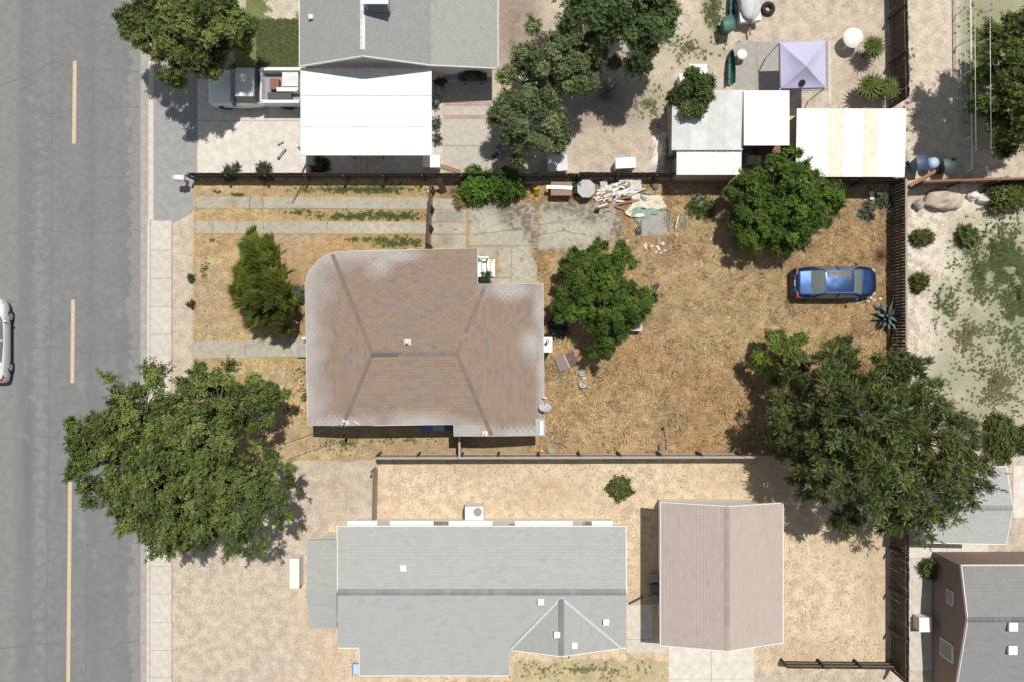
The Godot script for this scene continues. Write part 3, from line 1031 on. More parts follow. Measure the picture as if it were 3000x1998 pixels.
	var mp := roof_pt(1012, 1236)
	var mast := thing("service_mast", "grey electric service mast with weather head at the side eave of the shingled roof", "mast", Vector3(mp.x, roof_y(mp), mp.y))
	s = ST(true)
	tube(s, [Vector3(0, -0.05, 0), Vector3(0, 0.75, 0)], [0.03], 8)
	obj("pole", s, M["galvanised"], mast)
	s = ST(true)
	lump(s, Vector3(-0.02, 0.8, 0.02), Vector3(0.09, 0.08, 0.1), 0.2, 1.0, 3)
	obj("weather_head", s, M["galvanised"], mast)
	s = ST()
	bx(s, Vector3(0, 0.03, 0), Vector3(0.3, 0.012, 0.3), Color.WHITE, 0.3)
	obj("mast_flashing", s, M["vinyl_grey"], mast)
	for i in 2:
		s = ST()
		var a := Vector3(-0.05, 0.72 - i * 0.1, 0.05)
		var pts := []
		for j in 8:
			var t := j / 7.0
			pts.append(a + (Vector3(-0.35, 0, 0.12) * t) + Vector3(0, -0.2 * sin(t * PI), 0.05 * i))
		tube(s, pts, [0.012], 5)
		obj("drip_loop", s, M["dark_metal"], mast)
	s = ST()
	var w0 := Vector3(mp.x - 0.3, roof_y(mp) + 0.7, mp.y + 0.1)
	var w1 := D(500, 1075, 4.6)
	var wp := []
	for j in 25:
		var t := j / 24.0
		wp.append(w0.lerp(w1, t) + Vector3(0, -0.5 * sin(t * PI), 0))
	tube(s, wp, [0.016], 5)
	single("service_cable", s, M["dark_metal"], "twisted grey service cable running from the roof mast to the street tree", "cable")
	s = ST()
	var sp := roof_pt(1046, 1238)
	bar(s, Vector3(sp.x - 0.14, roof_y(sp) + 0.04, sp.y - 0.08), Vector3(sp.x + 0.14, roof_y(sp) + 0.03, sp.y + 0.08), 0.05, 0.025)
	single("roof_scrap", s, M["canvas"], "pale splinter of wood lying on the shingles beside the service mast", "scrap")

# ---------------------------------------------------------------- fences
func fence(called: String, label: String, a: Vector3, b: Vector3, hgt: float, side: float, o := {}) -> Node3D:
	var d := b - a
	var f := thing(called, label, o.get("cat", "fence"), a, atan2(-d.z, d.x), o.get("group", ""))
	var n := int(d.length() / o.get("pitch", 0.155))
	var pitch := d.length() / n
	var bm := BoxMesh.new()
	bm.size = Vector3(pitch - o.get("gap", 0.012), hgt, 0.02)
	var mats: Array = o.get("mats", [M["fence_dark"], M["fence_dark_b"], M["fence_dark"]])
	var drop: float = o.get("missing", 0.0)
	for i in n:
		if rng.randf() < drop: continue
		var lean := rf(-0.012, 0.012)
		put("board", bm, mats[rng.randi() % mats.size()], f, Transform3D(Basis(Vector3.RIGHT, lean) * Basis(Vector3.FORWARD, rf(-0.01, 0.01)), Vector3((i + 0.5) * pitch, hgt * 0.5 + rf(-0.03, 0.02), rf(-0.004, 0.004))))
	var pn := int(round(d.length() / o.get("bay", 2.1)))
	var bay := d.length() / pn
	var pm := BoxMesh.new()
	pm.size = Vector3(0.09, hgt + 0.02, 0.09)
	for i in pn + 1:
		put("post", pm, o.get("post", M["fence_dark"]), f, Transform3D(Basis.IDENTITY, Vector3(i * bay, hgt * 0.5, side * 0.115)))
	var rm := BoxMesh.new()
	rm.size = Vector3(bay - 0.02, 0.085, 0.04)
	for i in pn:
		for h in o.get("rails", [0.3, hgt - 0.25]):
			put("rail", rm, o.get("rail", M["fence_rail"]), f, Transform3D(Basis(Vector3.BACK, rf(-0.006, 0.006)), Vector3((i + 0.5) * bay, h, side * 0.038)))
		if o.get("cap", false):
			var cm := BoxMesh.new()
			cm.size = Vector3(bay - 0.015, 0.035, 0.11)
			put("cap_rail", cm, o.get("capmat", M["fence_top"]), f, Transform3D(Basis(Vector3.UP, rf(-0.004, 0.004)), Vector3((i + 0.5) * bay, hgt + 0.045, side * 0.03)))
	return f

func lot_fences() -> void:
	fence("board_fence", "dark weathered board fence between the straw lot and the white carport driveway", P(573, 522), P(1690, 523), 1.2, 1.0, {"rails": [0.3, 0.85], "rail": M["fence_rail"]})
	fence("board_fence", "low dark board fence behind the scrap heap and the pale lean-to", P(1692, 519), P(2136, 522), 1.15, 1.0, {"rails": [0.3, 0.85]})
	fence("board_fence", "dark board fence behind the dense tree and the striped white shed", P(2138, 537), P(2612, 540), 1.5, 1.0, {"rails": [0.5, 1.2]})
	fence("board_fence", "dark slatted back fence with pale top rail beside the blue car and agave", P(2613, 542), P(2616, 1335), 1.5, 1.0, {"gap": 0.014, "pitch": 0.16, "rails": [0.35, 0.95], "cap": true, "rail": M["fence_rail"]})
	fence("board_fence", "weathered tan board fence with dark posts along the side of the straw lot", P(1116, 1331), P(2616, 1327), 1.45, -1.0, {"cap": true, "mats": [M["fence_grey"], M["fence_top"]], "rail": M["fence_grey"], "capmat": M["fence_grey"], "post": M["wood_dark"]})
	fence("gate_panel", "short board gate fence between the house side wall and the tan fence", P(1350, 1262), P(1350, 1326), 1.45, -1.0, {"cap": true, "mats": [M["fence_dark"]], "bay": 1.2, "cat": "gate", "capmat": M["fence_grey"]})
	fence("driveway_gate", "dark wooden gate standing across the twin concrete driveway strips", P(1267, 562), P(1259, 726), 1.5, -1.0, {"rails": [0.3, 0.8, 1.3], "bay": 1.0, "cat": "gate", "cap": true, "rail": M["fence_rail"], "capmat": M["fence_dark_b"], "mats": [M["wood_dark"]], "post": M["wood_dark"]})

# ---------------------------------------------------------------- simple roofs
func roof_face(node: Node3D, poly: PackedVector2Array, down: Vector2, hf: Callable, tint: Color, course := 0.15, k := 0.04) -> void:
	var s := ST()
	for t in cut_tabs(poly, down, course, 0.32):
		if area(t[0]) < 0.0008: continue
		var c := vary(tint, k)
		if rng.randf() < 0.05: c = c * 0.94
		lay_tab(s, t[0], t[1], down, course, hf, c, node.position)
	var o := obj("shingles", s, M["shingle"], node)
	o.set_meta("kind", "stuff")
	s = ST()
	prismf(s, poly, func(p): return hf.call(p) - 0.09, func(p): return hf.call(p) - 0.002)
	obj("roof_deck", s, M["deck"], node, Transform3D(Basis.IDENTITY, -node.position))

func trim(node: Node3D, poly: PackedVector2Array, hf: Callable, mat: Material, skip := []) -> void:
	for i in poly.size():
		if i in skip: continue
		var a := poly[i]
		var b := poly[(i + 1) % poly.size()]
		var s := ST()
		bar(s, Vector3(a.x, hf.call(a) - 0.05, a.y), Vector3(b.x, hf.call(b) - 0.05, b.y), 0.035, 0.15)
		obj("fascia", s, mat, node, Transform3D(Basis.IDENTITY, -node.position))

func walls_of(node: Node3D, poly: PackedVector2Array, inset: float, hf: Callable, mat: Material) -> PackedVector2Array:
	var w := Geometry2D.offset_polygon(poly, -inset, Geometry2D.JOIN_MITER)[0]
	var s := ST()
	prismf(s, w, func(_p): return 0.0, func(p): return hf.call(p) - 0.095)
	obj("wall", s, mat, node, Transform3D(Basis.IDENTITY, -node.position))
	hard.append(w)
	return w

func ridge_line(node: Node3D, a: Vector2, b: Vector2, hf: Callable, w: float, mat: Material, tint := Color.WHITE) -> void:
	var d := (b - a).normalized()
	var n := Vector2(-d.y, d.x) * w * 0.5
	var l := a.distance_to(b)
	var k := int(l / 0.3)
	for i in k:
		var p := a.lerp(b, float(i) / k)
		var q := a.lerp(b, float(i + 1) / k) - d * 0.004
		var s := ST()
		var c := vary(tint, 0.1)
		c = Color(minf(c.r, 1), minf(c.g, 1), minf(c.b, 1))
		for sg in [-1.0, 1.0]:
			var u := Vector3(p.x, hf.call(p) + 0.045, p.y)
			var v := Vector3(q.x, hf.call(q) + 0.035, q.y)
			var u2 := Vector3(p.x + n.x * sg, hf.call(p + n * sg) + 0.036, p.y + n.y * sg)
			var v2 := Vector3(q.x + n.x * sg, hf.call(q + n * sg) + 0.028, q.y + n.y * sg)
			quad(s, u, v, v2, u2, c)
			quad(s, u2, v2, v2 - Vector3(0, 0.025, 0), u2 - Vector3(0, 0.025, 0), c)
		obj("ridge_cap", s, mat, node, Transform3D(Basis.IDENTITY, -node.position))

func vent_on(node: Node3D, p: Vector2, hf: Callable, w := 0.22, mat: Material = null) -> void:
	var s := ST()
	var y: float = hf.call(p)
	bx(s, Vector3(p.x, y + 0.09, p.y), Vector3(w, 0.16, w))
	bx(s, Vector3(p.x, y + 0.185, p.y), Vector3(w + 0.07, 0.03, w + 0.07))
	obj("roof_vent", s, M["white_paint"] if mat == null else mat, node, Transform3D(Basis.IDENTITY, -node.position))

func win(node: Node3D, c: Vector3, size: Vector3) -> void:
	var s := ST()
	bx(s, c, size)
	var f := obj("window", s, M["white_paint"], node, Transform3D(Basis.IDENTITY, -node.position))
	s = ST()
	var thin := 0 if size.x < size.z else 2
	var z := size * 0.86
	z[thin] = size[thin] + 0.03
	bx(s, c, z)
	obj("pane", s, M["glass"], f)

func corrugated(node: Node3D, called: String, poly: Array, hf: Callable, along_x: bool, mat: Material, pitch := 0.14, amp := 0.02, tint := Color.WHITE) -> void:
	# poly: two corners of a rectangle; ridges run down the slope
	var a: Vector2 = poly[0]
	var b: Vector2 = poly[1]
	var s := ST(true)
	var span := (b.x - a.x) if along_x else (b.y - a.y)
	var n := maxi(4, int(span / (pitch * 0.25)))
	for i in n:
		var t0 := float(i) / n
		var t1 := float(i + 1) / n
		var e0 := amp * sin(TAU * t0 * span / pitch)
		var e1 := amp * sin(TAU * t1 * span / pitch)
		var p: Array
		if along_x:
			p = [Vector2(lerpf(a.x, b.x, t0), a.y), Vector2(lerpf(a.x, b.x, t1), a.y), Vector2(lerpf(a.x, b.x, t1), b.y), Vector2(lerpf(a.x, b.x, t0), b.y)]
		else:
			p = [Vector2(a.x, lerpf(a.y, b.y, t0)), Vector2(a.x, lerpf(a.y, b.y, t1)), Vector2(b.x, lerpf(a.y, b.y, t1)), Vector2(b.x, lerpf(a.y, b.y, t0))]
		var e := [e0, e1, e1, e0]
		var v := []
		for k in 4:
			v.append(Vector3(p[k].x, hf.call(p[k]) + e[k], p[k].y) - node.position)
		quad(s, v[0], v[1], v[2], v[3], tint)
		var dn := Vector3(0, -0.012, 0)
		quad(s, v[0] + dn, v[3] + dn, v[2] + dn, v[1] + dn, tint)
	obj(called, s, mat, node)

func posts(node: Node3D, pts: Array, h: float, mat: Material, w := 0.09) -> void:
	var pm := BoxMesh.new()
	pm.size = Vector3(w, h, w)
	for p in pts:
		put("post", pm, mat, node, Transform3D(Basis.IDENTITY, Vector3(p.x, h * 0.5, p.y) - Vector3(node.position.x, 0, node.position.z)))

# ---------------------------------------------------------------- north neighbour
func north_side() -> void:
	var h := thing("house", "grey shingled house with white ridge cap behind the white carport", "house", D(880, 40))
	var xr := D2(833, 0, 4.1).x
	var xl := D2(687, 0, 2.8).x
	var xm := D2(990, 0, 2.9).x
	var xe := D2(1145, 0, 2.45).x
	var z0 := D2(0, -150, 3.0).y
	var z1 := D2(0, 150, 2.9).y
	var hf := func(p):
		if p.x < xr: return lerpf(2.75, 4.1, (p.x - xl) / (xr - xl))
		if p.x < xm: return lerpf(4.1, 2.9, (p.x - xr) / (xm - xr))
		return lerpf(2.9, 2.45, (p.x - xm) / (xe - xm))
	var g := C(0.355, 0.365, 0.362)
	var g2 := C(0.41, 0.413, 0.40)
	var f1 := rect(Vector2(xl, z0), Vector2(xr, z1))
	var f2 := rect(Vector2(xr, z0), Vector2(xm, z1))
	var f3 := rect(Vector2(xm, z0), Vector2(xe, z1))
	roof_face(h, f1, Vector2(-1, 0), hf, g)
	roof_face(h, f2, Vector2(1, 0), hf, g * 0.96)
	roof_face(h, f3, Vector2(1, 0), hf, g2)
	var whole := rect(Vector2(xl, z0), Vector2(xe, z1))
	trim(h, PackedVector2Array([Vector2(xl, z0), Vector2(xl, z1), Vector2(xr, z1), Vector2(xm, z1), Vector2(xe, z1), Vector2(xe, z0)]), hf, M["white_paint"], [5])
	var ww := Geometry2D.offset_polygon(PackedVector2Array([Vector2(xl, z0), Vector2(xr, z0), Vector2(xm, z0), Vector2(xe, z0), Vector2(xe, z1), Vector2(xm, z1), Vector2(xr, z1), Vector2(xl, z1)]), -0.4, Geometry2D.JOIN_MITER)[0]
	var s := ST()
	prismf(s, ww, func(_p): return 0.0, func(p): return hf.call(p) - 0.095)
	obj("wall", s, M["stucco_white"], h, Transform3D(Basis.IDENTITY, -h.position))
	hard.append(whole)
	ridge_line(h, Vector2(xr, z1 - 0.3), Vector2(xr, z0), hf, 0.24, M["white_metal"], C(0.9, 0.9, 0.9))
	vent_on(h, D2(715, 40, 3.1), hf, 0.14)
	# roof cooler
	var ac := thing("roof_cooler", "blue-grey evaporative cooler standing on the grey neighbour roof", "cooler", D(872, 5, 3.75) + Vector3(0, 0.05, 0))
	s = ST()
	bx(s, Vector3(0, 0.5, 0.0), Vector3(1.1, 0.85, 1.0))
	obj("cooler_body", s, M["vinyl_grey"], ac)
	s = ST()
	bx(s, Vector3(0, 0.95, 0), Vector3(1.18, 0.05, 1.08))
	obj("cooler_top", s, M["pale_metal"], ac)
	for i in 7:
		s = ST()
		bx(s, Vector3(0, 0.2 + i * 0.1, 0.515), Vector3(0.95, 0.03, 0.03), Color.WHITE, 0, 0.4)
		obj("louvre", s, M["grey_plastic"], ac)
	s = ST()
	for c in [[-0.45, -0.4], [0.45, -0.4], [-0.45, 0.4], [0.45, 0.4]]:
		bx(s, Vector3(c[0], -0.06, c[1]), Vector3(0.06, 0.28, 0.06))
	obj("stand", s, M["galvanised"], ac)
	# carport
	var cp := thing("carport", "bright white flat panel carport roof beside the grey shingled house", "carport", D(840, 260))
	var cx0 := D2(690, 0, 2.5).x
	var cx1 := D2(992, 0, 2.5).x
	var zs := [157.0, 219.6, 220.4, 291.6, 292.4, 357.0]
	for i in 3:
		var za := D2(0, zs[i * 2], 2.5).y
		var zb := D2(0, zs[i * 2 + 1], 2.5).y
		s = ST()
		prism(s, rect(Vector2(cx0, za), Vector2(cx1, zb)), 2.40, 2.5 - i * 0.012)
		obj("roof_panel", s, M["white_metal"], cp, Transform3D(Basis.IDENTITY, -cp.position))
		s = ST()
		bx(s, Vector3((cx0 + cx1) * 0.5, 2.33, zb - 0.1), Vector3(cx1 - cx0 - 0.2, 0.13, 0.1))
		obj("beam", s, M["white_paint"], cp, Transform3D(Basis.IDENTITY, -cp.position))
	posts(cp, [D2(700, 352, 1), D2(800, 352, 1), D2(900, 352, 1), D2(980, 352, 1), D2(700, 225, 1), D2(982, 225, 1)], 2.4, M["white_paint"])
	# under and beside the carport
	var t := thing("work_table", "pale wooden work table half under the white carport edge", "table", D(850, 352))
	s = ST()
	bx(s, Vector3(0, 0.76, 0), Vector3(1.7, 0.04, 0.8))
	obj("table_top", s, M["patio_concrete"], t)
	for c in [[-0.75, -0.32], [0.75, -0.32], [-0.75, 0.32], [0.75, 0.32]]:
		s = ST()
		bx(s, Vector3(c[0], 0.37, c[1]), Vector3(0.06, 0.74, 0.06))
		obj("leg", s, M["wood_brown"], t)
	s = ST()
	bx(s, D(995, 379, 0.0) + Vector3(0, 0.38, 0), Vector3(0.85, 0.7, 0.6))
	bx(s, D(995, 379, 0.0) + Vector3(0, 0.76, 0), Vector3(0.9, 0.07, 0.65))
	single("chest_freezer", s, M["white_paint"], "white chest freezer standing at the carport corner by the lot fence", "freezer")
	s = ST()
	bar(s, D(1013, 382, 0.05), D(1058, 396, 0.05), 0.22, 0.09)
	single("timber", s, M["wood_brown"], "reddish brown timber lying beside the white chest freezer", "timber")
	var k := 0
	for p in [[1003, 238], [1004, 286], [1006, 320]]:
		var pl := thing("planter", "dark round planter standing by the open edge of the white carport", "planter", D(p[0], p[1]) + Vector3(0, 0.03, 0), 0, "planters along the carport")
		s = ST(true)
		lathe(s, Vector3.ZERO, [Vector2(0.0, 0.0), Vector2(0.14, 0), Vector2(0.2, 0.32), Vector2(0.18, 0.32), Vector2(0.16, 0.27), Vector2(0, 0.27)], 14)
		obj("pot", s, M["grey_plastic"], pl)
		leafball(pl, "foliage", Vector3(0, 0.42, 0), Vector3(0.22, 0.2, 0.22), 50, [C(0.05, 0.08, 0.03), C(0.08, 0.10, 0.05)], 0.5)
		k += 1
	for p in [[1005, 178, 0.2], [1014, 194, 2.6]]:
		var ch := thing("patio_chair", "white plastic patio chair on the paved patio behind the carport" if p[2] < 1 else "black plastic patio chair on the paved patio behind the carport", "chair", D(p[0], p[1]) + Vector3(0, 0.035, 0), p[2])
		var cm: Material = M["white_paint"] if p[2] < 1 else M["black_plastic"]
		s = ST()
		bx(s, Vector3(0, 0.42, 0), Vector3(0.5, 0.04, 0.48))
		obj("seat", s, cm, ch)
		s = ST()
		bx(s, Vector3(0, 0.66, -0.25), Vector3(0.5, 0.46, 0.04), Color.WHITE, 0, -0.2)
		obj("backrest", s, cm, ch)
		for c in [[-0.22, -0.2], [0.22, -0.2], [-0.22, 0.2], [0.22, 0.2]]:
			s = ST()
			bx(s, Vector3(c[0], 0.2, c[1]), Vector3(0.05, 0.4, 0.05))
			obj("leg", s, cm, ch)
	var gr := thing("barbecue", "black barbecue with lid standing on the patio by the grey house", "barbecue", D(1088, 186) + Vector3(0, 0.035, 0))
	s = ST(true)
	lump(s, Vector3(0, 0.85, 0), Vector3(0.55, 0.22, 0.3), 0.05, 0.5, 8, 18, 10)
	obj("lid", s, M["black_plastic"], gr)
	s = ST()
	bx(s, Vector3(0, 0.66, 0), Vector3(1.5, 0.04, 0.5))
	obj("side_shelf", s, M["dark_metal"], gr)
	for c in [[-0.45, -0.2], [0.45, -0.2], [-0.45, 0.2], [0.45, 0.2]]:
		s = ST()
		bx(s, Vector3(c[0], 0.32, c[1]), Vector3(0.05, 0.64, 0.05))
		obj("leg", s, M["dark_metal"], gr)
	var st := thing("patio_storage", "pale blue storage tub beside the black barbecue on the patio", "tub", D(1043, 182) + Vector3(0, 0.035, 0))
	s = ST()
	bx(s, Vector3(0, 0.2, 0), Vector3(0.55, 0.4, 0.4))
	obj("tub_body", s, M["pale_blue"], st)
	s = ST()
	bx(s, Vector3(0, 0.42, 0), Vector3(0.6, 0.045, 0.45))
	obj("tub_lid", s, M["grey_plastic"], st)
	# scooter on the driveway
	var sc := thing("push_scooter", "small purple push scooter lying on the pale neighbour driveway", "scooter", D(648, 356) + Vector3(0, 0.04, 0), 0.9)
	s = ST()
	bx(s, Vector3(0, 0.06, 0), Vector3(0.5, 0.03, 0.12))
	obj("deck", s, mt("purple", C(0.22, 0.18, 0.28), 0.6), sc)
	s = ST()
	bar(s, Vector3(0.25, 0.06, 0), Vector3(0.42, 0.07, -0.4), 0.04, 0.04)
	obj("stem", s, M["galvanised"], sc)
	s = ST()
	bar(s, Vector3(0.25, 0.08, -0.46), Vector3(0.58, 0.08, -0.32), 0.04, 0.04)
	obj("handlebar", s, M["dark_metal"], sc)
	for x in [-0.25, 0.27]:
		s = ST(true)
		lathe(s, Vector3(x, 0.05, 0), [Vector2(0, -0.02), Vector2(0.08, -0.02), Vector2(0.08, 0.02), Vector2(0, 0.02)], 12)
		obj("wheel", s, M["rubber"], sc)
	# mailbox
	var mb := thing("mailbox", "white mailbox on a wooden post by the street corner of the lot", "mailbox", D(432, 420))
	s = ST()
	bx(s, Vector3(0, 0.5, 0), Vector3(0.1, 1.0, 0.1))
	obj("post", s, M["rust_dull"], mb)
	s = ST(true)
	tube(s, [Vector3(-0.26, 1.1, 0), Vector3(0.26, 1.1, 0)], [0.16], 14)
	obj("box_body", s, M["white_paint"], mb)
	s = ST()
	bx(s, Vector3(0.0, 1.12, 0.175), Vector3(0.14, 0.06, 0.015))
	obj("flag", s, M["rust"], mb)
	# yard things
	s = ST()
	bx(s, Vector3(0, 0.3, 0), Vector3(0.95, 0.6, 0.75), Color.WHITE, 0.1)
	bx(s, Vector3(0, 0.62, 0), Vector3(1.05, 0.05, 0.85), Color.WHITE, 0.1)
	single("plank_crate", s, M["vinyl_grey"], "weathered grey crate in the dirt yard by the lot fence", "crate", "", Transform3D(Basis.IDENTITY, D(1280, 382)))
	s = ST()
	bx(s, Vector3(0, 0.42, 0), Vector3(1.0, 0.8, 0.5))
	bx(s, Vector3(0, 0.86, 0), Vector3(1.06, 0.08, 0.55))
	single("washing_machine", s, M["white_paint"], "white appliance lying on its back in the dirt yard by the fence", "appliance", "", Transform3D(Basis(Vector3.UP, 0.05), D(1433, 384)))
	var wb := thing("wheelbarrow", "grey wheelbarrow parked under the low trees of the dirt yard", "wheelbarrow", D(1165, 345), 0.5)
	s = ST()
	prismf(s, rect(Vector2(-0.5, -0.33), Vector2(0.45, 0.33)), func(_p): return 0.3, func(_p): return 0.33)
	for e in [[-0.5, -0.33, 0.45, -0.33], [-0.5, 0.33, 0.45, 0.33], [-0.5, -0.33, -0.5, 0.33], [0.45, -0.33, 0.45, 0.33]]:
		bar(s, Vector3(e[0], 0.45, e[1]), Vector3(e[2], 0.45, e[3]), 0.03, 0.3)
	obj("tray", s, M["grey_plastic"], wb)
	for z in [-0.25, 0.25]:
		s = ST()
		bar(s, Vector3(-0.7, 0.2, z * 0.3), Vector3(1.0, 0.5, z), 0.05, 0.05)
		obj("handle", s, M["wood_brown"], wb)
	s = ST(true)
	lathe(s, Vector3(-0.7, 0.2, 0), [Vector2(0, -0.05), Vector2(0.2, -0.05), Vector2(0.2, 0.05), Vector2(0, 0.05)], 16, Color.WHITE, Basis(Vector3.RIGHT, PI * 0.5))
	obj("wheel", s, M["rubber"], wb)
	# cream tarpaulin draped over a heap
	s = ST(true)
	drape(s, [D(1478, 398), D(1500, 318), D(1538, 300), D(1532, 398)], 0.55, 17, 12)
	single("tarpaulin", s, M["canvas"], "cream tarpaulin draped over a heap beside the grey corrugated shed", "tarpaulin")

	# sheds
	var sh := thing("shed", "grey corrugated iron shed roof beside the cream tarpaulin", "shed", D(1628, 280))
	var sl := func(p): return 2.45 - 0.06 * (p.y - D2(0, 207, 2.45).y)
	var edges := [1546, 1588, 1630, 1671, 1709]
	for i in 4:
		corrugated(sh, "roof_sheet", [D2(edges[i], 207, 2.45), D2(edges[i + 1] - 0.7, 345, 2.3)], sl, true, M["corrugated"], 0.16, 0.008, Color.WHITE * [0.92, 1.0, 0.9, 0.98][i])
	shed_walls(sh, D2(1556, 214, 2.3), D2(1700, 340, 2.2), 2.2)
	sh = thing("shed", "white flat roofed shed beside the purple canopy", "shed", D(1762, 270))
	corrugated(sh, "roof_sheet", [D2(1710.5, 208, 2.55), D2(1762, 335, 2.5)], func(_p): return 2.55, true, M["white_metal"], 0.3, 0.012)
	corrugated(sh, "roof_sheet", [D2(1762.6, 208, 2.55), D2(1815, 335, 2.5)], func(_p): return 2.55, true, M["white_metal"], 0.3, 0.012)
	shed_walls(sh, D2(1718, 214, 2.4), D2(1806, 318, 2.4), 2.5)
	sh = thing("shed", "low pale metal lean-to roof between the grey shed and the lot fence", "shed", D(1630, 375))
	corrugated(sh, "roof_sheet", [D2(1556, 346, 2.1), D2(1630, 403, 2.0)], func(p): return 2.12 - 0.04 * (p.y - D2(0, 346, 2.1).y), true, M["pale_metal"], 0.28, 0.012)
	corrugated(sh, "roof_sheet", [D2(1630.6, 346, 2.1), D2(1704, 403, 2.0)], func(p): return 2.12 - 0.04 * (p.y - D2(0, 346, 2.1).y), true, M["pale_metal"], 0.28, 0.012, Color.WHITE * 0.98)
	shed_walls(sh, D2(1564, 352, 2.0), D2(1697, 398, 1.9), 1.95)
	sh = thing("shed", "long white metal shed roof with two cream stripes beside the slatted corner fence", "shed", D(1955, 330))
	var xs := [1832, 1902, 1940, 1983, 2018, 2081]
	for i in 5:
		corrugated(sh, "roof_sheet", [D2(xs[i] + 0.3, 250, 2.35), D2(xs[i + 1] - 0.3, 407, 2.2)], func(p): return 2.38 - 0.05 * (p.y - D2(0, 250, 2.35).y), true, M["cream_metal"] if i % 2 else M["white_metal"], 0.3, 0.012)
	shed_walls(sh, D2(1842, 258, 2.2), D2(2072, 400, 2.0), 2.05)
	# clutter in the shade between the sheds
	s = ST()
	bx(s, D(1760, 352) + Vector3(0, 0.4, 0), Vector3(1.3, 0.8, 0.4))
	single("red_cabinet", s, M["rust"], "dark red cabinet in the shade below the white flat shed", "cabinet")
	s = ST()
	bx(s, D(1728, 372) + Vector3(0, 0.3, 0), Vector3(0.7, 0.6, 0.4))
	single("white_bin", s, M["white_paint"], "white tub standing between the pale lean-to and the leafy yard tree", "tub")
	var bn := 0
	for p in [[1598, 172, 0.9, 0.55], [1572, 190, 0.7, 0.5]]:
		s = ST()
		bx(s, Vector3(0, 0.35, 0), Vector3(p[2], 0.7, p[3]))
		bx(s, Vector3(0, 0.72, 0), Vector3(p[2] + 0.05, 0.05, p[3] + 0.05))
		single("storage_box", s, M["white_paint"], "larger white storage box behind the small shed tree" if bn == 0 else "smaller white storage box behind the small shed tree", "box", "", Transform3D(Basis(Vector3.UP, 0.2 * bn), D(p[0], p[1])))
		bn += 1
	# canopy
	var ct := thing("canopy_tent", "lavender pop-up canopy with a pointed top on the concrete pad", "canopy", D(1848, 150))
	var cc := [D(1794, 97, 2.25), D(1898, 94, 2.25), D(1899, 201, 2.25), D(1796, 203, 2.25)]
	var apex := D(1855, 152, 3.05)
	for i in 4:
		s = ST(true)
		var a: Vector3 = cc[i]
		var b: Vector3 = cc[(i + 1) % 4]
		var n := 6
		for u in n:
			for v in n:
				var f := func(x, y):
					var e := a.lerp(b, x)
					var q := e.lerp(apex, y)
					return q + Vector3(0, -0.13 * sin(y * PI) * (0.4 + 0.6 * sin(x * PI)), 0) - ct.position
				quad(s, f.call(u / float(n), v / float(n)), f.call((u + 1) / float(n), v / float(n)), f.call((u + 1) / float(n), (v + 1) / float(n)), f.call(u / float(n), (v + 1) / float(n)))
		obj("roof_panel", s, M["tent"], ct)
		s = ST()
		quad(s, a - ct.position, b - ct.position, b - ct.position + Vector3(0, -0.22, 0), a - ct.position + Vector3(0, -0.22, 0))
		obj("valance", s, M["tent"], ct)
		s = ST()
		bar(s, Vector3(a.x, 0.03, a.z) - ct.position, a - ct.position + Vector3(0, -0.05, 0), 0.045, 0.045)
		obj("leg", s, M["galvanised"], ct)
	s = ST()
	var hp := D(1845, 191, 2.42) - ct.position
	lathe(s, hp, [Vector2(0.0, 0.012), Vector2(0.17, 0.0)], 12, Color.WHITE, Basis(Vector3.RIGHT, 0.42))
	obj("black_patch", s, M["black_plastic"], ct)
	# round tables, troughs and other yard things
	var rt := thing("round_table", "large round white table on the dirt beside the lavender canopy", "table", D(1948, 100))
	s = ST(true)
	lathe(s, Vector3.ZERO, [Vector2(0, 0.72), Vector2(0.53, 0.72), Vector2(0.54, 0.74), Vector2(0.53, 0.76), Vector2(0, 0.76)], 28)
	obj("table_top", s, M["white_paint"], rt)
	for i in 4:
		s = ST()
		var an := PI * 0.5 * i + 0.6
		bar(s, Vector3(cos(an) * 0.42, 0, sin(an) * 0.42), Vector3(cos(an) * 0.3, 0.72, sin(an) * 0.3), 0.05, 0.05)
		obj("leg", s, M["white_paint"], rt)
	rt = thing("round_stool", "small round white stool on the concrete pad by the green trough", "stool", D(1700, 133) + Vector3(0, 0.035, 0))
	s = ST(true)
	lathe(s, Vector3.ZERO, [Vector2(0, 0.42), Vector2(0.27, 0.42), Vector2(0.28, 0.45), Vector2(0.26, 0.48), Vector2(0, 0.48)], 20)
	obj("seat", s, M["white_paint"], rt)
	for i in 3:
		s = ST()
		var an := TAU * i / 3.0
		bar(s, Vector3(cos(an) * 0.24, 0, sin(an) * 0.24), Vector3(cos(an) * 0.16, 0.43, sin(an) * 0.16), 0.04, 0.04)
		obj("leg", s, M["white_paint"], rt)
	for p in [[1677, 121, 198, "long dark green trough with pointed end beside the concrete pad"], [1681, -30, 42, "dark green trough beside the covered white trailer"]]:
		var tr := thing("trough", p[3], "trough", Vector3.ZERO)
		s = ST(true)
		var A := D(p[0], p[1])
		var B := D(p[0] - 1, p[2])
		var prev := []
		for i in 13:
			var t2 := i / 12.0
			var wd := 0.19 * pow(sin(clampf(t2 * 1.4 + 0.05, 0.0, 1.0) * PI * 0.5), 0.6)
			var c := A.lerp(B, t2)
			var ring := [c + Vector3(-wd, 0.55, 0), c + Vector3(-wd * 0.6, 0.1, 0), c + Vector3(wd * 0.6, 0.1, 0), c + Vector3(wd, 0.55, 0)]
			if i > 0:
				for j in 3: quad(s, prev[j], ring[j], ring[j + 1], prev[j + 1])
			prev = ring
		obj("hull", s, M["green_plastic"], tr)
		s = ST()
		bx(s, A.lerp(B, 0.3) + Vector3(0, 0.06, 0), Vector3(0.3, 0.12, 0.1))
		bx(s, A.lerp(B, 0.8) + Vector3(0, 0.06, 0), Vector3(0.3, 0.12, 0.1))
		obj("chock", s, M["wood_dark"], tr)
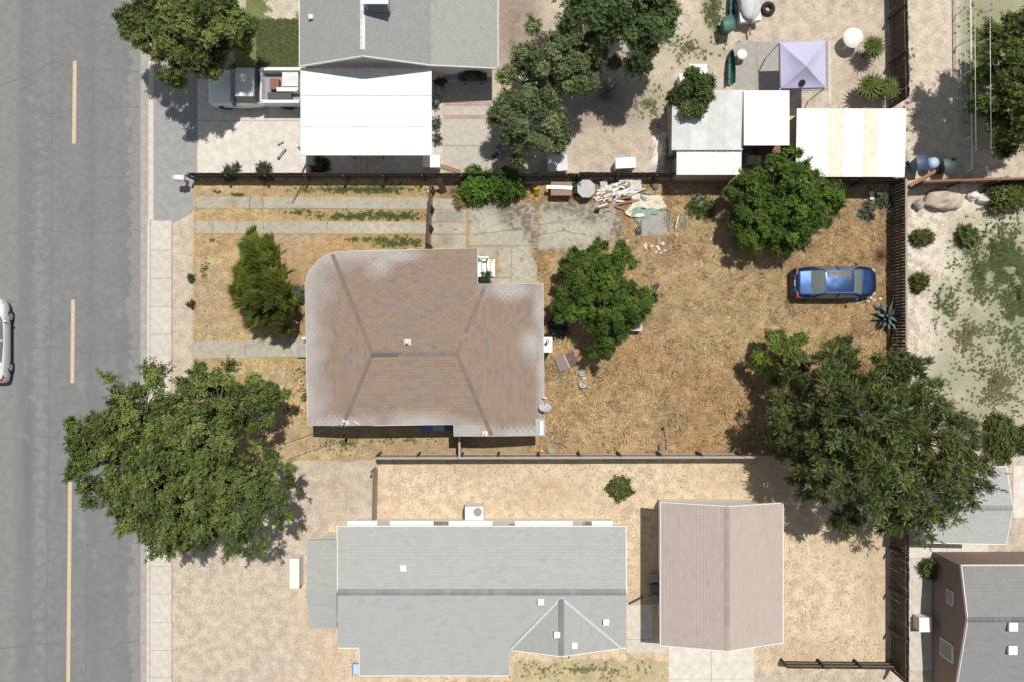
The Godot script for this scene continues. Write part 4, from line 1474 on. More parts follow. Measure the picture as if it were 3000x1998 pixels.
	wheelie("wheelie_bin", "dark green wheeled bin on the dirt below the covered white trailer", D(1664, 72), 0.2, M["green_plastic"], M["green_plastic"])
	var tl := thing("utility_trailer", "white covered utility trailer at the edge of the dirt yard", "trailer", D(1712, 12), 0.12)
	s = ST()
	bx(s, Vector3(0, 0.55, 0), Vector3(1.1, 0.3, 2.3))
	obj("bed", s, M["pale_metal"], tl)
	s = ST(true)
	lump(s, Vector3(0, 0.8, 0.1), Vector3(0.55, 0.3, 1.15), 0.35, 1.6, 12, 18, 10)
	obj("cover", s, M["vinyl_grey"], tl)
	for c in [[-0.6, 0.3], [0.6, 0.3]]:
		s = ST(true)
		lathe(s, Vector3(c[0], 0.28, c[1]), [Vector2(0, -0.08), Vector2(0.28, -0.08), Vector2(0.28, 0.08), Vector2(0, 0.08)], 16, Color.WHITE, Basis(Vector3.FORWARD, PI * 0.5))
		obj("wheel", s, M["rubber"], tl)
	s = ST()
	bar(s, Vector3(0, 0.4, 1.15), Vector3(0, 0.35, 1.75), 0.08, 0.08)
	obj("tongue", s, M["rust_dull"], tl)
	s = ST(true)
	torus(s, D(1765, 22) + Vector3(0, 0.12, 0), 0.26, 0.12, 20, 8)
	single("tyre", s, M["rubber"], "loose black tyre lying beside the covered white trailer", "tyre")
	fence("board_fence", "tall dark board fence between the canopy yard and the dirt lane", D(2046, -60), D(2052, 248), 1.75, 1.0, {"bay": 2.2})
	# hoses and lane things
	var bl := [["blue_plastic", 2098, 386, "navy blue wheeled bin at the corner of the dirt lane"], ["green_dark", 2160, 392, "black-green wheeled bin at the corner of the dirt lane"]]
	for q in bl:
		wheelie("wheelie_bin", q[3], D(q[1], q[2]), 0.1, M[q[0]], M["navy_plastic"] if q[0] == "blue_plastic" else M["green_dark"])
	s = ST(true)
	lathe(s, D(2128, 383), [Vector2(0, 0.02), Vector2(0.27, 0.02), Vector2(0.29, 0.4), Vector2(0.28, 0.85), Vector2(0.0, 0.9)], 20)
	single("barrel", s, M["pale_blue"], "pale blue barrel between the two bins in the dirt lane", "barrel")

func shed_walls(node: Node3D, a: Vector2, b: Vector2, h: float) -> void:
	var t := 0.05
	for e in [[a, Vector2(b.x, a.y)], [Vector2(b.x, a.y), b], [b, Vector2(a.x, b.y)], [Vector2(a.x, b.y), a]]:
		var s := ST()
		bar(s, Vector3(e[0].x, h * 0.5, e[0].y) - node.position, Vector3(e[1].x, h * 0.5, e[1].y) - node.position, t, h)
		obj("wall", s, M["fence_grey"], node)
	hard.append(rect(a, b))

func torus(s: SurfaceTool, c: Vector3, R: float, r: float, n: int, m: int, xf := Basis.IDENTITY) -> void:
	for i in n:
		for j in m:
			var f := func(u, v):
				var a: float = TAU * u / n
				var b: float = TAU * v / m
				return c + xf * Vector3((R + r * cos(b)) * cos(a), r * sin(b), (R + r * cos(b)) * sin(a))
			quad(s, f.call(i, j), f.call(i + 1, j), f.call(i + 1, j + 1), f.call(i, j + 1))

func drape(s: SurfaceTool, c: Array, hgt: float, sd: int, n: int) -> void:
	var nn := FastNoiseLite.new()
	nn.seed = sd
	nn.frequency = 0.9
	nn.fractal_octaves = 3
	var g := []
	for j in n + 1:
		var row := []
		for i in n + 1:
			var u := float(i) / n
			var v := float(j) / n
			var p: Vector3 = c[0].lerp(c[1], v).lerp(c[3].lerp(c[2], v), u)
			var e := minf(minf(u, 1 - u), minf(v, 1 - v))
			var k := clampf(e * 4.0, 0.0, 1.0)
			p.y = 0.03 + hgt * k * (0.6 + 0.7 * absf(nn.get_noise_2d(p.x * 1.3, p.z * 1.3))) + 0.25 * k * nn.get_noise_2d(p.x * 3.0 + 9, p.z * 3.0)
			p.x += 0.14 * nn.get_noise_2d(p.z * 1.5, 3.0 + v * 4)
			p.z += 0.14 * nn.get_noise_2d(p.x * 1.5, 8.0 + u * 4)
			row.append(p)
		g.append(row)
	for j in n:
		for i in n:
			quad(s, g[j][i], g[j][i + 1], g[j + 1][i + 1], g[j + 1][i])

func wheelie(called: String, label: String, at: Vector3, turn: float, body: Material, lid: Material) -> Node3D:
	var w := thing(called, label, "bin", at, turn)
	var s := ST()
	var a := [Vector3(-0.22, 0.08, -0.22), Vector3(0.22, 0.08, -0.22), Vector3(0.22, 0.08, 0.22), Vector3(-0.22, 0.08, 0.22)]
	var b := [Vector3(-0.29, 0.98, -0.33), Vector3(0.29, 0.98, -0.33), Vector3(0.29, 0.98, 0.30), Vector3(-0.29, 0.98, 0.30)]
	for i in 4: quad(s, a[i], b[i], b[(i + 1) % 4], a[(i + 1) % 4])
	quad(s, a[0], a[1], a[2], a[3])
	obj("bin_body", s, body, w)
	s = ST(true)
	var pr := []
	for i in 7:
		var t := i / 6.0
		var z := lerpf(-0.38, 0.34, t)
		var y := 1.0 + 0.06 * sin(t * PI)
		pr.append([Vector3(-0.31, y, z), Vector3(-0.2, y + 0.025, z), Vector3(0.2, y + 0.025, z), Vector3(0.31, y, z)])
	for i in 6:
		for j in 3: quad(s, pr[i][j], pr[i + 1][j], pr[i + 1][j + 1], pr[i][j + 1])
	obj("lid", s, lid, w)
	for x in [-0.27, 0.27]:
		s = ST(true)
		lathe(s, Vector3(x, 0.11, -0.26), [Vector2(0, -0.03), Vector2(0.11, -0.03), Vector2(0.11, 0.03), Vector2(0, 0.03)], 14, Color.WHITE, Basis(Vector3.FORWARD, PI * 0.5))
		obj("wheel", s, M["rubber"], w)
	s = ST()
	bar(s, Vector3(-0.22, 0.98, -0.39), Vector3(0.22, 0.98, -0.39), 0.03, 0.03)
	obj("handle", s, body, w)
	return w

# ---------------------------------------------------------------- south neighbours
func south_side() -> void:
	var h := thing("house", "long pale grey shingled house with a cross gable beyond the tan fence", "house", D(1100, 1360))
	var zr := D2(0, 1362, 4.0).y
	var hf := func(p): return 4.0 - 0.30 * absf(p.y - zr)
	var g := C(0.47, 0.485, 0.478)
	var U := 3.1
	var nf := PackedVector2Array([D2(775, 1362, 4.0), D2(1440, 1362, 4.0), D2(1438, 1207, 2.9), D2(777, 1207, 2.9)])
	var sf := PackedVector2Array([D2(775, 1362, 4.0), D2(1440, 1362, 4.0), D2(1439, 1490, U), D2(1428, 1490, U), D2(1290, 1372, 3.9), D2(1175, 1490, U), D2(1170, 1490, U), D2(1170, 1555, 2.7), D2(825, 1555, 2.7), D2(825, 1490, U), D2(776, 1490, U)])
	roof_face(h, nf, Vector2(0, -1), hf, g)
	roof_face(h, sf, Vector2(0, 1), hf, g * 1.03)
	var xc := D2(1290, 0, 3.9).x
	var hg := func(p): return 3.93 - 0.30 * absf(p.x - xc)
	var wt := PackedVector2Array([D2(1290, 1372, 3.9), D2(1290, 1505, 3.7), D2(1176, 1493, 3.1)])
	var et := PackedVector2Array([D2(1290, 1372, 3.9), D2(1290, 1505, 3.7), D2(1429, 1492, 3.1)])
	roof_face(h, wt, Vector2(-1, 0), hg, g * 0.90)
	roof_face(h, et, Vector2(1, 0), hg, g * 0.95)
	var zr2 := D2(0, 1357, 3.3).y
	var hw := func(p): return 3.35 - 0.24 * absf(p.y - zr2)
	var wn := PackedVector2Array([D2(704, 1357, 3.3), D2(774, 1357, 3.3), D2(774, 1240, 2.7), D2(709, 1240, 2.7)])
	var ws := PackedVector2Array([D2(704, 1357, 3.3), D2(774, 1357, 3.3), D2(774, 1444, 2.85), D2(712, 1444, 2.85)])
	roof_face(h, wn, Vector2(0, -1), hw, g * 0.95)
	roof_face(h, ws, Vector2(0, 1), hw, g * 0.97)
	ridge_line(h, D2(775, 1362, 4.0), D2(1440, 1362, 4.0), hf, 0.3, M["shingle"], C(0.30, 0.31, 0.315))
	ridge_line(h, D2(1290, 1376, 3.9), D2(1290, 1503, 3.7), hg, 0.28, M["shingle"], C(0.27, 0.28, 0.285))
	for v in [[1290, 1374, 1176, 1489], [1290, 1374, 1427, 1489]]:
		var s0 := ST()
		var a := D2(v[0], v[1], 3.9)
		var b := D2(v[2], v[3], 3.1)
		for i in 12:
			var p := a.lerp(b, i / 12.0)
			var q := a.lerp(b, (i + 1) / 12.0)
			bar(s0, Vector3(p.x, maxf(hf.call(p), hg.call(p)) + 0.028, p.y), Vector3(q.x, maxf(hf.call(q), hg.call(q)) + 0.028, q.y), 0.12, 0.01)
		obj("valley_flashing", s0, M["vinyl_grey"], h, Transform3D(Basis.IDENTITY, -h.position))
	trim(h, nf, hf, M["white_paint"], [0])
	trim(h, PackedVector2Array([D2(1439, 1490, U), D2(1428, 1490, U)]), hf, M["white_paint"], [1])
	trim(h, PackedVector2Array([D2(1170, 1555, 2.7), D2(825, 1555, 2.7), D2(825, 1490, U), D2(776, 1490, U)]), hf, M["white_paint"], [3])
	trim(h, PackedVector2Array([D2(1176, 1493, 3.1), D2(1290, 1505, 3.7), D2(1429, 1492, 3.1)]), hg, M["white_paint"], [2])
	var all := PackedVector2Array([D2(777, 1207, 2.9), D2(1438, 1207, 2.9), D2(1440, 1362, 4), D2(1439, 1490, U), D2(1170, 1490, U), D2(1170, 1555, 2.7), D2(825, 1555, 2.7), D2(825, 1490, U), D2(776, 1490, U), D2(775, 1362, 4)])
	var w := walls_of(h, all, 0.34, hf, M["stucco_white"])
	walls_of(h, PackedVector2Array([D2(709, 1240, 2.7), D2(790, 1240, 2.7), D2(790, 1444, 2.85), D2(712, 1444, 2.85), D2(704, 1357, 3.3)]), 0.3, hw, M["stucco_white"])
	for q in [[800, 868], [897, 997], [1032, 1132], [1184, 1316], [1360, 1408]]:
		var s1 := ST()
		var g0 := D(q[0], 1206, 2.9)
		var g1 := D(q[1], 1206, 2.9)
		bx(s1, Vector3((g0.x + g1.x) * 0.5, hf.call(Vector2(g0.x, g0.z)) - 0.06, g0.z - 0.13), Vector3(g1.x - g0.x, 0.03, 0.24))
		bx(s1, Vector3((g0.x + g1.x) * 0.5, hf.call(Vector2(g0.x, g0.z)) - 0.02, g0.z - 0.24), Vector3(g1.x - g0.x, 0.08, 0.02))
		obj("gutter", s1, M["white_paint"], h, Transform3D(Basis.IDENTITY, -h.position))
	for p in [[930, 1300, 3.4], [1243, 1380, 3.8], [1392, 1425, 3.4]]:
		vent_on(h, D2(p[0], p[1], p[2]), hf)
	for p in [[1280, 1455, 3.8], [1320, 1480, 3.7]]:
		vent_on(h, D2(p[0], p[1], p[2]), hg)
	var wz := Vector2.ZERO
	for x in [840, 1010, 1240, 1370]:
		win(h, Vector3(D(x, 0, 1.5).x, 1.5, D2(0, 1207, 2.9).y + 0.34), Vector3(1.2, 1.1, 0.1))
	# cooler on the north wall
	var ac := thing("window_cooler", "white evaporative cooler box on legs at the grey house wall facing the tan fence", "cooler", D(1093, 1172), 0.0)
	var s := ST()
	bx(s, Vector3(0, 0.95, 0), Vector3(0.95, 0.85, 0.95))
	obj("cooler_body", s, M["white_paint"], ac)
	s = ST()
	lathe(s, Vector3(0.18, 1.378, -0.2), [Vector2(0, 0.012), Vector2(0.22, 0.012), Vector2(0.22, 0.0)], 16)
	obj("fan_grille", s, M["grey_plastic"], ac)
	for c in [[-0.4, -0.4], [0.4, -0.4], [-0.4, 0.4], [0.4, 0.4]]:
		s = ST()
		bx(s, Vector3(c[0], 0.27, c[1]), Vector3(0.07, 0.54, 0.07))
		obj("leg", s, M["galvanised"], ac)
	fence("board_fence", "grey side fence running from the tan lot fence to the long grey house", D(868, 1075), D(866, 1190), 1.5, 1.0, {"mats": [M["fence_grey"]], "rail": M["fence_grey"], "post": M["fence_grey"]})
	s = ST()
	bar(s, D(1047, 1048, 0.12), D(1046, 1086, 0.12), 0.09, 0.09)
	single("loose_post", s, M["fence_grey"], "short grey post lying on the straw outside the tan fence", "post")
	s = ST()
	bx(s, D(688, 1306) + Vector3(0, 0.45, 0), Vector3(0.45, 0.9, 1.5))
	bx(s, D(688, 1306) + Vector3(0, 0.92, 0), Vector3(0.5, 0.05, 1.55))
	single("porch_cabinet", s, M["stucco_white"], "white cabinet standing against the end wall of the long grey house", "cabinet")
	s = ST()
	bx(s, D(822, 1530) + Vector3(0, 0.42, 0), Vector3(0.5, 0.05, 0.5))
	bx(s, D(815, 1530) + Vector3(0, 0.65, 0), Vector3(0.05, 0.45, 0.5))
	for c in [[-0.2, -0.2], [0.2, -0.2], [-0.2, 0.2], [0.2, 0.2]]:
		bx(s, D(822, 1530) + Vector3(c[0], 0.2, c[1]), Vector3(0.05, 0.4, 0.05))
	single("garden_chair", s, M["pale_blue"], "pale blue garden chair at the porch corner of the long grey house", "chair")

	var ga := thing("garage", "detached garage with pinkish tan shingle gable roof beside the long grey house", "garage", D(1660, 1320))
	var xr := D2(1672, 0, 3.9).x
	var hp := func(p): return 3.95 - 0.36 * absf(p.x - xr)
	var tan := C(0.54, 0.455, 0.42)
	var gw := PackedVector2Array([D2(1672, 1163, 3.9), D2(1672, 1496, 3.9), D2(1517, 1482, 2.75), D2(1517, 1153, 2.75)])
	var ge := PackedVector2Array([D2(1672, 1163, 3.9), D2(1672, 1496, 3.9), D2(1801, 1478, 2.85), D2(1801, 1156, 2.85)])
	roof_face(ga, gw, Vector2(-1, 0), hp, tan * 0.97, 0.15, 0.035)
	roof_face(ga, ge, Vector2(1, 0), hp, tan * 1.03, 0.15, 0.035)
	ridge_line(ga, D2(1672, 1164, 3.9), D2(1672, 1495, 3.9), hp, 0.26, M["shingle"], tan * 0.82)
	var go := PackedVector2Array([D2(1517, 1153, 2.75), D2(1672, 1163, 3.9), D2(1801, 1156, 2.85), D2(1801, 1478, 2.85), D2(1672, 1496, 3.9), D2(1517, 1482, 2.75)])
	trim(ga, go, hp, M["white_paint"])
	walls_of(ga, go, 0.45, hp, M["stucco_white"])
	fence("board_fence", "tall dark board fence at the end of the straw yard behind the garage", D(2050, 1165), D(2050, 1535), 1.8, 1.0, {"bay": 2.2})
	fence("board_fence", "dark board fence closing the straw yard beside the garage", D(1796, 1520), D(2048, 1522), 0.9, -1.0, {"bay": 2.2})
	var names_ := ["first grey crate by the garage wall, beside the straw strip", "dark crate by the garage wall between two grey ones", "second grey crate by the garage wall, beside the concrete"]
	for i in 3:
		s = ST()
		bx(s, D(1503, 1325 + i * 24) + Vector3(0, 0.16, 0), Vector3(0.4, 0.32, 0.42), Color.WHITE * [1.0, 0.45, 0.8][i], 0.2 * i)
		single("crate", s, M["grey_plastic"], names_[i], "crate", "crates beside the garage")
	s = ST()
	bar(s, D(1446, 1388, 0.05), D(1478, 1372, 0.07), 0.1, 0.08)
	single("bent_pipe", s, M["dark_metal"], "dark pipe lying on the concrete between grey house and garage", "pipe")

	# far corner buildings
	var b := thing("house", "pale grey flat shingled outbuilding beside the feathery pepper tree", "outbuilding", D(2220, 1165))
	var zb := D2(0, 1168, 3.2).y
	var hb := func(p): return 3.2 - 0.16 * absf(p.y - zb)
	var b1 := PackedVector2Array([D2(2140, 1168, 3.2), D2(2330, 1168, 3.2), D2(2312, 1072, 2.8), D2(2150, 1072, 2.8)])
	var b2 := PackedVector2Array([D2(2140, 1168, 3.2), D2(2330, 1168, 3.2), D2(2312, 1251, 2.85), D2(2117, 1247, 2.85)])
	roof_face(b, b1, Vector2(0, -1), hb, C(0.50, 0.505, 0.50))
	roof_face(b, b2, Vector2(0, 1), hb, C(0.49, 0.495, 0.49))
	ridge_line(b, D2(2140, 1168, 3.2), D2(2330, 1168, 3.2), hb, 0.26, M["shingle"], C(0.36, 0.365, 0.36))
	trim(b, PackedVector2Array([D2(2150, 1072, 2.8), D2(2312, 1072, 2.8), D2(2330, 1168, 3.2), D2(2312, 1251, 2.85), D2(2117, 1247, 2.85), D2(2140, 1168, 3.2)]), hb, M["white_paint"])
	walls_of(b, PackedVector2Array([D2(2150, 1072, 2.8), D2(2312, 1072, 2.8), D2(2330, 1168, 3.2), D2(2312, 1251, 2.85), D2(2117, 1247, 2.85), D2(2140, 1168, 3.2)]), 0.3, hb, M["stucco_white"])
	var c := thing("house", "brown walled house with charcoal grey gable roof at the far corner", "house", D(2300, 1430))
	var zc := D2(0, 1425, 3.3).y
	var hc := func(p): return 3.3 - 0.26 * absf(p.y - zc)
	var c1 := PackedVector2Array([D2(2226, 1425, 3.3), D2(2460, 1425, 3.3), D2(2460, 1296, 2.4), D2(2204, 1296, 2.4)])
	var c2 := PackedVector2Array([D2(2226, 1425, 3.3), D2(2460, 1425, 3.3), D2(2460, 1640, 2.0), D2(2192, 1640, 2.0)])
	roof_face(c, c1, Vector2(0, -1), hc, C(0.315, 0.31, 0.315))
	roof_face(c, c2, Vector2(0, 1), hc, C(0.305, 0.30, 0.305))
	ridge_line(c, D2(2226, 1425, 3.3), D2(2460, 1425, 3.3), hc, 0.26, M["shingle"], C(0.22, 0.215, 0.22))
	var co := PackedVector2Array([D2(2204, 1296, 2.4), D2(2460, 1296, 2.4), D2(2460, 1640, 2.0), D2(2192, 1640, 2.0), D2(2226, 1425, 3.3)])
	trim(c, co, hc, M["white_paint"], [1])
	var cw := walls_of(c, co, 0.06, hc, M["stucco_brown"])
	vent_on(c, D2(2325, 1438, 3.2), hc, 0.36)
	vent_on(c, D2(2325, 1492, 2.9), hc, 0.36)
	win(c, Vector3(D2(2226, 1425, 3.3).x + 0.03, 1.75, D(0, 1372, 1.7).z), Vector3(0.1, 0.55, 0.7))
	win(c, Vector3(D2(2226, 1425, 3.3).x + 0.03, 1.5, D(0, 1495, 1.5).z), Vector3(0.1, 1.1, 0.9))
	s = ST()
	bx(s, D(2112, 1425) + Vector3(0, 0.35, 0), Vector3(0.6, 0.64, 0.7))
	bx(s, D(2112, 1425) + Vector3(0, 0.69, 0), Vector3(0.66, 0.04, 0.76))
	single("condenser_box", s, M["white_paint"], "white condenser box on the concrete path by the brown walled house", "condenser")

# ---------------------------------------------------------------- lane and field to the east
func east_side() -> void:
	var wf := thing("pipe_fence", "white pipe fence with thin wires between dirt lane and green field", "fence", D(2199, -40))
	var a := D(2197, -40)
	var b := D(2201, 402)
	var n := 6
	for i in n + 1:
		var s := ST(true)
		var p := a.lerp(b, float(i) / n) - a
		tube(s, [p, p + Vector3(0, 1.25, 0)], [0.03], 8)
		obj("post", s, M["white_paint"], wf)
	for h in [0.35, 0.8, 1.25]:
		var s := ST(true)
		tube(s, [Vector3(0, h, 0), b - a + Vector3(0, h, 0)], [0.012 if h < 1.2 else 0.03], 6)
		obj("rail" if h > 1.2 else "wire", s, M["white_paint"] if h > 1.2 else M["galvanised"], wf)
	for x in [2242.0, 2277.0]:
		var s := ST(true)
		tube(s, [D(x, -60, 6.5), D(x + 1, 120, 6.2), D(x + 3, 345, 6.6)], [0.013], 6)
		single("power_line", s, M["galvanised"], "grey overhead line above the green field, nearer the white pipe fence" if x < 2250 else "grey overhead line above the green field, over the big tree", "cable")
	fence("rusty_fence", "rusty brown sheet fence between the dirt lane and the rocky ground", D(2095, 428), D(2430, 418), 1.3, 1.0, {"mats": [M["rust"], M["rust_dull"]], "rail": M["wood_brown"], "post": M["wood_dark"], "cap": true, "capmat": M["rust"], "pitch": 0.3})
	var s2 := ST()
	bar(s2, D(2092, 428, 0.3), D(2200, 365, 0.45), 0.16, 0.1)
	single("timber", s2, M["wood_brown"], "long brown timber leaning across the dirt lane by the bins", "timber")
	var k := 0
	for r in [[2165, 462, 0.95, 0.5, 0.5, "large tan boulder beside the rusty fence"], [2195, 472, 0.35, 0.25, 0.3, "small tan rock against the large boulder"], [2235, 452, 0.3, 0.25, 0.25, "white rock between boulder and round shrub by the rusty fence"], [2262, 458, 0.45, 0.3, 0.3, "broad white rock beside the round shrub by the rusty fence"], [2110, 472, 0.3, 0.3, 0.25, "dark grey rock at the foot of the rusty fence"]]:
		var s := ST(true)
		lump(s, Vector3(0, r[3] * 0.45, 0), Vector3(r[2], r[3], r[4]), 0.5, 0.9, 40 + k, 18, 11)
		single("boulder", s, M["stone"] if k < 2 else (M["white_stone"] if k < 4 else M["grey_concrete"]), r[5], "rock", "", Transform3D(Basis(Vector3.UP, 0.1 * k), D(r[0], r[1])))
		k += 1
	s2 = ST(true)
	lathe(s2, D(2226, 243), [Vector2(0, 0), Vector2(0.2, 0), Vector2(0.24, 0.4), Vector2(0.0, 0.42)], 16)
	single("bucket", s2, M["white_paint"], "white upturned bucket beside the white pipe fence in the field", "bucket")

# ---------------------------------------------------------------- plants
var LM := {}
func leaf_mesh(kind: String) -> Mesh:
	if LM.has(kind): return LM[kind]
	var s := ST()
	if kind == "broad":
		for i in 9:
			var t := 0.04 + 0.24 * i / 8.0
			var an := i * 2.4
			var d := Vector3(cos(an), 0.55, sin(an)).normalized()
			var sd := d.cross(Vector3.UP).normalized()
			var b := Vector3(0, t, 0)
			var L := 0.125
			var w := 0.036
			var up := sd.cross(d).normalized() * 0.012
			var c := Color.WHITE * rf(0.8, 1.0)
			quad(s, b, b + d * L * 0.5 + sd * w + up, b + d * L, b + d * L * 0.5 - up, c)
			quad(s, b, b + d * L * 0.5 - up, b + d * L, b + d * L * 0.5 - sd * w + up, c)
	elif kind == "feather":
		for i in 14:
			var t := 0.03 + 0.36 * i / 13.0
			var y := t - 0.5 * t * t
			var b := Vector3(0, y, t * t * 1.1)
			for sg in [-1.0, 1.0]:
				var d := Vector3(sg, 0.35, 0.35).normalized()
				var L := 0.10 * (1.0 - 0.5 * absf(t - 0.18) / 0.2)
				var wv := Vector3(0, 0.011, 0.006)
				tri(s, b - wv, b + d * L, b + wv, Color.WHITE * rf(0.82, 1.0))
	elif kind == "needle":
		for i in 13:
			var an := i * 2.4
			var sp := 0.16 * sqrt(i / 13.0)
			var d := Vector3(cos(an) * sp, 1.0, sin(an) * sp).normalized()
			var L := rf(0.38, 0.62)
			var sd := d.cross(Vector3(sin(an), 0.2, cos(an))).normalized() * 0.011
			var m := d * L * 0.55
			var tip := d * L + Vector3(0, -0.02, 0.09)
			tri(s, -sd, m + sd, m - sd, Color.WHITE * 0.85)
			tri(s, m - sd, m + sd, tip, Color.WHITE)
	elif kind == "palm":
		for i in 16:
			var an := TAU * i / 16.0
			var d := Vector3(cos(an), 0.5, sin(an)).normalized()
			var sd := d.cross(Vector3.UP).normalized()
			var L := rf(0.6, 0.8)
			var m := d * L * 0.5
			var e := Vector3(cos(an) * L * 0.95, 0.12, sin(an) * L * 0.95)
			quad(s, sd * 0.015, m + sd * 0.05, m - sd * 0.05, -sd * 0.015, Color.WHITE * 0.9)
			tri(s, m + sd * 0.05, e, m - sd * 0.05, Color.WHITE * rf(0.85, 1))
	elif kind == "tuft":
		for i in 15:
			var an := rf(0, TAU)
			var lean := rf(0.6, 1.45)
			var d := Vector3(cos(an) * sin(lean), cos(lean), sin(an) * sin(lean))
			var L := rf(0.16, 0.34)
			var o := Vector3(rf(-0.05, 0.05), 0, rf(-0.05, 0.05))
			var sd := d.cross(Vector3.UP).normalized() * 0.007
			var m := o + d * L * 0.55
			var e := m + Vector3(d.x, d.y * 0.1 - 0.15, d.z) * L * 0.5
			quad(s, o - sd, o + sd, m + sd, m - sd, Color.WHITE * rf(0.75, 1))
			tri(s, m - sd, m + sd, e, Color.WHITE * rf(0.8, 1))
	elif kind == "combed":
		for i in 15:
			var an := rf(-0.8, 0.8)
			var lean := rf(1.0, 1.5)
			var d := Vector3(cos(an) * sin(lean), cos(lean), sin(an) * sin(lean))
			var L := rf(0.2, 0.5)
			var o := Vector3(rf(-0.16, 0.16), 0.02, rf(-0.16, 0.16))
			var sd := d.cross(Vector3.UP).normalized() * 0.0085
			var m := o + d * L * 0.55
			var e := m + Vector3(d.x, -0.05, d.z) * L * 0.5
			quad(s, o - sd, o + sd, m + sd, m - sd, Color.WHITE * rf(0.75, 1))
			tri(s, m - sd, m + sd, e, Color.WHITE * rf(0.8, 1))
	elif kind == "weed":
		for i in 12:
			var an := i * 2.4
			var lean := rf(0.5, 1.4)
			var d := Vector3(cos(an) * sin(lean), cos(lean), sin(an) * sin(lean))
			var sd := d.cross(Vector3.UP).normalized() * 0.014
			var L := rf(0.06, 0.13)
			quad(s, Vector3.ZERO, d * L * 0.6 + sd, d * L, d * L * 0.6 - sd, Color.WHITE * rf(0.75, 1))
	s.generate_normals()
	LM[kind] = s.commit()
	return LM[kind]

func leaf_mat() -> Material:
	return mt("leaf", C(1, 1, 1), 0.55, "", 1.0, {"back": Color(0.42, 0.5, 0.25), "spec": 0.35})

func straw_mat() -> Material:
	return mt("straw", C(1, 1, 1), 0.8, "", 1.0, {"back": Color(0.3, 0.3, 0.3), "spec": 0.25})

func many(called: String, mesh: Mesh, mat: Material, xf: Array, cols: Array, parent: Node) -> MultiMeshInstance3D:
	var mm := MultiMesh.new()
	mm.transform_format = MultiMesh.TRANSFORM_3D
	mm.use_colors = true
	mm.mesh = mesh
	mm.instance_count = xf.size()
	var buf := PackedFloat32Array()
	buf.resize(xf.size() * 16)
	for i in xf.size():
		var t: Transform3D = xf[i]
		var c: Color = cols[i]
		var k := i * 16
		buf[k] = t.basis.x.x; buf[k + 1] = t.basis.y.x; buf[k + 2] = t.basis.z.x; buf[k + 3] = t.origin.x
		buf[k + 4] = t.basis.x.y; buf[k + 5] = t.basis.y.y; buf[k + 6] = t.basis.z.y; buf[k + 7] = t.origin.y
		buf[k + 8] = t.basis.x.z; buf[k + 9] = t.basis.y.z; buf[k + 10] = t.basis.z.z; buf[k + 11] = t.origin.z
		buf[k + 12] = c.r; buf[k + 13] = c.g; buf[k + 14] = c.b; buf[k + 15] = 1.0
	mm.buffer = buf
	var o := MultiMeshInstance3D.new()
	o.multimesh = mm
	o.material_override = mat
	o.name = numbered(called) if parent == self else called
	parent.add_child(o, true)
	return o

func rdir() -> Vector3:
	var z := rf(-1, 1)
	var a := rf(0, TAU)
	var r := sqrt(1 - z * z)
	return Vector3(r * cos(a), z, r * sin(a))

func aim(d: Vector3, scale: float) -> Basis:
	var y := d.normalized()
	var x := y.cross(rdir())
	if x.length() < 0.01: x = Vector3.RIGHT
	x = x.normalized()
	return Basis(x, y, x.cross(y)).scaled(Vector3.ONE * scale)

func leafball(parent: Node3D, called: String, c: Vector3, r: Vector3, n: int, cols: Array, size := 1.0, kind := "broad") -> void:
	var xs := []
	var cs := []
	for i in n:
		var d := rdir()
		var k := pow(rng.randf(), 0.4)
		xs.append(Transform3D(aim(d + Vector3(0, 0.5, 0), size * rf(0.7, 1.3)), c + d * r * k))
		cs.append(vary(cols[rng.randi() % cols.size()], 0.18))
	many(called, leaf_mesh(kind), leaf_mat(), xs, cs, parent).set_meta("kind", "stuff")

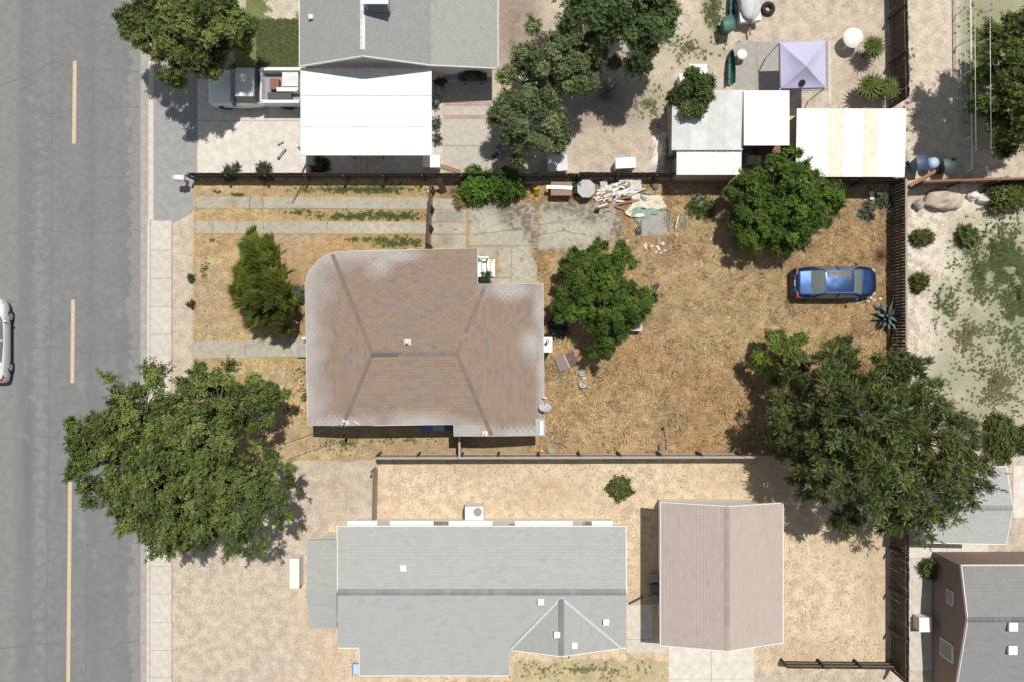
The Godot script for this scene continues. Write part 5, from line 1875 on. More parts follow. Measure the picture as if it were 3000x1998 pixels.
# crowns: [centre, radius, squash]
func tree(called: String, label: String, base: Vector3, crowns: Array, n: int, cols: Array, o := {}) -> Node3D:
	var t := thing(called, label, o.get("cat", "tree"), base, 0.0, o.get("group", ""))
	var bark: Material = M[o.get("bark", "bark")]
	var top := Vector3.ZERO
	var wsum := 0.0
	for c in crowns:
		top += (c[0] - base) * c[1]
		wsum += c[1]
	top /= wsum
	var fork := Vector3(top.x * 0.45, top.y * o.get("fork", 0.4), top.z * 0.45)
	var tr: float = o.get("trunk", 0.18)
	var s := ST(true)
	tube(s, [Vector3(0, -0.05, 0), Vector3(fork.x * 0.3, fork.y * 0.5, fork.z * 0.3), fork], [tr * 1.25, tr, tr * 0.85], 9)
	obj("trunk", s, bark, t)
	var xs := []
	var cs := []
	var kind: String = o.get("kind", "broad")
	var lm := leaf_mesh(kind)
	var tot := 0.0
	for c in crowns: tot += c[1] * c[1]
	var lsize: float = o.get("leaf", 1.0)
	var sweep: Vector3 = o.get("sweep", Vector3.ZERO)
	for c in crowns:
		var cc: Vector3 = c[0] - base
		var R: float = c[1]
		var sq: float = c[2] if c.size() > 2 else 0.75
		s = ST(true)
		var mid := fork.lerp(cc, 0.5) + Vector3(rf(-0.2, 0.2), 0.15, rf(-0.2, 0.2))
		tube(s, [fork, mid, cc], [tr * 0.6, tr * 0.42, tr * 0.25], 7)
		obj("limb", s, bark, t)
		var nc := int(maxf(5.0, R * R * o.get("clumps", 7.0)))
		var per := int(n * (R * R / tot) / nc)
		var br := ST()
		for k in nc:
			var d := rdir()
			if d.y < -0.35 and rng.randf() < 0.7: d.y = -d.y
			d = d.normalized()
			var rad := R * rf(0.5, 1.12)
			var cp := cc + Vector3(d.x * rad, d.y * rad * sq, d.z * rad)
			var cr: float = o.get("clump", 0.42) * rf(0.55, 1.3) * clampf(R * 0.6, 0.5, 1.15)
			var tone := rf(0.62, 1.32)
			var pick: Color = cols[rng.randi() % cols.size()]
			if rng.randf() < 0.75:
				tube(br, [cc.lerp(cp, 0.05), cc.lerp(cp, 0.55) + Vector3(rf(-0.1, 0.1), rf(-0.05, 0.1), rf(-0.1, 0.1)), cp], [tr * 0.1 + 0.006, tr * 0.06 + 0.004, 0.005], 4)
			for i in int(per * rf(0.6, 1.4)):
				var e := rdir()
				var q := absf(rng.randfn(0.0, 0.55))
				var p := cp + Vector3(e.x, e.y * 0.62, e.z) * cr * q
				var ax := (d * 0.6 + e * 0.9 + Vector3(0, o.get("lift", 0.35), 0) + sweep + rdir() * 0.35)
				xs.append(Transform3D(aim(ax, lsize * rf(0.5, 1.35)), p))
				var col := vary(pick.lerp(cols[rng.randi() % cols.size()], 0.3), 0.16)
				cs.append(Color(col.r * tone, col.g * tone, col.b * tone))
			if rng.randf() < o.get("shoots", 0.55) and d.y > -0.3:
				var sh := (d + Vector3(0, 0.25, 0) + rdir() * 0.5 + sweep * 0.6).normalized()
				var ln := rf(0.35, 0.8) * clampf(R * 0.7, 0.5, 1.1)
				tube(br, [cp, cp + sh * ln], [0.01, 0.003], 3)
				for i in int(9 + ln * 14):
					var u := rf(0.0, 1.05)
					xs.append(Transform3D(aim(sh + rdir() * 0.7, lsize * rf(0.65, 1.1) * (1.1 - 0.35 * u)), cp + sh * ln * u + rdir() * 0.07 * (1.3 - u)))
					var col := vary(pick, 0.16)
					cs.append(Color(col.r * tone * 1.08, col.g * tone * 1.08, col.b * tone))
		obj("twigs", br, bark, t).set_meta("kind", "stuff")
	many("crown", lm, leaf_mat(), xs, cs, t).set_meta("kind", "stuff")
	for i in int(o.get("bare", 0)):
		var c: Array = crowns[i % crowns.size()]
		var q: Vector3 = c[0] - base + Vector3(rf(-0.4, 0.6), c[1] * rf(0.45, 0.62), rf(-0.2, 0.5))
		var to := q + sweep.normalized() * rf(0.5, 0.9) + Vector3(0, 0.12, rf(-0.25, 0.15))
		s = ST()
		tube(s, [q, q.lerp(to, 0.5) + Vector3(0, 0.04, rf(-0.06, 0.06)), to], [0.022, 0.015, 0.006], 5)
		for k in 3:
			var f := q.lerp(to, 0.3 + 0.2 * k)
			tube(s, [f, f + sweep.normalized() * 0.3 + Vector3(0, 0.05, rf(-0.25, 0.25))], [0.01, 0.004], 4)
		obj("bare_branch", s, mt("bark_grey", C(0.42, 0.39, 0.36), 0.95), t)
	return t

func cd(x: float, y: float, h: float, r: float, sq := 0.75) -> Array:
	return [D(x, y, h), r / 43.16 * (FLY - h) / FLY, sq]

func shrub(called: String, label: String, at: Vector3, r: float, h: float, n: int, cols: Array, o := {}) -> Node3D:
	var t := thing(called, label, o.get("cat", "shrub"), at, 0.0, o.get("group", ""))
	var xs := []
	var cs := []
	var kind: String = o.get("kind", "broad")
	var br := ST()
	var nc: int = o.get("clumps", 14)
	for k in nc:
		var an := rf(0, TAU)
		var q := sqrt(rng.randf())
		var cp := Vector3(cos(an) * r * q * 0.85, h * rf(0.35, 0.85) * (1.0 - 0.35 * q), sin(an) * r * q * 0.85)
		tube(br, [Vector3(rf(-0.04, 0.04), 0, rf(-0.04, 0.04)), cp * 0.5 + Vector3(0, 0.05, 0), cp], [0.025, 0.018, 0.007], 4)
		var tone := rf(0.75, 1.2)
		for i in n / nc:
			var e := rdir()
			var p := cp + Vector3(e.x, e.y * 0.6, e.z) * r * 0.34 * sqrt(rng.randf())
			if p.y < 0.02: p.y = rf(0.02, 0.1)
			xs.append(Transform3D(aim(e + Vector3(0, 0.5, 0) + cp.normalized() * 0.4, o.get("leaf", 0.9) * rf(0.7, 1.25)), p))
			var c := vary(cols[rng.randi() % cols.size()], 0.2)
			cs.append(Color(c.r * tone, c.g * tone, c.b * tone))
	obj("stems", br, M["bark"], t)
	many("foliage", leaf_mesh(kind), leaf_mat(), xs, cs, t).set_meta("kind", "stuff")
	return t

func vegetation() -> void:
	var ash := [C(0.18, 0.23, 0.062), C(0.14, 0.19, 0.054), C(0.215, 0.25, 0.078), C(0.105, 0.155, 0.046)]
	var dark := [C(0.085, 0.155, 0.024), C(0.11, 0.185, 0.03), C(0.065, 0.125, 0.022), C(0.145, 0.21, 0.038)]
	var pepper := [C(0.112, 0.155, 0.046), C(0.14, 0.178, 0.056), C(0.085, 0.125, 0.04), C(0.165, 0.185, 0.066)]
	var grey := [C(0.165, 0.215, 0.09), C(0.13, 0.18, 0.075), C(0.20, 0.24, 0.105)]
	# street ash over the front corner of the lot
	tree("street_tree", "wide leafy street tree overhanging the road at the front corner of the lot", D(505, 1010), [cd(330, 950, 5.5, 105), cd(420, 1110, 6.2, 120), cd(260, 1060, 5.2, 90), cd(540, 1150, 5.4, 105), cd(400, 1210, 5.0, 70), cd(500, 930, 5.0, 80), cd(600, 1090, 4.4, 62), cd(230, 1010, 4.6, 60), cd(470, 1020, 6.8, 80), cd(330, 1150, 5.0, 70), cd(570, 940, 4.0, 52), cd(600, 895, 3.6, 30), cd(480, 870, 3.8, 38), cd(625, 905, 3.4, 26), cd(450, 1045, 6.2, 70)], 36000, ash, {"trunk": 0.3, "fork": 0.3, "clumps": 15.0, "clump": 0.31, "leaf": 0.9})
	# yard trees
	tree("yard_tree", "round bright green tree standing in the straw behind the shingled house", D(1388, 705), [cd(1345, 620, 2.1, 50), cd(1415, 640, 2.3, 50), cd(1330, 700, 2.2, 52), cd(1400, 705, 2.7, 62), cd(1462, 705, 1.9, 42), cd(1395, 775, 2.0, 42), cd(1370, 595, 1.8, 32), cd(1420, 590, 1.7, 24), cd(1300, 690, 1.7, 28)], 19000, dark, {"trunk": 0.13, "clumps": 26.0, "clump": 0.25, "leaf": 0.7})
	tree("yard_tree", "dense dark green tree leaning over the back fence above the blue car", D(1802, 485), [cd(1730, 450, 2.0, 58), cd(1810, 430, 2.3, 60), cd(1890, 450, 1.9, 48), cd(1740, 530, 1.7, 50), cd(1820, 510, 2.1, 58), cd(1795, 555, 1.5, 34), cd(1800, 388, 2.2, 45), cd(1705, 500, 1.5, 34), cd(1870, 500, 1.6, 42)], 22000, dark, {"trunk": 0.15, "clumps": 24.0, "clump": 0.26, "leaf": 0.75})
	tree("pepper_tree", "large feathery pepper tree overhanging the back corner of the lot", D(1945, 965), [cd(1900, 880, 4.4, 90), cd(1850, 980, 4.0, 80), cd(1980, 960, 6.0, 110), cd(1870, 1080, 3.8, 75), cd(1990, 1080, 5.6, 110), cd(2110, 1010, 5.0, 110), cd(2120, 1130, 5.0, 100), cd(2050, 1170, 3.8, 50), cd(2200, 1090, 4.2, 70), cd(2040, 850, 4.0, 60), cd(1930, 815, 3.2, 40), cd(2110, 920, 4.0, 60), cd(2200, 1010, 3.6, 50), cd(1790, 1030, 2.8, 30), cd(1940, 1180, 3.6, 45), cd(2085, 855, 3.4, 46), cd(2055, 905, 4.2, 52)], 66000, pepper, {"trunk": 0.32, "clumps": 16.0, "clump": 0.34, "kind": "feather", "leaf": 0.66, "lift": -0.1, "shoots": 0.22})
	tree("small_tree", "small yellow-green tree at the edge of the feathery pepper tree", D(1790, 820), [cd(1780, 810, 2.0, 36), cd(1810, 840, 2.2, 34), cd(1765, 850, 1.6, 26), cd(1830, 800, 1.8, 22)], 3200, [C(0.16, 0.22, 0.04), C(0.125, 0.185, 0.034), C(0.20, 0.24, 0.055)], {"trunk": 0.08, "clumps": 14.0, "clump": 0.34, "leaf": 0.8})
	# juniper swept by the wind on the front lawn
	tree("juniper", "wind swept feathery green juniper on the front lawn", P(835, 905), [[P(775, 752, 2.4), 0.8, 0.7], [P(770, 808, 2.9), 0.9, 0.7], [P(800, 860, 3.0), 0.95, 0.7], [P(745, 850, 2.4), 0.7, 0.7], [P(830, 910, 2.2), 0.75, 0.7], [P(760, 722, 2.0), 0.55, 0.7], [P(845, 945, 1.5), 0.42, 0.7], [P(775, 910, 2.0), 0.65, 0.7]], 8500, [C(0.17, 0.195, 0.028), C(0.13, 0.16, 0.027), C(0.215, 0.23, 0.04), C(0.085, 0.115, 0.025)], {"trunk": 0.12, "bark": "bark_pale", "clumps": 26.0, "clump": 0.25, "kind": "needle", "leaf": 1.15, "shoots": 0.3, "bare": 9, "sweep": Vector3(-1.5, 0.15, -0.6), "lift": 0.1})
	shrub("sage_shrub", "grey-green sage shrub tucked between the juniper and the shingled house", P(872, 868), 0.5, 0.9, 320, [C(0.17, 0.19, 0.13), C(0.13, 0.155, 0.10)], {"leaf": 0.7})
	# shrubs along the lot's shady fence
	shrub("fig_shrub", "bright green leafy shrub against the shady fence beside the concrete pad", P(1398, 549), 0.74, 1.05, 1000, [C(0.10, 0.20, 0.026), C(0.075, 0.165, 0.024), C(0.13, 0.225, 0.034)], {"leaf": 1.1, "clumps": 26})
	shrub("fig_shrub", "darker green leafy shrub against the shady fence by the yellow bucket", P(1482, 550), 0.74, 1.1, 1000, [C(0.065, 0.145, 0.02), C(0.05, 0.12, 0.018), C(0.09, 0.165, 0.028)], {"leaf": 1.1, "clumps": 26})
	shrub("leafy_sprout", "small green sprout between rusty table and octagonal table", P(1692, 552), 0.3, 0.6, 120, [C(0.06, 0.13, 0.015)], {"leaf": 1.0, "clumps": 6})
	shrub("creeping_bush", "green bush with dead branches on the straw beside the teal boards", P(2052, 612), 0.62, 0.4, 260, [C(0.10, 0.175, 0.035), C(0.13, 0.18, 0.05)], {"leaf": 0.6, "clumps": 16})
	var db := ST()
	for i in 26:
		var a := P(2050 + rf(-12, 12), 600 + rf(-8, 8), 0.1)
		var an := rf(-2.9, -0.4)
		tube(db, [a, a + Vector3(cos(an), 0.35, sin(an)) * rf(0.2, 0.45), a + Vector3(cos(an + rf(-0.3, 0.3)), 0.25, sin(an)) * rf(0.5, 0.95)], [0.014, 0.01, 0.004], 4)
	single("dead_branches", db, M["bark_pale"], "tangle of dead grey branches on the green bush near the teal boards", "brush")
	shrub("step_shrub", "small dusty green shrub beside the white back steps", P(1425, 818), 0.34, 0.65, 200, [C(0.06, 0.10, 0.04), C(0.08, 0.115, 0.055)], {"leaf": 0.8, "clumps": 8})
	shrub("succulent", "low blue-green succulent mat on the straw near the white block", P(2540, 621), 0.42, 0.2, 300, [C(0.17, 0.205, 0.165), C(0.135, 0.17, 0.135)], {"leaf": 0.6, "clumps": 14, "cat": "succulent"})
	shrub("succulent", "low blue-green succulent clump close to the slatted corner fence", P(2586, 592), 0.40, 0.22, 300, [C(0.15, 0.19, 0.13), C(0.12, 0.16, 0.11)], {"leaf": 0.6, "clumps": 12, "cat": "succulent"})
	# agave
	var ag := thing("agave", "big blue-grey agave with pointed leaves beside the slatted back fence", "agave", P(2594, 930))
	var lf := ST(true)
	var n := 9
	var prev := []
	for i in n + 1:
		var t := i / float(n)
		var w := 0.085 * sin(clampf(t * 1.15 + 0.22, 0, 1) * PI) * (1.0 - t * 0.2) + 0.002
		if i == n: w = 0.001
		var y := t * 0.45 - 0.28 * t * t
		var ring := [Vector3(t, y + w * 0.55, -w), Vector3(t, y, 0), Vector3(t, y + w * 0.55, w), Vector3(t, y - 0.018 * (1 - t), 0)]
		if i > 0:
			for k in 4: quad(lf, prev[k], ring[k], ring[(k + 1) % 4], prev[(k + 1) % 4])
		prev = ring
	lf.generate_normals()
	var lmesh := lf.commit()
	var am := [mt("agave_a", C(0.165, 0.205, 0.195), 0.7, "blotch", 1.5), mt("agave_b", C(0.12, 0.155, 0.15), 0.7, "blotch", 1.5), mt("agave_c", C(0.22, 0.25, 0.215), 0.7, "blotch", 1.5)]
	for i in 34:
		var u := i / 34.0
		var el2 := lerpf(-0.05, 0.95, pow(u, 1.6))
		put("leaf", lmesh, am[rng.randi() % 3], ag, Transform3D(Basis(Vector3.UP, i * 2.399 + rf(-0.2, 0.2)) * Basis(Vector3.BACK, el2) * Basis.from_scale(Vector3(lerpf(1.4, 1.2, u) * rf(0.85, 1.12), 1.3, 1.25)), Vector3(0, 0.12 + 0.14 * u, 0)))
	var heart := ST(true)
	lump(heart, Vector3(0, 0.12, 0), Vector3(0.14, 0.2, 0.14), 0.1, 1, 4)
	obj("heart", heart, am[1], ag)
	# yucca by the bucket
	var yu := thing("yucca", "small spiky yucca on the pad edge beside the yellow bucket", "yucca", P(1536, 572))
	for i in 20:
		put("leaf", lmesh, mt("yucca_leaf", C(0.13, 0.17, 0.06), 0.7), yu, Transform3D(Basis(Vector3.UP, i * 2.399) * Basis(Vector3.BACK, rf(0.2, 1.2)) * Basis.from_scale(Vector3(rf(0.32, 0.45), 0.6, 0.3)), Vector3(0, 0.05, 0)))
	# dead bush by the fence
	var dd := ST()
	for i in 150:
		var d := rdir()
		d.y = absf(d.y) * 0.8
		tube(dd, [Vector3(0, 0.02, 0), d * rf(0.2, 0.35) + Vector3(0, 0.05, 0), d * rf(0.4, 0.75) + rdir() * 0.12], [0.007, 0.005, 0.002], 3, vary(C(0.24, 0.15, 0.08), 0.3))
	single("dead_bush", dd, mt("dead_straw", C(1, 1, 1), 0.9), "dead brown tumbleweed bush beside the slatted fence near the car", "brush", "", Transform3D(Basis.IDENTITY, P(2578, 752)))
	# north and east neighbours' plants
	tree("street_tree", "dense green street tree shading the neighbour pickup and apron", D(470, 115), [cd(400, 60, 4.6, 75), cd(485, 50, 4.8, 72), cd(430, 130, 4.2, 60), cd(545, 75, 3.2, 40), cd(330, 50, 4.0, 44), cd(500, 135, 3.0, 38), cd(400, -20, 4.4, 70), cd(545, 20, 3.4, 45)], 19000, ash, {"trunk": 0.2, "clumps": 14.0, "clump": 0.33})
	tree("yard_tree", "low green tree in the dirt yard beside the paved patio", D(1210, 285), [cd(1175, 280, 3.0, 46), cd(1240, 290, 3.2, 50), cd(1210, 335, 2.6, 36), cd(1270, 320, 2.2, 28)], 6500, grey, {"trunk": 0.12, "clumps": 10.0})
	tree("yard_tree", "spreading green tree between the grey house and the dirt yard", D(1260, 175), [cd(1200, 190, 3.2, 52), cd(1250, 120, 3.8, 60), cd(1320, 130, 3.6, 62), cd(1190, 235, 2.8, 36), cd(1380, 150, 2.8, 36), cd(1280, 190, 3.2, 46)], 10500, grey, {"trunk": 0.15, "clumps": 9.0})
	tree("yard_tree", "large dark green tree at the back of the dirt yard", D(1420, 60), [cd(1330, 15, 4.2, 75), cd(1430, 30, 5.0, 82), cd(1470, 95, 4.0, 56), cd(1510, 20, 4.2, 55), cd(1400, -40, 4.6, 80)], 12500, [C(0.12, 0.175, 0.06), C(0.09, 0.145, 0.048), C(0.15, 0.20, 0.075)], {"trunk": 0.2, "clumps": 8.0})
	tree("small_tree", "small green tree beside the grey corrugated shed", D(1598, 232), [cd(1585, 225, 2.6, 34), cd(1610, 200, 2.8, 30), cd(1575, 245, 2.2, 22)], 2600, [C(0.10, 0.155, 0.04), C(0.135, 0.185, 0.055)], {"trunk": 0.08, "clumps": 12.0, "clump": 0.34})
	var tw := ST()
	for i in 130:
		var a := rf(0, TAU)
		var e := rf(0.25, 1.0)
		var l := rf(0.7, 1.6)
		var d := Vector3(cos(a) * cos(e), sin(e), sin(a) * cos(e))
		tube(tw, [Vector3(0, 0.02, 0), d * l * 0.5 + rdir() * 0.08, d * l + rdir() * 0.22], [0.02, 0.012, 0.004], 4, Color.WHITE * rf(0.7, 1.0))
	single("bare_shrub", tw, M["bark_pale"], "leafless pale grey shrub in the middle of the dirt yard", "shrub", "", Transform3D(Basis.IDENTITY, D(1390, 215)))
	var pc := [C(0.10, 0.135, 0.025), C(0.13, 0.15, 0.03), C(0.08, 0.115, 0.03)]
	var k := 0
	for p in [[1985, 128, 0.75, "small palm beside the large round white table"], [1980, 215, 0.85, "broad palm between the dark lane fence and the striped shed"], [2022, 218, 0.75, "yellow-green palm touching the dark lane fence above the striped shed"]]:
		var t := thing("palm", p[3], "palm", D(p[0], p[1]))
		var s := ST(true)
		tube(s, [Vector3.ZERO, Vector3(0, 0.9, 0)], [0.1, 0.08], 8)
		obj("trunk", s, M["bark"], t)
		var xs := []
		var cs := []
		for i in 10:
			xs.append(Transform3D(Basis.from_euler(Vector3(rf(-0.5, 0.5), rf(0, TAU), rf(-0.5, 0.5))).scaled(Vector3.ONE * p[2] * rf(0.9, 1.3)), Vector3(rf(-0.2, 0.2), 0.9 + rf(-0.1, 0.25), rf(-0.2, 0.2))))
			cs.append(vary(pc[(k + i) % 3], 0.2))
		many("fronds", leaf_mesh("palm"), leaf_mat(), xs, cs, t).set_meta("kind", "stuff")
		k += 1
	tree("field_tree", "big dark green tree in the field beyond the white pipe fence", D(2345, 190), [cd(2330, 150, 4.4, 80), cd(2370, 90, 4.4, 80), cd(2300, 215, 3.6, 60), cd(2340, 285, 3.4, 70), cd(2380, 230, 4.0, 75), cd(2280, 290, 2.8, 38)], 13500, [C(0.10, 0.145, 0.04), C(0.14, 0.19, 0.042), C(0.175, 0.215, 0.05)], {"trunk": 0.2, "clumps": 8.0})
	for p in [[2308, 458, 0.85, "round olive shrub beside the rusty fence"], [2290, 1008, 0.95, "round olive shrub beyond the pepper tree in the rocky ground"], [2352, 1005, 0.8, "dark olive shrub next to the round one above the far outbuilding"], [2218, 545, 0.42, "small green shrub on the bare rocky ground"], [2116, 548, 0.4, "low weedy shrub behind the slatted fence near its corner"], [2110, 650, 0.45, "low weedy shrub behind the slatted fence opposite the car"], [2140, 1305, 0.45, "small shrub at the corner of the brown walled house"], [1425, 1122, 0.4, "lone green shrub on the straw behind the long grey house"]]:
		var sb := shrub("shrub", p[3], D(p[0], p[1]), p[2], p[2] * 1.1, int(1500 * p[2] * p[2]) + 80, [C(0.135, 0.165, 0.045), C(0.165, 0.19, 0.055), C(0.10, 0.13, 0.04)], {"clumps": 22})
		sb.scale = Vector3(rf(0.75, 1.25), rf(0.8, 1.1), rf(0.75, 1.2))
	for p in [[540, 397, "first small hedge tuft along the carport driveway by the lot fence"], [608, 396, "second small hedge tuft along the carport driveway by the lot fence"], [734, 380, "dark shrub in the shade at the carport post"]]:
		shrub("hedge_tuft", p[2], D(p[0], p[1]), 0.42, 0.5, 200, [C(0.09, 0.12, 0.05), C(0.07, 0.10, 0.04)], {"clumps": 8, "leaf": 0.7})
	for p in [[448, 640, "first weed tuft between footway and front lawn"], [446, 700, "second weed tuft between footway and front lawn"]]:
		shrub("weed_tuft", p[2], D(p[0] - 6, p[1]), 0.16, 0.15, 50, [C(0.08, 0.11, 0.04)], {"clumps": 6, "leaf": 0.6, "cat": "weed"})

# ---------------------------------------------------------------- grasses
func on_hard(p: Vector2) -> bool:
	for h in hard:
		if Geometry2D.is_point_in_polygon(p, h): return true
	return false

func grasses() -> void:
	var nn := FastNoiseLite.new()
	nn.seed = 9
	nn.frequency = 0.5
	nn.fractal_octaves = 3
	var fl := FastNoiseLite.new()
	fl.seed = 19
	fl.frequency = 0.28
	fl.fractal_octaves = 2
	var pal := [C(0.66, 0.47, 0.25), C(0.60, 0.415, 0.215), C(0.54, 0.36, 0.185), C(0.71, 0.53, 0.30), C(0.43, 0.285, 0.15)]
	var xa := []
	var ca := []
	var xb := []
	var cb := []
	# tall flattened straw in the back yard
	var tries := 0
	while tries < 52000:
		tries += 1
		var p := P2(rf(1560, 2608), rf(545, 1326))
		if on_hard(p): continue
		if rng.randf() < 0.25 + 0.9 * -nn.get_noise_2d(p.x * 0.8 + 60, p.y * 0.8): continue
		var a := fl.get_noise_2dv(p) * 9.0 + rf(-0.6, 0.6)
		var c: Color = pal[rng.randi() % pal.size()]
		var g := nn.get_noise_2dv(p)
		c = c.lerp(C(0.33, 0.25, 0.16), clampf(g * 1.2, 0.0, 0.75))
		var wide := nn.get_noise_2d(p.x * 0.22 + 90.0, p.y * 0.22)
		c = c.lerp(C(0.50, 0.30, 0.13) if wide > 0.0 else C(0.72, 0.56, 0.33), clampf(absf(wide) * 1.1, 0.0, 0.45))
		if rng.randf() < 0.03: c = C(0.13, 0.14, 0.06)
		if rng.randf() < 0.14: c = C(0.20, 0.13, 0.07)
		elif rng.randf() < 0.12: c = C(0.74, 0.57, 0.34)
		c = vary(c, 0.22)
		var sc := rf(0.5, 1.0)
		if rng.randf() < 0.6:
			xa.append(Transform3D(Basis(Vector3.UP, a).scaled(Vector3(sc, sc * rf(0.6, 1.1), sc)), Vector3(p.x, 0.0, p.y)))
			ca.append(c)
		else:
			xb.append(Transform3D(Basis(Vector3.UP, rf(0, TAU)).scaled(Vector3.ONE * sc * rf(0.6, 1.0)), Vector3(p.x, 0.0, p.y)))
			cb.append(c)
	# short straw on the front lawn, the strips and the side yard
	tries = 0
	while tries < 13000:
		tries += 1
		var p := P2(rf(568, 1600), rf(532, 1328))
		if on_hard(p): continue
		var g := nn.get_noise_2dv(p)
		if rng.randf() < 0.35 + g * 0.9: continue
		var c: Color = vary(pal[rng.randi() % pal.size()].lerp(C(0.50, 0.375, 0.205), 0.5), 0.16)
		xb.append(Transform3D(Basis(Vector3.UP, rf(0, TAU)).scaled(Vector3.ONE * rf(0.22, 0.42)), Vector3(p.x, 0.0, p.y)))
		cb.append(c)
	# thin straw over the south yard
	tries = 0
	while tries < 12000:
		tries += 1
		var p := D2(rf(700, 2046), rf(1060, 1565))
		if on_hard(p): continue
		if rng.randf() < 0.45 + nn.get_noise_2dv(p) * 0.9: continue
		xb.append(Transform3D(Basis(Vector3.UP, rf(0, TAU)).scaled(Vector3.ONE * rf(0.25, 0.5)), Vector3(p.x, 0.0, p.y)))
		cb.append(vary(C(0.70, 0.57, 0.42), 0.12))
	tag(many("dry_grass", leaf_mesh("combed"), straw_mat(), xa, ca, self), "tall flattened golden dry grass in the back yard of the lot", "grass", "", "stuff")
	tag(many("dry_grass", leaf_mesh("tuft"), straw_mat(), xb, cb, self), "short dry straw over the lawns and yards", "grass", "", "stuff")
	# green weeds
	var xw := []
	var cw := []
	for e in [[1000, 557, 135, 11, 800], [1110, 556, 110, 13, 800], [880, 622, 36, 10, 260], [1000, 634, 70, 12, 700], [1130, 632, 110, 14, 1300], [1180, 712, 80, 17, 900], [1080, 702, 60, 7, 300], [700, 572, 18, 5, 130], [645, 563, 14, 5, 50], [880, 1090, 22, 18, 110], [890, 1160, 18, 40, 90], [850, 1210, 30, 40, 80], [1010, 1300, 90, 26, 240], [600, 790, 20, 40, 60], [1600, 1260, 25, 22, 80], [620, 705, 20, 10, 40], [1180, 1290, 120, 20, 80]]:
		for i in int(e[4]):
			var a := rf(0, TAU)
			var q := minf(absf(rng.randfn(0.0, 0.62)), 1.6)
			var p := P2(e[0] + cos(a) * q * e[2], e[1] + sin(a) * q * e[3])
			if on_hard(p): continue
			if rng.randf() < 0.45 - nn.get_noise_2d(p.x * 2.6 + 11, p.y * 2.6) * 1.6: continue
			xw.append(Transform3D(Basis(Vector3.UP, a).scaled(Vector3(1, 0.6, 1) * rf(0.5, 1.0)), Vector3(p.x, 0.0, p.y)))
			cw.append(vary([C(0.10, 0.155, 0.036), C(0.13, 0.165, 0.048), C(0.075, 0.12, 0.032)][rng.randi() % 3], 0.2))
	tag(many("green_weeds", leaf_mesh("weed"), leaf_mat(), xw, cw, self), "green weeds growing among the dry straw of the lot", "weeds", "", "stuff")
	# lawn and field greens next door
	xw = []
	cw = []
	for e in [[638, 95, 50, 68, 2600, 0], [2250, 120, 34, 120, 900, 1], [2300, 590, 75, 75, 3200, 0], [2345, 690, 60, 120, 3400, 0], [2260, 640, 55, 60, 900, 0], [2290, 880, 85, 90, 1300, 1], [2230, 770, 60, 60, 600, 1], [1640, 20, 22, 60, 500, 0], [2170, 700, 30, 45, 260, 0], [1590, 110, 80, 40, 260, 1], [1490, 240, 40, 50, 160, 1], [2085, 150, 14, 150, 240, 1], [1350, 1540, 180, 20, 300, 1]]:
		for i in int(e[4]):
			var a := rf(0, TAU)
			var q := minf(absf(rng.randfn(0.0, 0.62)), 1.6)
			var p := D2(e[0] + cos(a) * q * e[2], e[1] + sin(a) * q * e[3])
			if e[0] < 700: p = D2(rf(590, 690), rf(45, 163))
			if on_hard(p): continue
			if rng.randf() < 0.4 - nn.get_noise_2d(p.x * 1.6 + 31, p.y * 1.6) * 1.5 and e[0] > 700: continue
			xw.append(Transform3D(Basis(Vector3.UP, a).scaled(Vector3.ONE * rf(0.7, 1.3)), Vector3(p.x, 0.0, p.y)))
			cw.append(vary(C(0.20, 0.24, 0.10) if e[5] == 0 else C(0.29, 0.29, 0.16), 0.22))
	tag(many("green_grass", leaf_mesh("weed"), leaf_mat(), xw, cw, self), "green grass on the neighbour lawn and the field", "grass", "", "stuff")

# ---------------------------------------------------------------- vehicles
func lerp_at(tab: Array, x: float, k: int) -> float:
	for i in tab.size() - 1:
		if x <= tab[i + 1][0]:
			var t: float = (x - tab[i][0]) / (tab[i + 1][0] - tab[i][0])
			return lerpf(tab[i][k], tab[i + 1][k], clampf(t, 0.0, 1.0))
	return tab[-1][k]

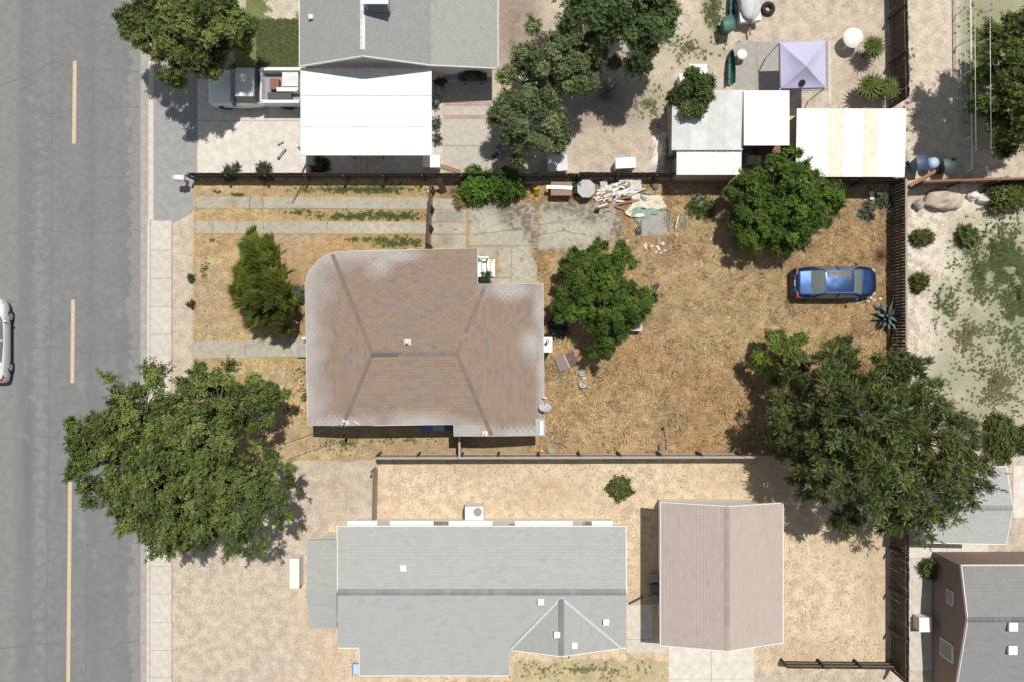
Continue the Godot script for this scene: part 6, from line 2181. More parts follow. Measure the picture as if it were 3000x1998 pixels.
func sedan(car: Node3D, paint: Material, dusty: bool, side: Material) -> void:
	var L := 4.42
	var tab := [[0.0, 0.62, 0.60], [0.06, 0.73, 0.72], [0.2, 0.79, 0.90], [0.28, 0.81, 0.965], [0.85, 0.845, 1.0], [1.5, 0.85, 0.95], [2.9, 0.85, 0.93], [3.4, 0.845, 0.94], [3.55, 0.84, 0.935], [3.95, 0.79, 0.87], [4.15, 0.71, 0.80], [4.28, 0.60, 0.73], [4.38, 0.47, 0.66], [4.42, 0.38, 0.6]]
	var off := Vector3(-L * 0.5, 0, 0)
	var s := ST(true)
	var prev := []
	var n := 44
	for i in n + 1:
		var x := L * i / n
		var hw := lerp_at(tab, x, 1)
		var dk := lerp_at(tab, x, 2)
		var half := [Vector2(hw * 0.88, 0.2), Vector2(hw * 0.98, 0.33), Vector2(hw, 0.52), Vector2(hw * 0.985, lerpf(0.52, dk, 0.6)), Vector2(hw * 0.93, dk - 0.025), Vector2(hw * 0.6, dk + 0.005)]
		var ring := []
		for p in half: ring.append(Vector3(x, p.y, -p.x) + off)
		ring.append(Vector3(x, dk + 0.02, 0) + off)
		for j in range(5, -1, -1): ring.append(Vector3(x, half[j].y, half[j].x) + off)
		if i > 0:
			for j in 12: quad(s, prev[j], ring[j], ring[j + 1], prev[j + 1])
		else:
			for j in range(1, 12): tri(s, ring[0], ring[j], ring[j + 1])
		prev = ring
	for j in range(1, 12): tri(s, prev[0], prev[j + 1], prev[j])
	obj("body", s, side, car)
	var nn := FastNoiseLite.new()
	nn.seed = 6
	nn.frequency = 1.4
	var panel := func(called: String, x0: float, x1: float, kw: float, lift: float, amp: float, mat: Material):
		var q := ST(true)
		var nu := 10
		var nv := 10
		var g := []
		for i in nu + 1:
			var row := []
			var x := lerpf(x0, x1, i / float(nu))
			for j in nv + 1:
				var w := lerp_at(tab, x, 1) * kw
				var z := lerpf(-w, w, j / float(nv))
				var e := absf(z) / lerp_at(tab, x, 1)
				var y := lerp_at(tab, x, 2) + 0.02 * (1.0 - e) - 0.015 * e * e + lift + amp * nn.get_noise_2d(x * 2.0, z * 2.0)
				row.append(Vector3(x, y, z) + off)
			g.append(row)
		for i in nu:
			for j in nv: quad(q, g[i][j], g[i + 1][j], g[i + 1][j + 1], g[i][j + 1])
		for i in nu:
			quad(q, g[i][0], g[i + 1][0], g[i + 1][0] - Vector3(0, 0.03, 0), g[i][0] - Vector3(0, 0.03, 0))
			quad(q, g[i][nv], g[i + 1][nv], g[i + 1][nv] - Vector3(0, 0.03, 0), g[i][nv] - Vector3(0, 0.03, 0))
		obj(called, q, mat, car)
	panel.call("boot_lid", 0.26, 0.84, 0.86, 0.016, 0.004, paint)
	panel.call("bonnet", 3.5, 4.30, 0.88, 0.016, 0.02 if dusty else 0.0, side)
	# cabin
	var rb0 := [Vector3(0.84, 0.99, 0.70), Vector3(3.47, 0.955, 0.73)]
	var rt0 := [Vector3(1.48, 1.395, 0.555), Vector3(2.84, 1.395, 0.565)]
	s = ST(true)
	var g := []
	for i in 13:
		var row := []
		var x := lerpf(1.44, 2.88, i / 12.0)
		for j in 11:
			var z := lerpf(-0.57, 0.57, j / 10.0)
			var e := absf(z) / 0.57
			var y := 1.455 - 0.05 * e * e - 0.05 * pow(absf(x - 2.16) / 0.72, 2.0)
			if dusty: y -= 0.018 * exp(-pow((x - 1.9) / 0.14, 2) - pow((z - 0.06) / 0.16, 2))
			row.append(Vector3(x, y, z))
		g.append(row)
	for i in 12:
		for j in 10:
			var cs := []
			for q in [[i, j], [i + 1, j], [i + 1, j + 1], [i, j + 1]]:
				var v: Vector3 = g[q[0]][q[1]]
				cs.append(v + off)
			quad(s, cs[0], cs[1], cs[2], cs[3])
	obj("roof", s, paint, car)
	if dusty:
		# a film of dried mud left on one half of the roof
		s = ST(true)
		var ry := func(x: float, z: float): return 1.4575 - 0.05 * pow(absf(z) / 0.57, 2.0) - 0.05 * pow(absf(x - 2.16) / 0.72, 2.0)
		for i in 46:
			for j in 16:
				var x := 1.5 + i * 0.028
				var z := -0.53 + j * 0.028
				if nn.get_noise_2d(x * 2.0, z * 2.0) * 0.35 + rf(-0.45, 0.45) < (z + 0.20) * 2.0: continue
				quad(s, Vector3(x, ry.call(x, z), z) + off, Vector3(x + 0.028, ry.call(x + 0.028, z), z) + off, Vector3(x + 0.028, ry.call(x + 0.028, z + 0.028), z + 0.028) + off, Vector3(x, ry.call(x, z + 0.028), z + 0.028) + off)
		obj("dried_mud", s, mt("roof_mud", C(0.135, 0.125, 0.125), 0.6, "stain", 1.4), car)
	for sg in [-1.0, 1.0]:
		var m := Vector3(1, 1, sg)
		for e in [[rb0[1] * m, rt0[1] * m, 0.07], [rb0[0] * m, rt0[0] * m, 0.10], [Vector3(2.2, 0.94, 0.80 * sg), Vector3(2.16, 1.39, 0.585 * sg), 0.07], [Vector3(1.40, 1.392, 0.57 * sg), Vector3(2.92, 1.392, 0.575 * sg), 0.05]]:
			s = ST()
			bar(s, e[0] + off, e[1] + off, e[2], 0.045)
			obj("pillar", s, side, car)
		for w in [[Vector3(2.26, 0.955, 0.795), Vector3(3.32, 0.955, 0.775), Vector3(2.80, 1.375, 0.585), Vector3(2.23, 1.375, 0.595)], [Vector3(1.06, 0.975, 0.765), Vector3(2.14, 0.955, 0.795), Vector3(2.10, 1.375, 0.595), Vector3(1.56, 1.375, 0.585)]]:
			s = ST()
			quad(s, w[0] * m + off, w[1] * m + off, w[2] * m + off, w[3] * m + off)
			obj("side_window", s, M["car_glass"], car)
			s = ST()
			bar(s, w[0] * m + off + Vector3(0, -0.01, 0.006 * sg), w[1] * m + off + Vector3(0, -0.01, 0.006 * sg), 0.02, 0.02)
			obj("window_trim", s, M["dark_metal"], car)
		# mirrors and lamps
		s = ST(true)
		lump(s, Vector3(3.2, 0.99, 0.93 * sg) + off, Vector3(0.06, 0.06, 0.11), 0.05, 0.5, 2, 12, 8)
		obj("mirror", s, paint, car)
		s = ST(true)
		lump(s, Vector3(4.14, 0.735, 0.60 * sg) + off, Vector3(0.18, 0.055, 0.10), 0.05, 0.5, 2, 12, 8)
		obj("headlight", s, M["headlamp"], car)
		s = ST()
		prism(s, PackedVector2Array([Vector2(0.10 + off.x, 0.44 * sg), Vector2(0.24 + off.x, 0.46 * sg), Vector2(0.44 + off.x, 0.785 * sg), Vector2(0.30 + off.x, 0.805 * sg), Vector2(0.15 + off.x, 0.73 * sg)]), 0.74, 0.90)
		obj("tail_light", s, M["tail_red"], car)
		for x in [0.82, 3.46]:
			s = ST(true)
			lathe(s, Vector3(x, 0.3, 0.735 * sg) + off, [Vector2(0.19, -0.1), Vector2(0.27, -0.105), Vector2(0.305, -0.08), Vector2(0.305, 0.08), Vector2(0.27, 0.105), Vector2(0.19, 0.1)], 22, Color.WHITE, Basis(Vector3.RIGHT, PI * 0.5))
			var wh := obj("wheel", s, M["rubber"], car)
			s = ST(true)
			lathe(s, Vector3(x, 0.3, 0.735 * sg) + off, [Vector2(0.0, 0.07 * sg), Vector2(0.08, 0.09 * sg), Vector2(0.19, 0.085 * sg)], 14, Color.WHITE, Basis(Vector3.RIGHT, PI * 0.5))
			obj("rim", s, M["galvanised"], wh)
	for w in [["windscreen", 3.44, 0.10, 0.955, 0.72, 2.86, 0.05, 1.40, 0.555], ["rear_window", 0.88, -0.11, 0.995, 0.69, 1.46, -0.05, 1.40, 0.545]]:
		s = ST(true)
		var gp := []
		for i in 7:
			var row := []
			var u := i / 6.0
			for j in 11:
				var v := -1.0 + j * 0.2
				var bow: float = 1.0 - v * v
				row.append(Vector3(lerpf(w[1] + w[2] * bow, w[5] + w[6] * bow, u), lerpf(w[3], w[7], u) + 0.035 * sin(u * PI) + 0.02 * bow * u, lerpf(w[4], w[8], u) * v) + off)
			gp.append(row)
		for i in 6:
			for j in 10: quad(s, gp[i][j], gp[i][j + 1], gp[i + 1][j + 1], gp[i + 1][j])
		obj(w[0], s, M["car_glass"], car)
	for c in [[2.45, 0.38], [2.45, -0.38]]:
		s = ST()
		bx(s, Vector3(c[0], 1.0, c[1]) + off, Vector3(0.16, 0.5, 0.48), Color.WHITE, 0, 0, 0.2)
		obj("seat", s, M["seat_cloth"], car)
	s = ST()
	bx(s, Vector3(1.42, 1.0, 0) + off, Vector3(0.16, 0.36, 1.16), Color.WHITE, 0, 0, 0.25)
	bx(s, Vector3(1.12, 0.99, 0) + off, Vector3(0.5, 0.05, 1.25))
	obj("rear_seat", s, M["seat_cloth"], car)
	s = ST()
	bx(s, Vector3(3.25, 0.99, 0) + off, Vector3(0.38, 0.07, 1.3))
	obj("dashboard", s, M["seat_cloth"], car)
	s = ST()
	bx(s, Vector3(0.1, 0.74, 0) + off, Vector3(0.05, 0.11, 0.9))
	obj("tail_panel", s, M["dark_metal"], car)
	s = ST()
	bx(s, Vector3(0.07, 0.745, 0) + off, Vector3(0.03, 0.11, 0.31))
	obj("number_plate", s, M["vinyl_grey"], car)

func vehicles() -> void:
	mt("blue_paint", C(0.036, 0.08, 0.215), 0.38, "", 1.0, {"metal": 0.75, "coat": 0.25, "coat_rough": 0.35})
	mt("car_white", C(0.75, 0.76, 0.77), 0.3, "", 1.0, {"coat": 0.5})
	mt("car_glass", C(0.20, 0.245, 0.235), 0.14, "", 1.0, {"alpha": 0.72})
	mt("headlamp", C(0.55, 0.52, 0.44), 0.3)
	mt("tail_red", C(0.38, 0.03, 0.02), 0.3)
	mt("seat_cloth", C(0.16, 0.16, 0.15), 0.9)
	var car := thing("car", "dusty blue sedan with dented roof parked on the straw by the slatted fence", "car", P(2445, 829, 0.6) * Vector3(1, 0, 1), 0.014)
	sedan(car, M["blue_paint"], true, M["blue_paint"])
	car = thing("car", "white sedan parked at the far side of the road", "car", D(-24, 783, 0.7) * Vector3(1, 0, 1) + Vector3(0, 0.008, 0), PI * 0.5)
	sedan(car, M["car_white"], false, M["car_white"])
	# pickup with a white utility bed
	var pk := thing("pickup_truck", "white pickup with loaded utility bed parked beside the white carport", "pickup", D(592, 206, 0.6) * Vector3(1, 0, 1) + Vector3(0, 0.034, 0), PI)
	var white: Material = M["car_white"]
	var s := ST(true)
	var prev := []
	for st in [[2.55, 0.6, 0.62], [2.45, 0.84, 0.9], [2.3, 0.88, 0.98], [1.3, 0.91, 1.06], [1.1, 0.92, 1.08], [-0.25, 0.92, 1.08]]:
		var r := []
		for p in [Vector2(-1, 0.3), Vector2(-1, 0.75), Vector2(-0.94, 1.0), Vector2(0, 1.03), Vector2(0.94, 1.0), Vector2(1, 0.75), Vector2(1, 0.3)]:
			r.append(Vector3(st[0], 0.35 + (st[2] - 0.35) * (p.y - 0.3) / 0.7, p.x * st[1]))
		if prev.size():
			for j in 6: quad(s, prev[j], r[j], r[j + 1], prev[j + 1])
		else:
			for j in range(1, 6): tri(s, r[0], r[j], r[j + 1])
		prev = r
	for j in range(1, 6): tri(s, prev[0], prev[j + 1], prev[j])
	obj("body", s, white, pk)
	s = ST()
	quad(s, Vector3(0.75, 1.72, -0.70), Vector3(0.75, 1.72, 0.70), Vector3(-0.2, 1.74, 0.70), Vector3(-0.2, 1.74, -0.70))
	bx(s, Vector3(0.27, 1.70, 0), Vector3(0.95, 0.05, 1.44))
	obj("cab_roof", s, white, pk)
	s = ST()
	quad(s, Vector3(1.25, 1.07, -0.82), Vector3(1.25, 1.07, 0.82), Vector3(0.76, 1.69, 0.68), Vector3(0.76, 1.69, -0.68))
	obj("windscreen", s, mt("teal_glass", C(0.05, 0.14, 0.14), 0.1), pk)
	s = ST()
	quad(s, Vector3(-0.26, 1.08, -0.8), Vector3(-0.26, 1.08, 0.8), Vector3(-0.2, 1.69, 0.68), Vector3(-0.2, 1.69, -0.68))
	obj("rear_window", s, M["glass"], pk)
	for sg in [-1.0, 1.0]:
		s = ST()
		quad(s, Vector3(1.15, 1.08, 0.88 * sg), Vector3(-0.2, 1.08, 0.88 * sg), Vector3(-0.18, 1.68, 0.70 * sg), Vector3(0.72, 1.68, 0.70 * sg))
		obj("side_window", s, M["glass"], pk)
		s = ST()
		bx(s, Vector3(-1.45, 0.95, 0.84 * sg), Vector3(2.2, 0.62, 0.16))
		obj("bed_side", s, white, pk)
		s = ST()
		bx(s, Vector3(1.0, 1.2, 1.0 * sg), Vector3(0.12, 0.2, 0.16))
		obj("mirror", s, M["dark_metal"], pk)
		for x in [1.75, -1.5]:
			s = ST(true)
			lathe(s, Vector3(x, 0.36, 0.8 * sg), [Vector2(0.0, -0.08), Vector2(0.2, -0.1), Vector2(0.36, -0.09), Vector2(0.36, 0.09), Vector2(0.2, 0.1), Vector2(0, 0.08)], 20, Color.WHITE, Basis(Vector3.RIGHT, PI * 0.5))
			obj("wheel", s, M["rubber"], pk)
	s = ST()
	bx(s, Vector3(-1.45, 0.72, 0), Vector3(2.2, 0.06, 1.5))
	obj("bed_floor", s, M["grey_plastic"], pk)
	s = ST()
	bx(s, Vector3(-2.52, 0.95, 0), Vector3(0.07, 0.6, 1.7))
	obj("tailgate", s, white, pk)
	s = ST()
	bx(s, Vector3(-0.42, 1.0, 0), Vector3(0.07, 0.7, 1.7))
	obj("bed_front", s, white, pk)
	var cargo := [["tool_box", Vector3(-1.05, 0.95, 0.1), Vector3(0.45, 0.35, 0.55), "rust", "dark red tool box in the pickup's white bed", "box"], ["cargo_box", Vector3(-1.9, 0.95, 0.3), Vector3(0.8, 0.45, 0.7), "pale_metal", "pale metal box in the pickup's white bed", "box"], ["cargo_bag", Vector3(-1.3, 0.93, -0.5), Vector3(1.2, 0.3, 0.35), "dark_metal", "long black bag in the pickup's white bed", "bag"], ["cargo_board", Vector3(-1.75, 0.93, -0.2), Vector3(1.1, 0.4, 0.2), "white_paint", "white panel between the bag and boxes in the pickup's bed", "panel"]]
	for c in cargo:
		s = ST()
		bx(s, Vector3.ZERO, c[2])
		bx(s, Vector3(0, c[2].y * 0.5 + 0.012, 0), Vector3(c[2].x * 1.03, 0.02, c[2].z * 1.03))
		var y: float = 0.75 + c[2].y * 0.5 + 0.034
		single(c[0], s, M[c[3]], c[4], c[5], "", Transform3D(Basis(Vector3.UP, PI), pk.position + Basis(Vector3.UP, PI) * Vector3(c[1].x, y, c[1].z)))

# ---------------------------------------------------------------- things lying about the lot
func crumple(poly: PackedVector2Array, cell: float, amp: float, base: float, sd: int) -> SurfaceTool:
	var s := ST(true)
	var n := FastNoiseLite.new()
	n.seed = sd
	n.frequency = 1.6
	n.fractal_octaves = 3
	var lo := poly[0]
	var hi := poly[0]
	for p in poly:
		lo = lo.min(p)
		hi = hi.max(p)
	var f := func(p): return Vector3(p.x, base + amp * (0.35 + absf(n.get_noise_2dv(p)) * 1.8), p.y)
	var y := lo.y
	while y < hi.y:
		var x := lo.x
		while x < hi.x:
			for piece in Geometry2D.intersect_polygons(rect(Vector2(x, y), Vector2(x + cell, y + cell)), poly):
				var ix := Geometry2D.triangulate_polygon(piece)
				for i in range(0, ix.size(), 3):
					tri(s, f.call(piece[ix[i]]), f.call(piece[ix[i + 1]]), f.call(piece[ix[i + 2]]))
			x += cell
		y += cell
	return s

func zp(a: Array) -> PackedVector2Array:
	var o := PackedVector2Array()
	for i in range(0, a.size(), 2): o.append(P2(1720 + a[i] / 7.84, 515 + a[i + 1] / 7.84))
	return o

func zb(x: float, y: float, h: float) -> Vector3:
	return P(1720 + x / 7.84, 515 + y / 7.84, h)

func lot_things() -> void:
	var s: SurfaceTool
	# back steps
	var st := thing("back_steps", "white painted wooden steps at the back door of the shingled house", "steps", P(1425, 788))
	for i in 4:
		var x0 := [1399.0, 1412.2, 1425.7, 1438.7][i] as float
		var x1 := [1410.4, 1423.8, 1436.8, 1449.5][i] as float
		var y: float = [0.62, 0.47, 0.32, 0.18][i]
		s = ST()
		prism(s, rect(P2(x0, 761, y), P2(x1, 812, y)), y - 0.045, y)
		obj("tread", s, M["white_paint"], st, Transform3D(Basis.IDENTITY, -st.position))
	for z in [764.0, 810.0]:
		s = ST()
		bar(s, P(1396, z, 0.52), P(1449, z, 0.06), 0.05, 0.16)
		obj("stringer", s, M["fence_grey"], st, Transform3D(Basis.IDENTITY, -st.position))
	s = ST()
	bar(s, P(1400, 753, 1.15), P(1431, 755, 1.0), 0.09, 0.05)
	obj("handrail", s, M["white_paint"], st, Transform3D(Basis.IDENTITY, -st.position))
	for x in [1404.0, 1429.0]:
		s = ST()
		bar(s, P(x, 756, 0.04), P(x, 754, 1.02), 0.06, 0.06)
		obj("rail_post", s, M["white_paint"], st, Transform3D(Basis.IDENTITY, -st.position))
	# bins below the side eave
	wheelie("wheelie_bin", "blue wheeled bin under the side eave of the shingled house", Vector3(P(1250, 0, 1).x, 0, 4.32), 0, M["blue_plastic"], M["blue_plastic"])
	wheelie("wheelie_bin", "grey wheeled bin between blue and navy bins under the side eave", Vector3(P(1285, 0, 1).x, 0, 4.32), 0, M["grey_plastic"], M["grey_plastic"])
	wheelie("wheelie_bin", "navy wheeled bin in the corner of the side eave", Vector3(P(1317, 0, 1).x, 0, 4.28), 0, M["navy_plastic"], M["navy_plastic"])
	# rusty table with a steel channel on it
	var t := thing("metal_table", "rusty metal table by the shady fence with a steel channel on top", "table", P(1645, 554))
	var a := P2(1614, 533, 0.72)
	var b := P2(1676, 573, 0.72)
	s = ST()
	prism(s, rect(a, b), 0.68, 0.72)
	obj("table_top", s, M["rust_dull"], t, Transform3D(Basis.IDENTITY, -t.position))
	for c in [[a.x + 0.06, a.y + 0.06], [b.x - 0.06, a.y + 0.06], [a.x + 0.06, b.y - 0.06], [b.x - 0.06, b.y - 0.06]]:
		s = ST()
		bx(s, Vector3(c[0], 0.34, c[1]), Vector3(0.05, 0.68, 0.05))
		obj("leg", s, M["rust"], t, Transform3D(Basis.IDENTITY, -t.position))
	s = ST()
	bar(s, P(1602, 548, 0.745), P(1676, 551, 0.745), 0.17, 0.04)
	bar(s, P(1602, 544, 0.775), P(1676, 547, 0.775), 0.012, 0.05)
	bar(s, P(1602, 552.4, 0.775), P(1676, 555.4, 0.775), 0.012, 0.05)
	single("steel_channel", s, M["galvanised"], "pale grey steel channel lying across the rusty table", "channel")
	# octagonal table
	t = thing("octagonal_table", "grey octagonal table between the rusty table and the scrap heap", "table", P(1719, 558))
	var oc := PackedVector2Array()
	var cc := P2(1717.5, 553, 0.75)
	for i in 8:
		var an := TAU * (i + 0.5) / 8.0
		oc.append(cc + Vector2(cos(an), sin(an)) * 0.50)
	s = ST()
	prism(s, oc, 0.70, 0.75)
	obj("table_top", s, mt("table_grey", C(0.42, 0.42, 0.425), 0.6, "blotch", 0.8), t, Transform3D(Basis.IDENTITY, -t.position))
	for i in 4:
		var an := PI * 0.5 * i + 0.4
		s = ST()
		bar(s, Vector3(cc.x + cos(an) * 0.38, 0, cc.y + sin(an) * 0.38), Vector3(cc.x + cos(an) * 0.3, 0.7, cc.y + sin(an) * 0.3), 0.05, 0.05)
		obj("leg", s, M["grey_plastic"], t, Transform3D(Basis.IDENTITY, -t.position))
	# yellow bucket, timbers by the fence
	var bk := thing("bucket", "yellow plastic bucket lying by the small yucca", "bucket", P(1571, 568) + Vector3(0, 0.15, 0))
	s = ST(true)
	var bb := Basis(Vector3.RIGHT, -1.2)
	lathe(s, Vector3(0, 0, 0.1), [Vector2(0, 0.0), Vector2(0.12, 0.0), Vector2(0.15, 0.33), Vector2(0.165, 0.33), Vector2(0.165, 0.35), Vector2(0.14, 0.35), Vector2(0.115, 0.02), Vector2(0, 0.02)], 18, Color.WHITE, bb)
	obj("pail", s, M["yellow_plastic"], bk)
	s = ST()
	for i in 8:
		var u := PI * i / 8.0
		var v := PI * (i + 1) / 8.0
		bar(s, Vector3(0, 0, 0.1) + bb * Vector3(cos(u) * 0.16, 0.34, sin(u) * 0.16), Vector3(0, 0, 0.1) + bb * Vector3(cos(v) * 0.16, 0.34, sin(v) * 0.16), 0.008, 0.008)
	obj("handle", s, M["galvanised"], bk)
	var k := 0
	for q in [[1534, 537, 1608, 534, "fence_grey", "long grey plank at the fence foot behind the yellow bucket"], [1540, 546, 1572, 556, "wood_brown", "upper brown board of the pair by the yellow bucket"], [1545, 552, 1580, 548, "wood_brown", "crossed brown board of the pair by the yellow bucket"]]:
		s = ST()
		bar(s, P(q[0], q[1], 0.06 + 0.03 * k), P(q[2], q[3], 0.06 + 0.03 * k), 0.14, 0.05)
		single("plank", s, M[q[4]], q[5], "plank")
		k += 1
	s = ST()
	box(s, Transform3D(Basis(Vector3.UP, 0.35) * Basis(Vector3.RIGHT, -0.5), P(1293, 545, 0.55)), Vector3(0.34, 1.15, 0.03))
	single("leaning_board", s, M["wood_dark"], "dark board leaning by the shady fence near the driveway gate", "board")
	s = ST()
	bar(s, P(1252, 562, 0.05), P(1263, 552, 0.05), 0.06, 0.03)
	single("white_stake", s, M["white_paint"], "white stake lying at the fence end of the driveway gate", "stake")
	s = ST()
	tube(s, [P(855, 597, 0.06), P(868, 572, 0.1), P(884, 541, 0.05)], [0.022], 6)
	single("metal_stake", s, M["dark_metal"], "thin dark stake lying over the first driveway strip", "stake")
	# yellowing tumble of weeds at the pad corner
	shrub("dry_weed", "yellowed weed clump at the pad corner behind the driveway gate", P(1345, 582), 0.5, 0.25, 260, [C(0.36, 0.31, 0.10), C(0.42, 0.33, 0.14)], {"leaf": 0.6, "clumps": 10, "cat": "weed"})

	# ------------------------------------------------ scrap heap
	var beams := [[290, 480, 1165, 100, 0.34, "longest brown beam lying across the white scrap heap"], [590, 290, 880, 155, 0.42, "short brown beam on top of the white scrap heap"], [190, 748, 1200, 562, 0.16, "brown beam reaching from the scrap heap under the cream sheet"], [385, 598, 905, 800, 0.12, "brown beam crossing under the grey panel of the scrap heap"], [480, 600, 1005, 478, 0.2, "brown beam at the foot of the white scrap heap"], [300, 640, 420, 610, 0.2, "stub of brown beam at the corner of the scrap heap"]]
	for q in beams:
		s = ST()
		bar(s, zb(q[0], q[1], q[4] - 0.06), zb(q[2], q[3], q[4] + 0.04), 0.105, 0.09)
		single("beam", s, M["wood_brown"], q[5], "beam", "beams in the scrap heap")
	for q in [[[1000, 95, 1250, 340], "white lattice panel standing out of the scrap heap", 0.40, 0.55], [[300, 110, 470, 230], "white lattice panel half buried by the octagonal table side of the scrap heap", 0.25, 0.8], [[740, 85, 1040, 150], "white lattice panel at the fence side of the scrap heap", 0.45, 0.5]]:
		var la := thing("lattice_panel", q[1], "lattice", zb((q[0][0] + q[0][2]) * 0.5, (q[0][1] + q[0][3]) * 0.5, q[2]), 0.15)
		la.rotation.x = 0.18
		var hw: float = (q[0][2] - q[0][0]) / 7.84 / 55.0 * 0.5
		var hh: float = (q[0][3] - q[0][1]) / 7.84 / 55.0 * 0.5
		var pol := PackedVector2Array([Vector2(-hw, -hh), Vector2(hw, -hh), Vector2(hw, hh), Vector2(-hw, hh)])
		for dgn in 2:
			var dr := Vector2(1, 1 if dgn == 0 else -1).normalized()
			var nr := Vector2(-dr.y, dr.x)
			for i in range(-14, 15):
				var o := nr * (i * 0.085)
				for seg in Geometry2D.intersect_polyline_with_polygon(PackedVector2Array([o - dr * 3, o + dr * 3]), pol):
					if seg[0].distance_to(seg[1]) < 0.06: continue
					s = ST()
					bar(s, Vector3(seg[0].x, dgn * 0.011, seg[0].y), Vector3(seg[1].x, dgn * 0.011, seg[1].y), 0.034, 0.008)
					obj("slat", s, M["white_paint"], la)
	# white boards of the heap, laid roughly along the beams
	for i in 78:
		var u := rf(0.05, 0.95)
		var cx := lerpf(300, 1150, u) + rf(-60, 60)
		var cy := lerpf(430, 240, u) + rf(-170, 130)
		if cy < 110: cy = rf(120, 260)
		var an := -0.42 + rf(-0.28, 0.28) + (rf(-1.2, 1.2) if i % 6 == 0 else 0.0)
		var ln := rf(0.25, 0.85)
		var hgt := 0.10 + 0.26 * (1.0 - absf(u - 0.5) * 1.4) + rf(-0.06, 0.1)
		s = ST()
		var c := zb(cx, cy, hgt)
		var d := Vector3(cos(an), rf(-0.12, 0.12), sin(an)) * ln * 0.5
		bar(s, c - d, c + d, rf(0.035, 0.10), rf(0.015, 0.04), Color.WHITE * rf(0.72, 1.0))
		single("scrap_board", s, M["white_paint"] if i % 7 else M["fence_grey"], "short white painted board jumbled in the scrap heap" if i % 7 else "short bare grey board jumbled in the scrap heap", "board", "white boards of the scrap heap" if i % 7 else "bare boards of the scrap heap")
	for q in [[200, 590, 430, 520, 0.09, "thick white post end at the pad corner of the scrap heap"], [330, 665, 440, 520, 0.14, "white rod slanting over the grey post of the scrap heap"], [265, 712, 470, 648, 0.13, "white board beside the lowest brown beam of the scrap heap"], [660, 580, 842, 592, 0.2, "white board between the grey panel and the cream sheet"], [160, 515, 300, 480, 0.15, "white stub nearest the octagonal table in the scrap heap"]]:
		s = ST()
		bar(s, zb(q[0], q[1], q[4]), zb(q[2], q[3], q[4] + 0.08), 0.075, 0.05)
		single("white_board", s, M["white_paint"], q[5], "board")
	s = ST()
	tube(s, [zb(930, 470, 0.3), zb(1345, 295, 0.26)], [0.032], 10)
	single("white_pipe", s, M["white_paint"], "long white pipe sticking out of the scrap heap towards the straw", "pipe")
	s = ST()
	var gp := zp([590, 560, 672, 598, 560, 842, 452, 815])
	prismf(s, gp, func(p): return 0.10 + 0.14 * clampf((P2(0, 622).y - p.y) / 0.65, 0, 1), func(p): return 0.115 + 0.14 * clampf((P2(0, 622).y - p.y) / 0.65, 0, 1))
	single("grey_board", s, mt("panel_grey", C(0.34, 0.31, 0.275), 0.8, "blotch", 1.0), "plain grey-brown panel lying over the brown beams", "panel")
	s = ST(true)
	lump(s, P(1749, 618, 0.11), Vector3(0.13, 0.11, 0.12), 0.6, 1.3, 71)
	single("dark_bag", s, M["black_plastic"], "small dark bag at the end of the lowest brown beam", "bag")
	s = ST()
	bx(s, P(1844, 603, 0.07), Vector3(0.11, 0.08, 0.09), Color.WHITE, 0.3)
	single("blue_scrap", s, M["blue_plastic"], "bright blue plastic scrap beside the cream sheet", "scrap")
	s = ST(true)
	lump(s, P(1842, 582, 0.15), Vector3(0.12, 0.1, 0.09), 0.6, 1.3, 72)
	single("navy_cloth", s, M["navy_plastic"], "crumpled navy cloth under the edge of the cream sheet", "cloth")
	# cream sheet with teal pieces
	single("cream_sheet", crumple(zp([1000, 430, 1150, 415, 1330, 470, 1500, 470, 1640, 455, 1700, 500, 1750, 465, 1720, 560, 1770, 640, 1835, 735, 1690, 765, 1620, 800, 1440, 770, 1300, 765, 1150, 735, 1040, 790, 1020, 880, 1000, 960, 940, 935, 880, 900, 848, 825, 960, 760, 1040, 640, 1160, 580, 1060, 560, 1010, 560]), 0.10, 0.16, 0.06, 81), mt("stained_canvas", C(0.66, 0.60, 0.48), 0.92, "stain", 1.3), "stained cream sheet crumpled over the end of the scrap heap", "sheet")
	k = 0
	for q in [[[1035, 800, 1150, 738, 1300, 770, 1440, 775, 1600, 795, 1612, 905, 1500, 892, 1400, 950, 1330, 1030, 1300, 885, 1120, 895, 1060, 965, 990, 985], "large teal cloth hanging out below the cream sheet"], [[1090, 985, 1240, 972, 1225, 1060, 1200, 1112, 1120, 1040], "teal cloth corner pointing onto the dirt by the cream sheet"], [[1200, 430, 1330, 475, 1440, 470, 1400, 570, 1300, 600, 1230, 520], "teal cloth patch in the fold of the cream sheet"], [[1690, 770, 1830, 738, 1825, 790, 1690, 800], "teal strip at the straw side corner of the cream sheet"], [[1290, 405, 1550, 408, 1500, 445, 1380, 445], "teal strip at the fence side of the cream sheet"]]:
		single("teal_cloth", crumple(zp(q[0]), 0.10, 0.10, 0.08 if k != 2 else 0.16, 90 + k), mt("teal_cloth", C(0.245, 0.345, 0.30), 0.9, "stain", 1.2), q[1], "cloth")
		k += 1
	single("white_flap", crumple(zp([1060, 965, 1120, 890, 1300, 878, 1305, 950, 1180, 975]), 0.1, 0.08, 0.16, 99), M["canvas"], "white flap folded over the large teal cloth", "cloth")
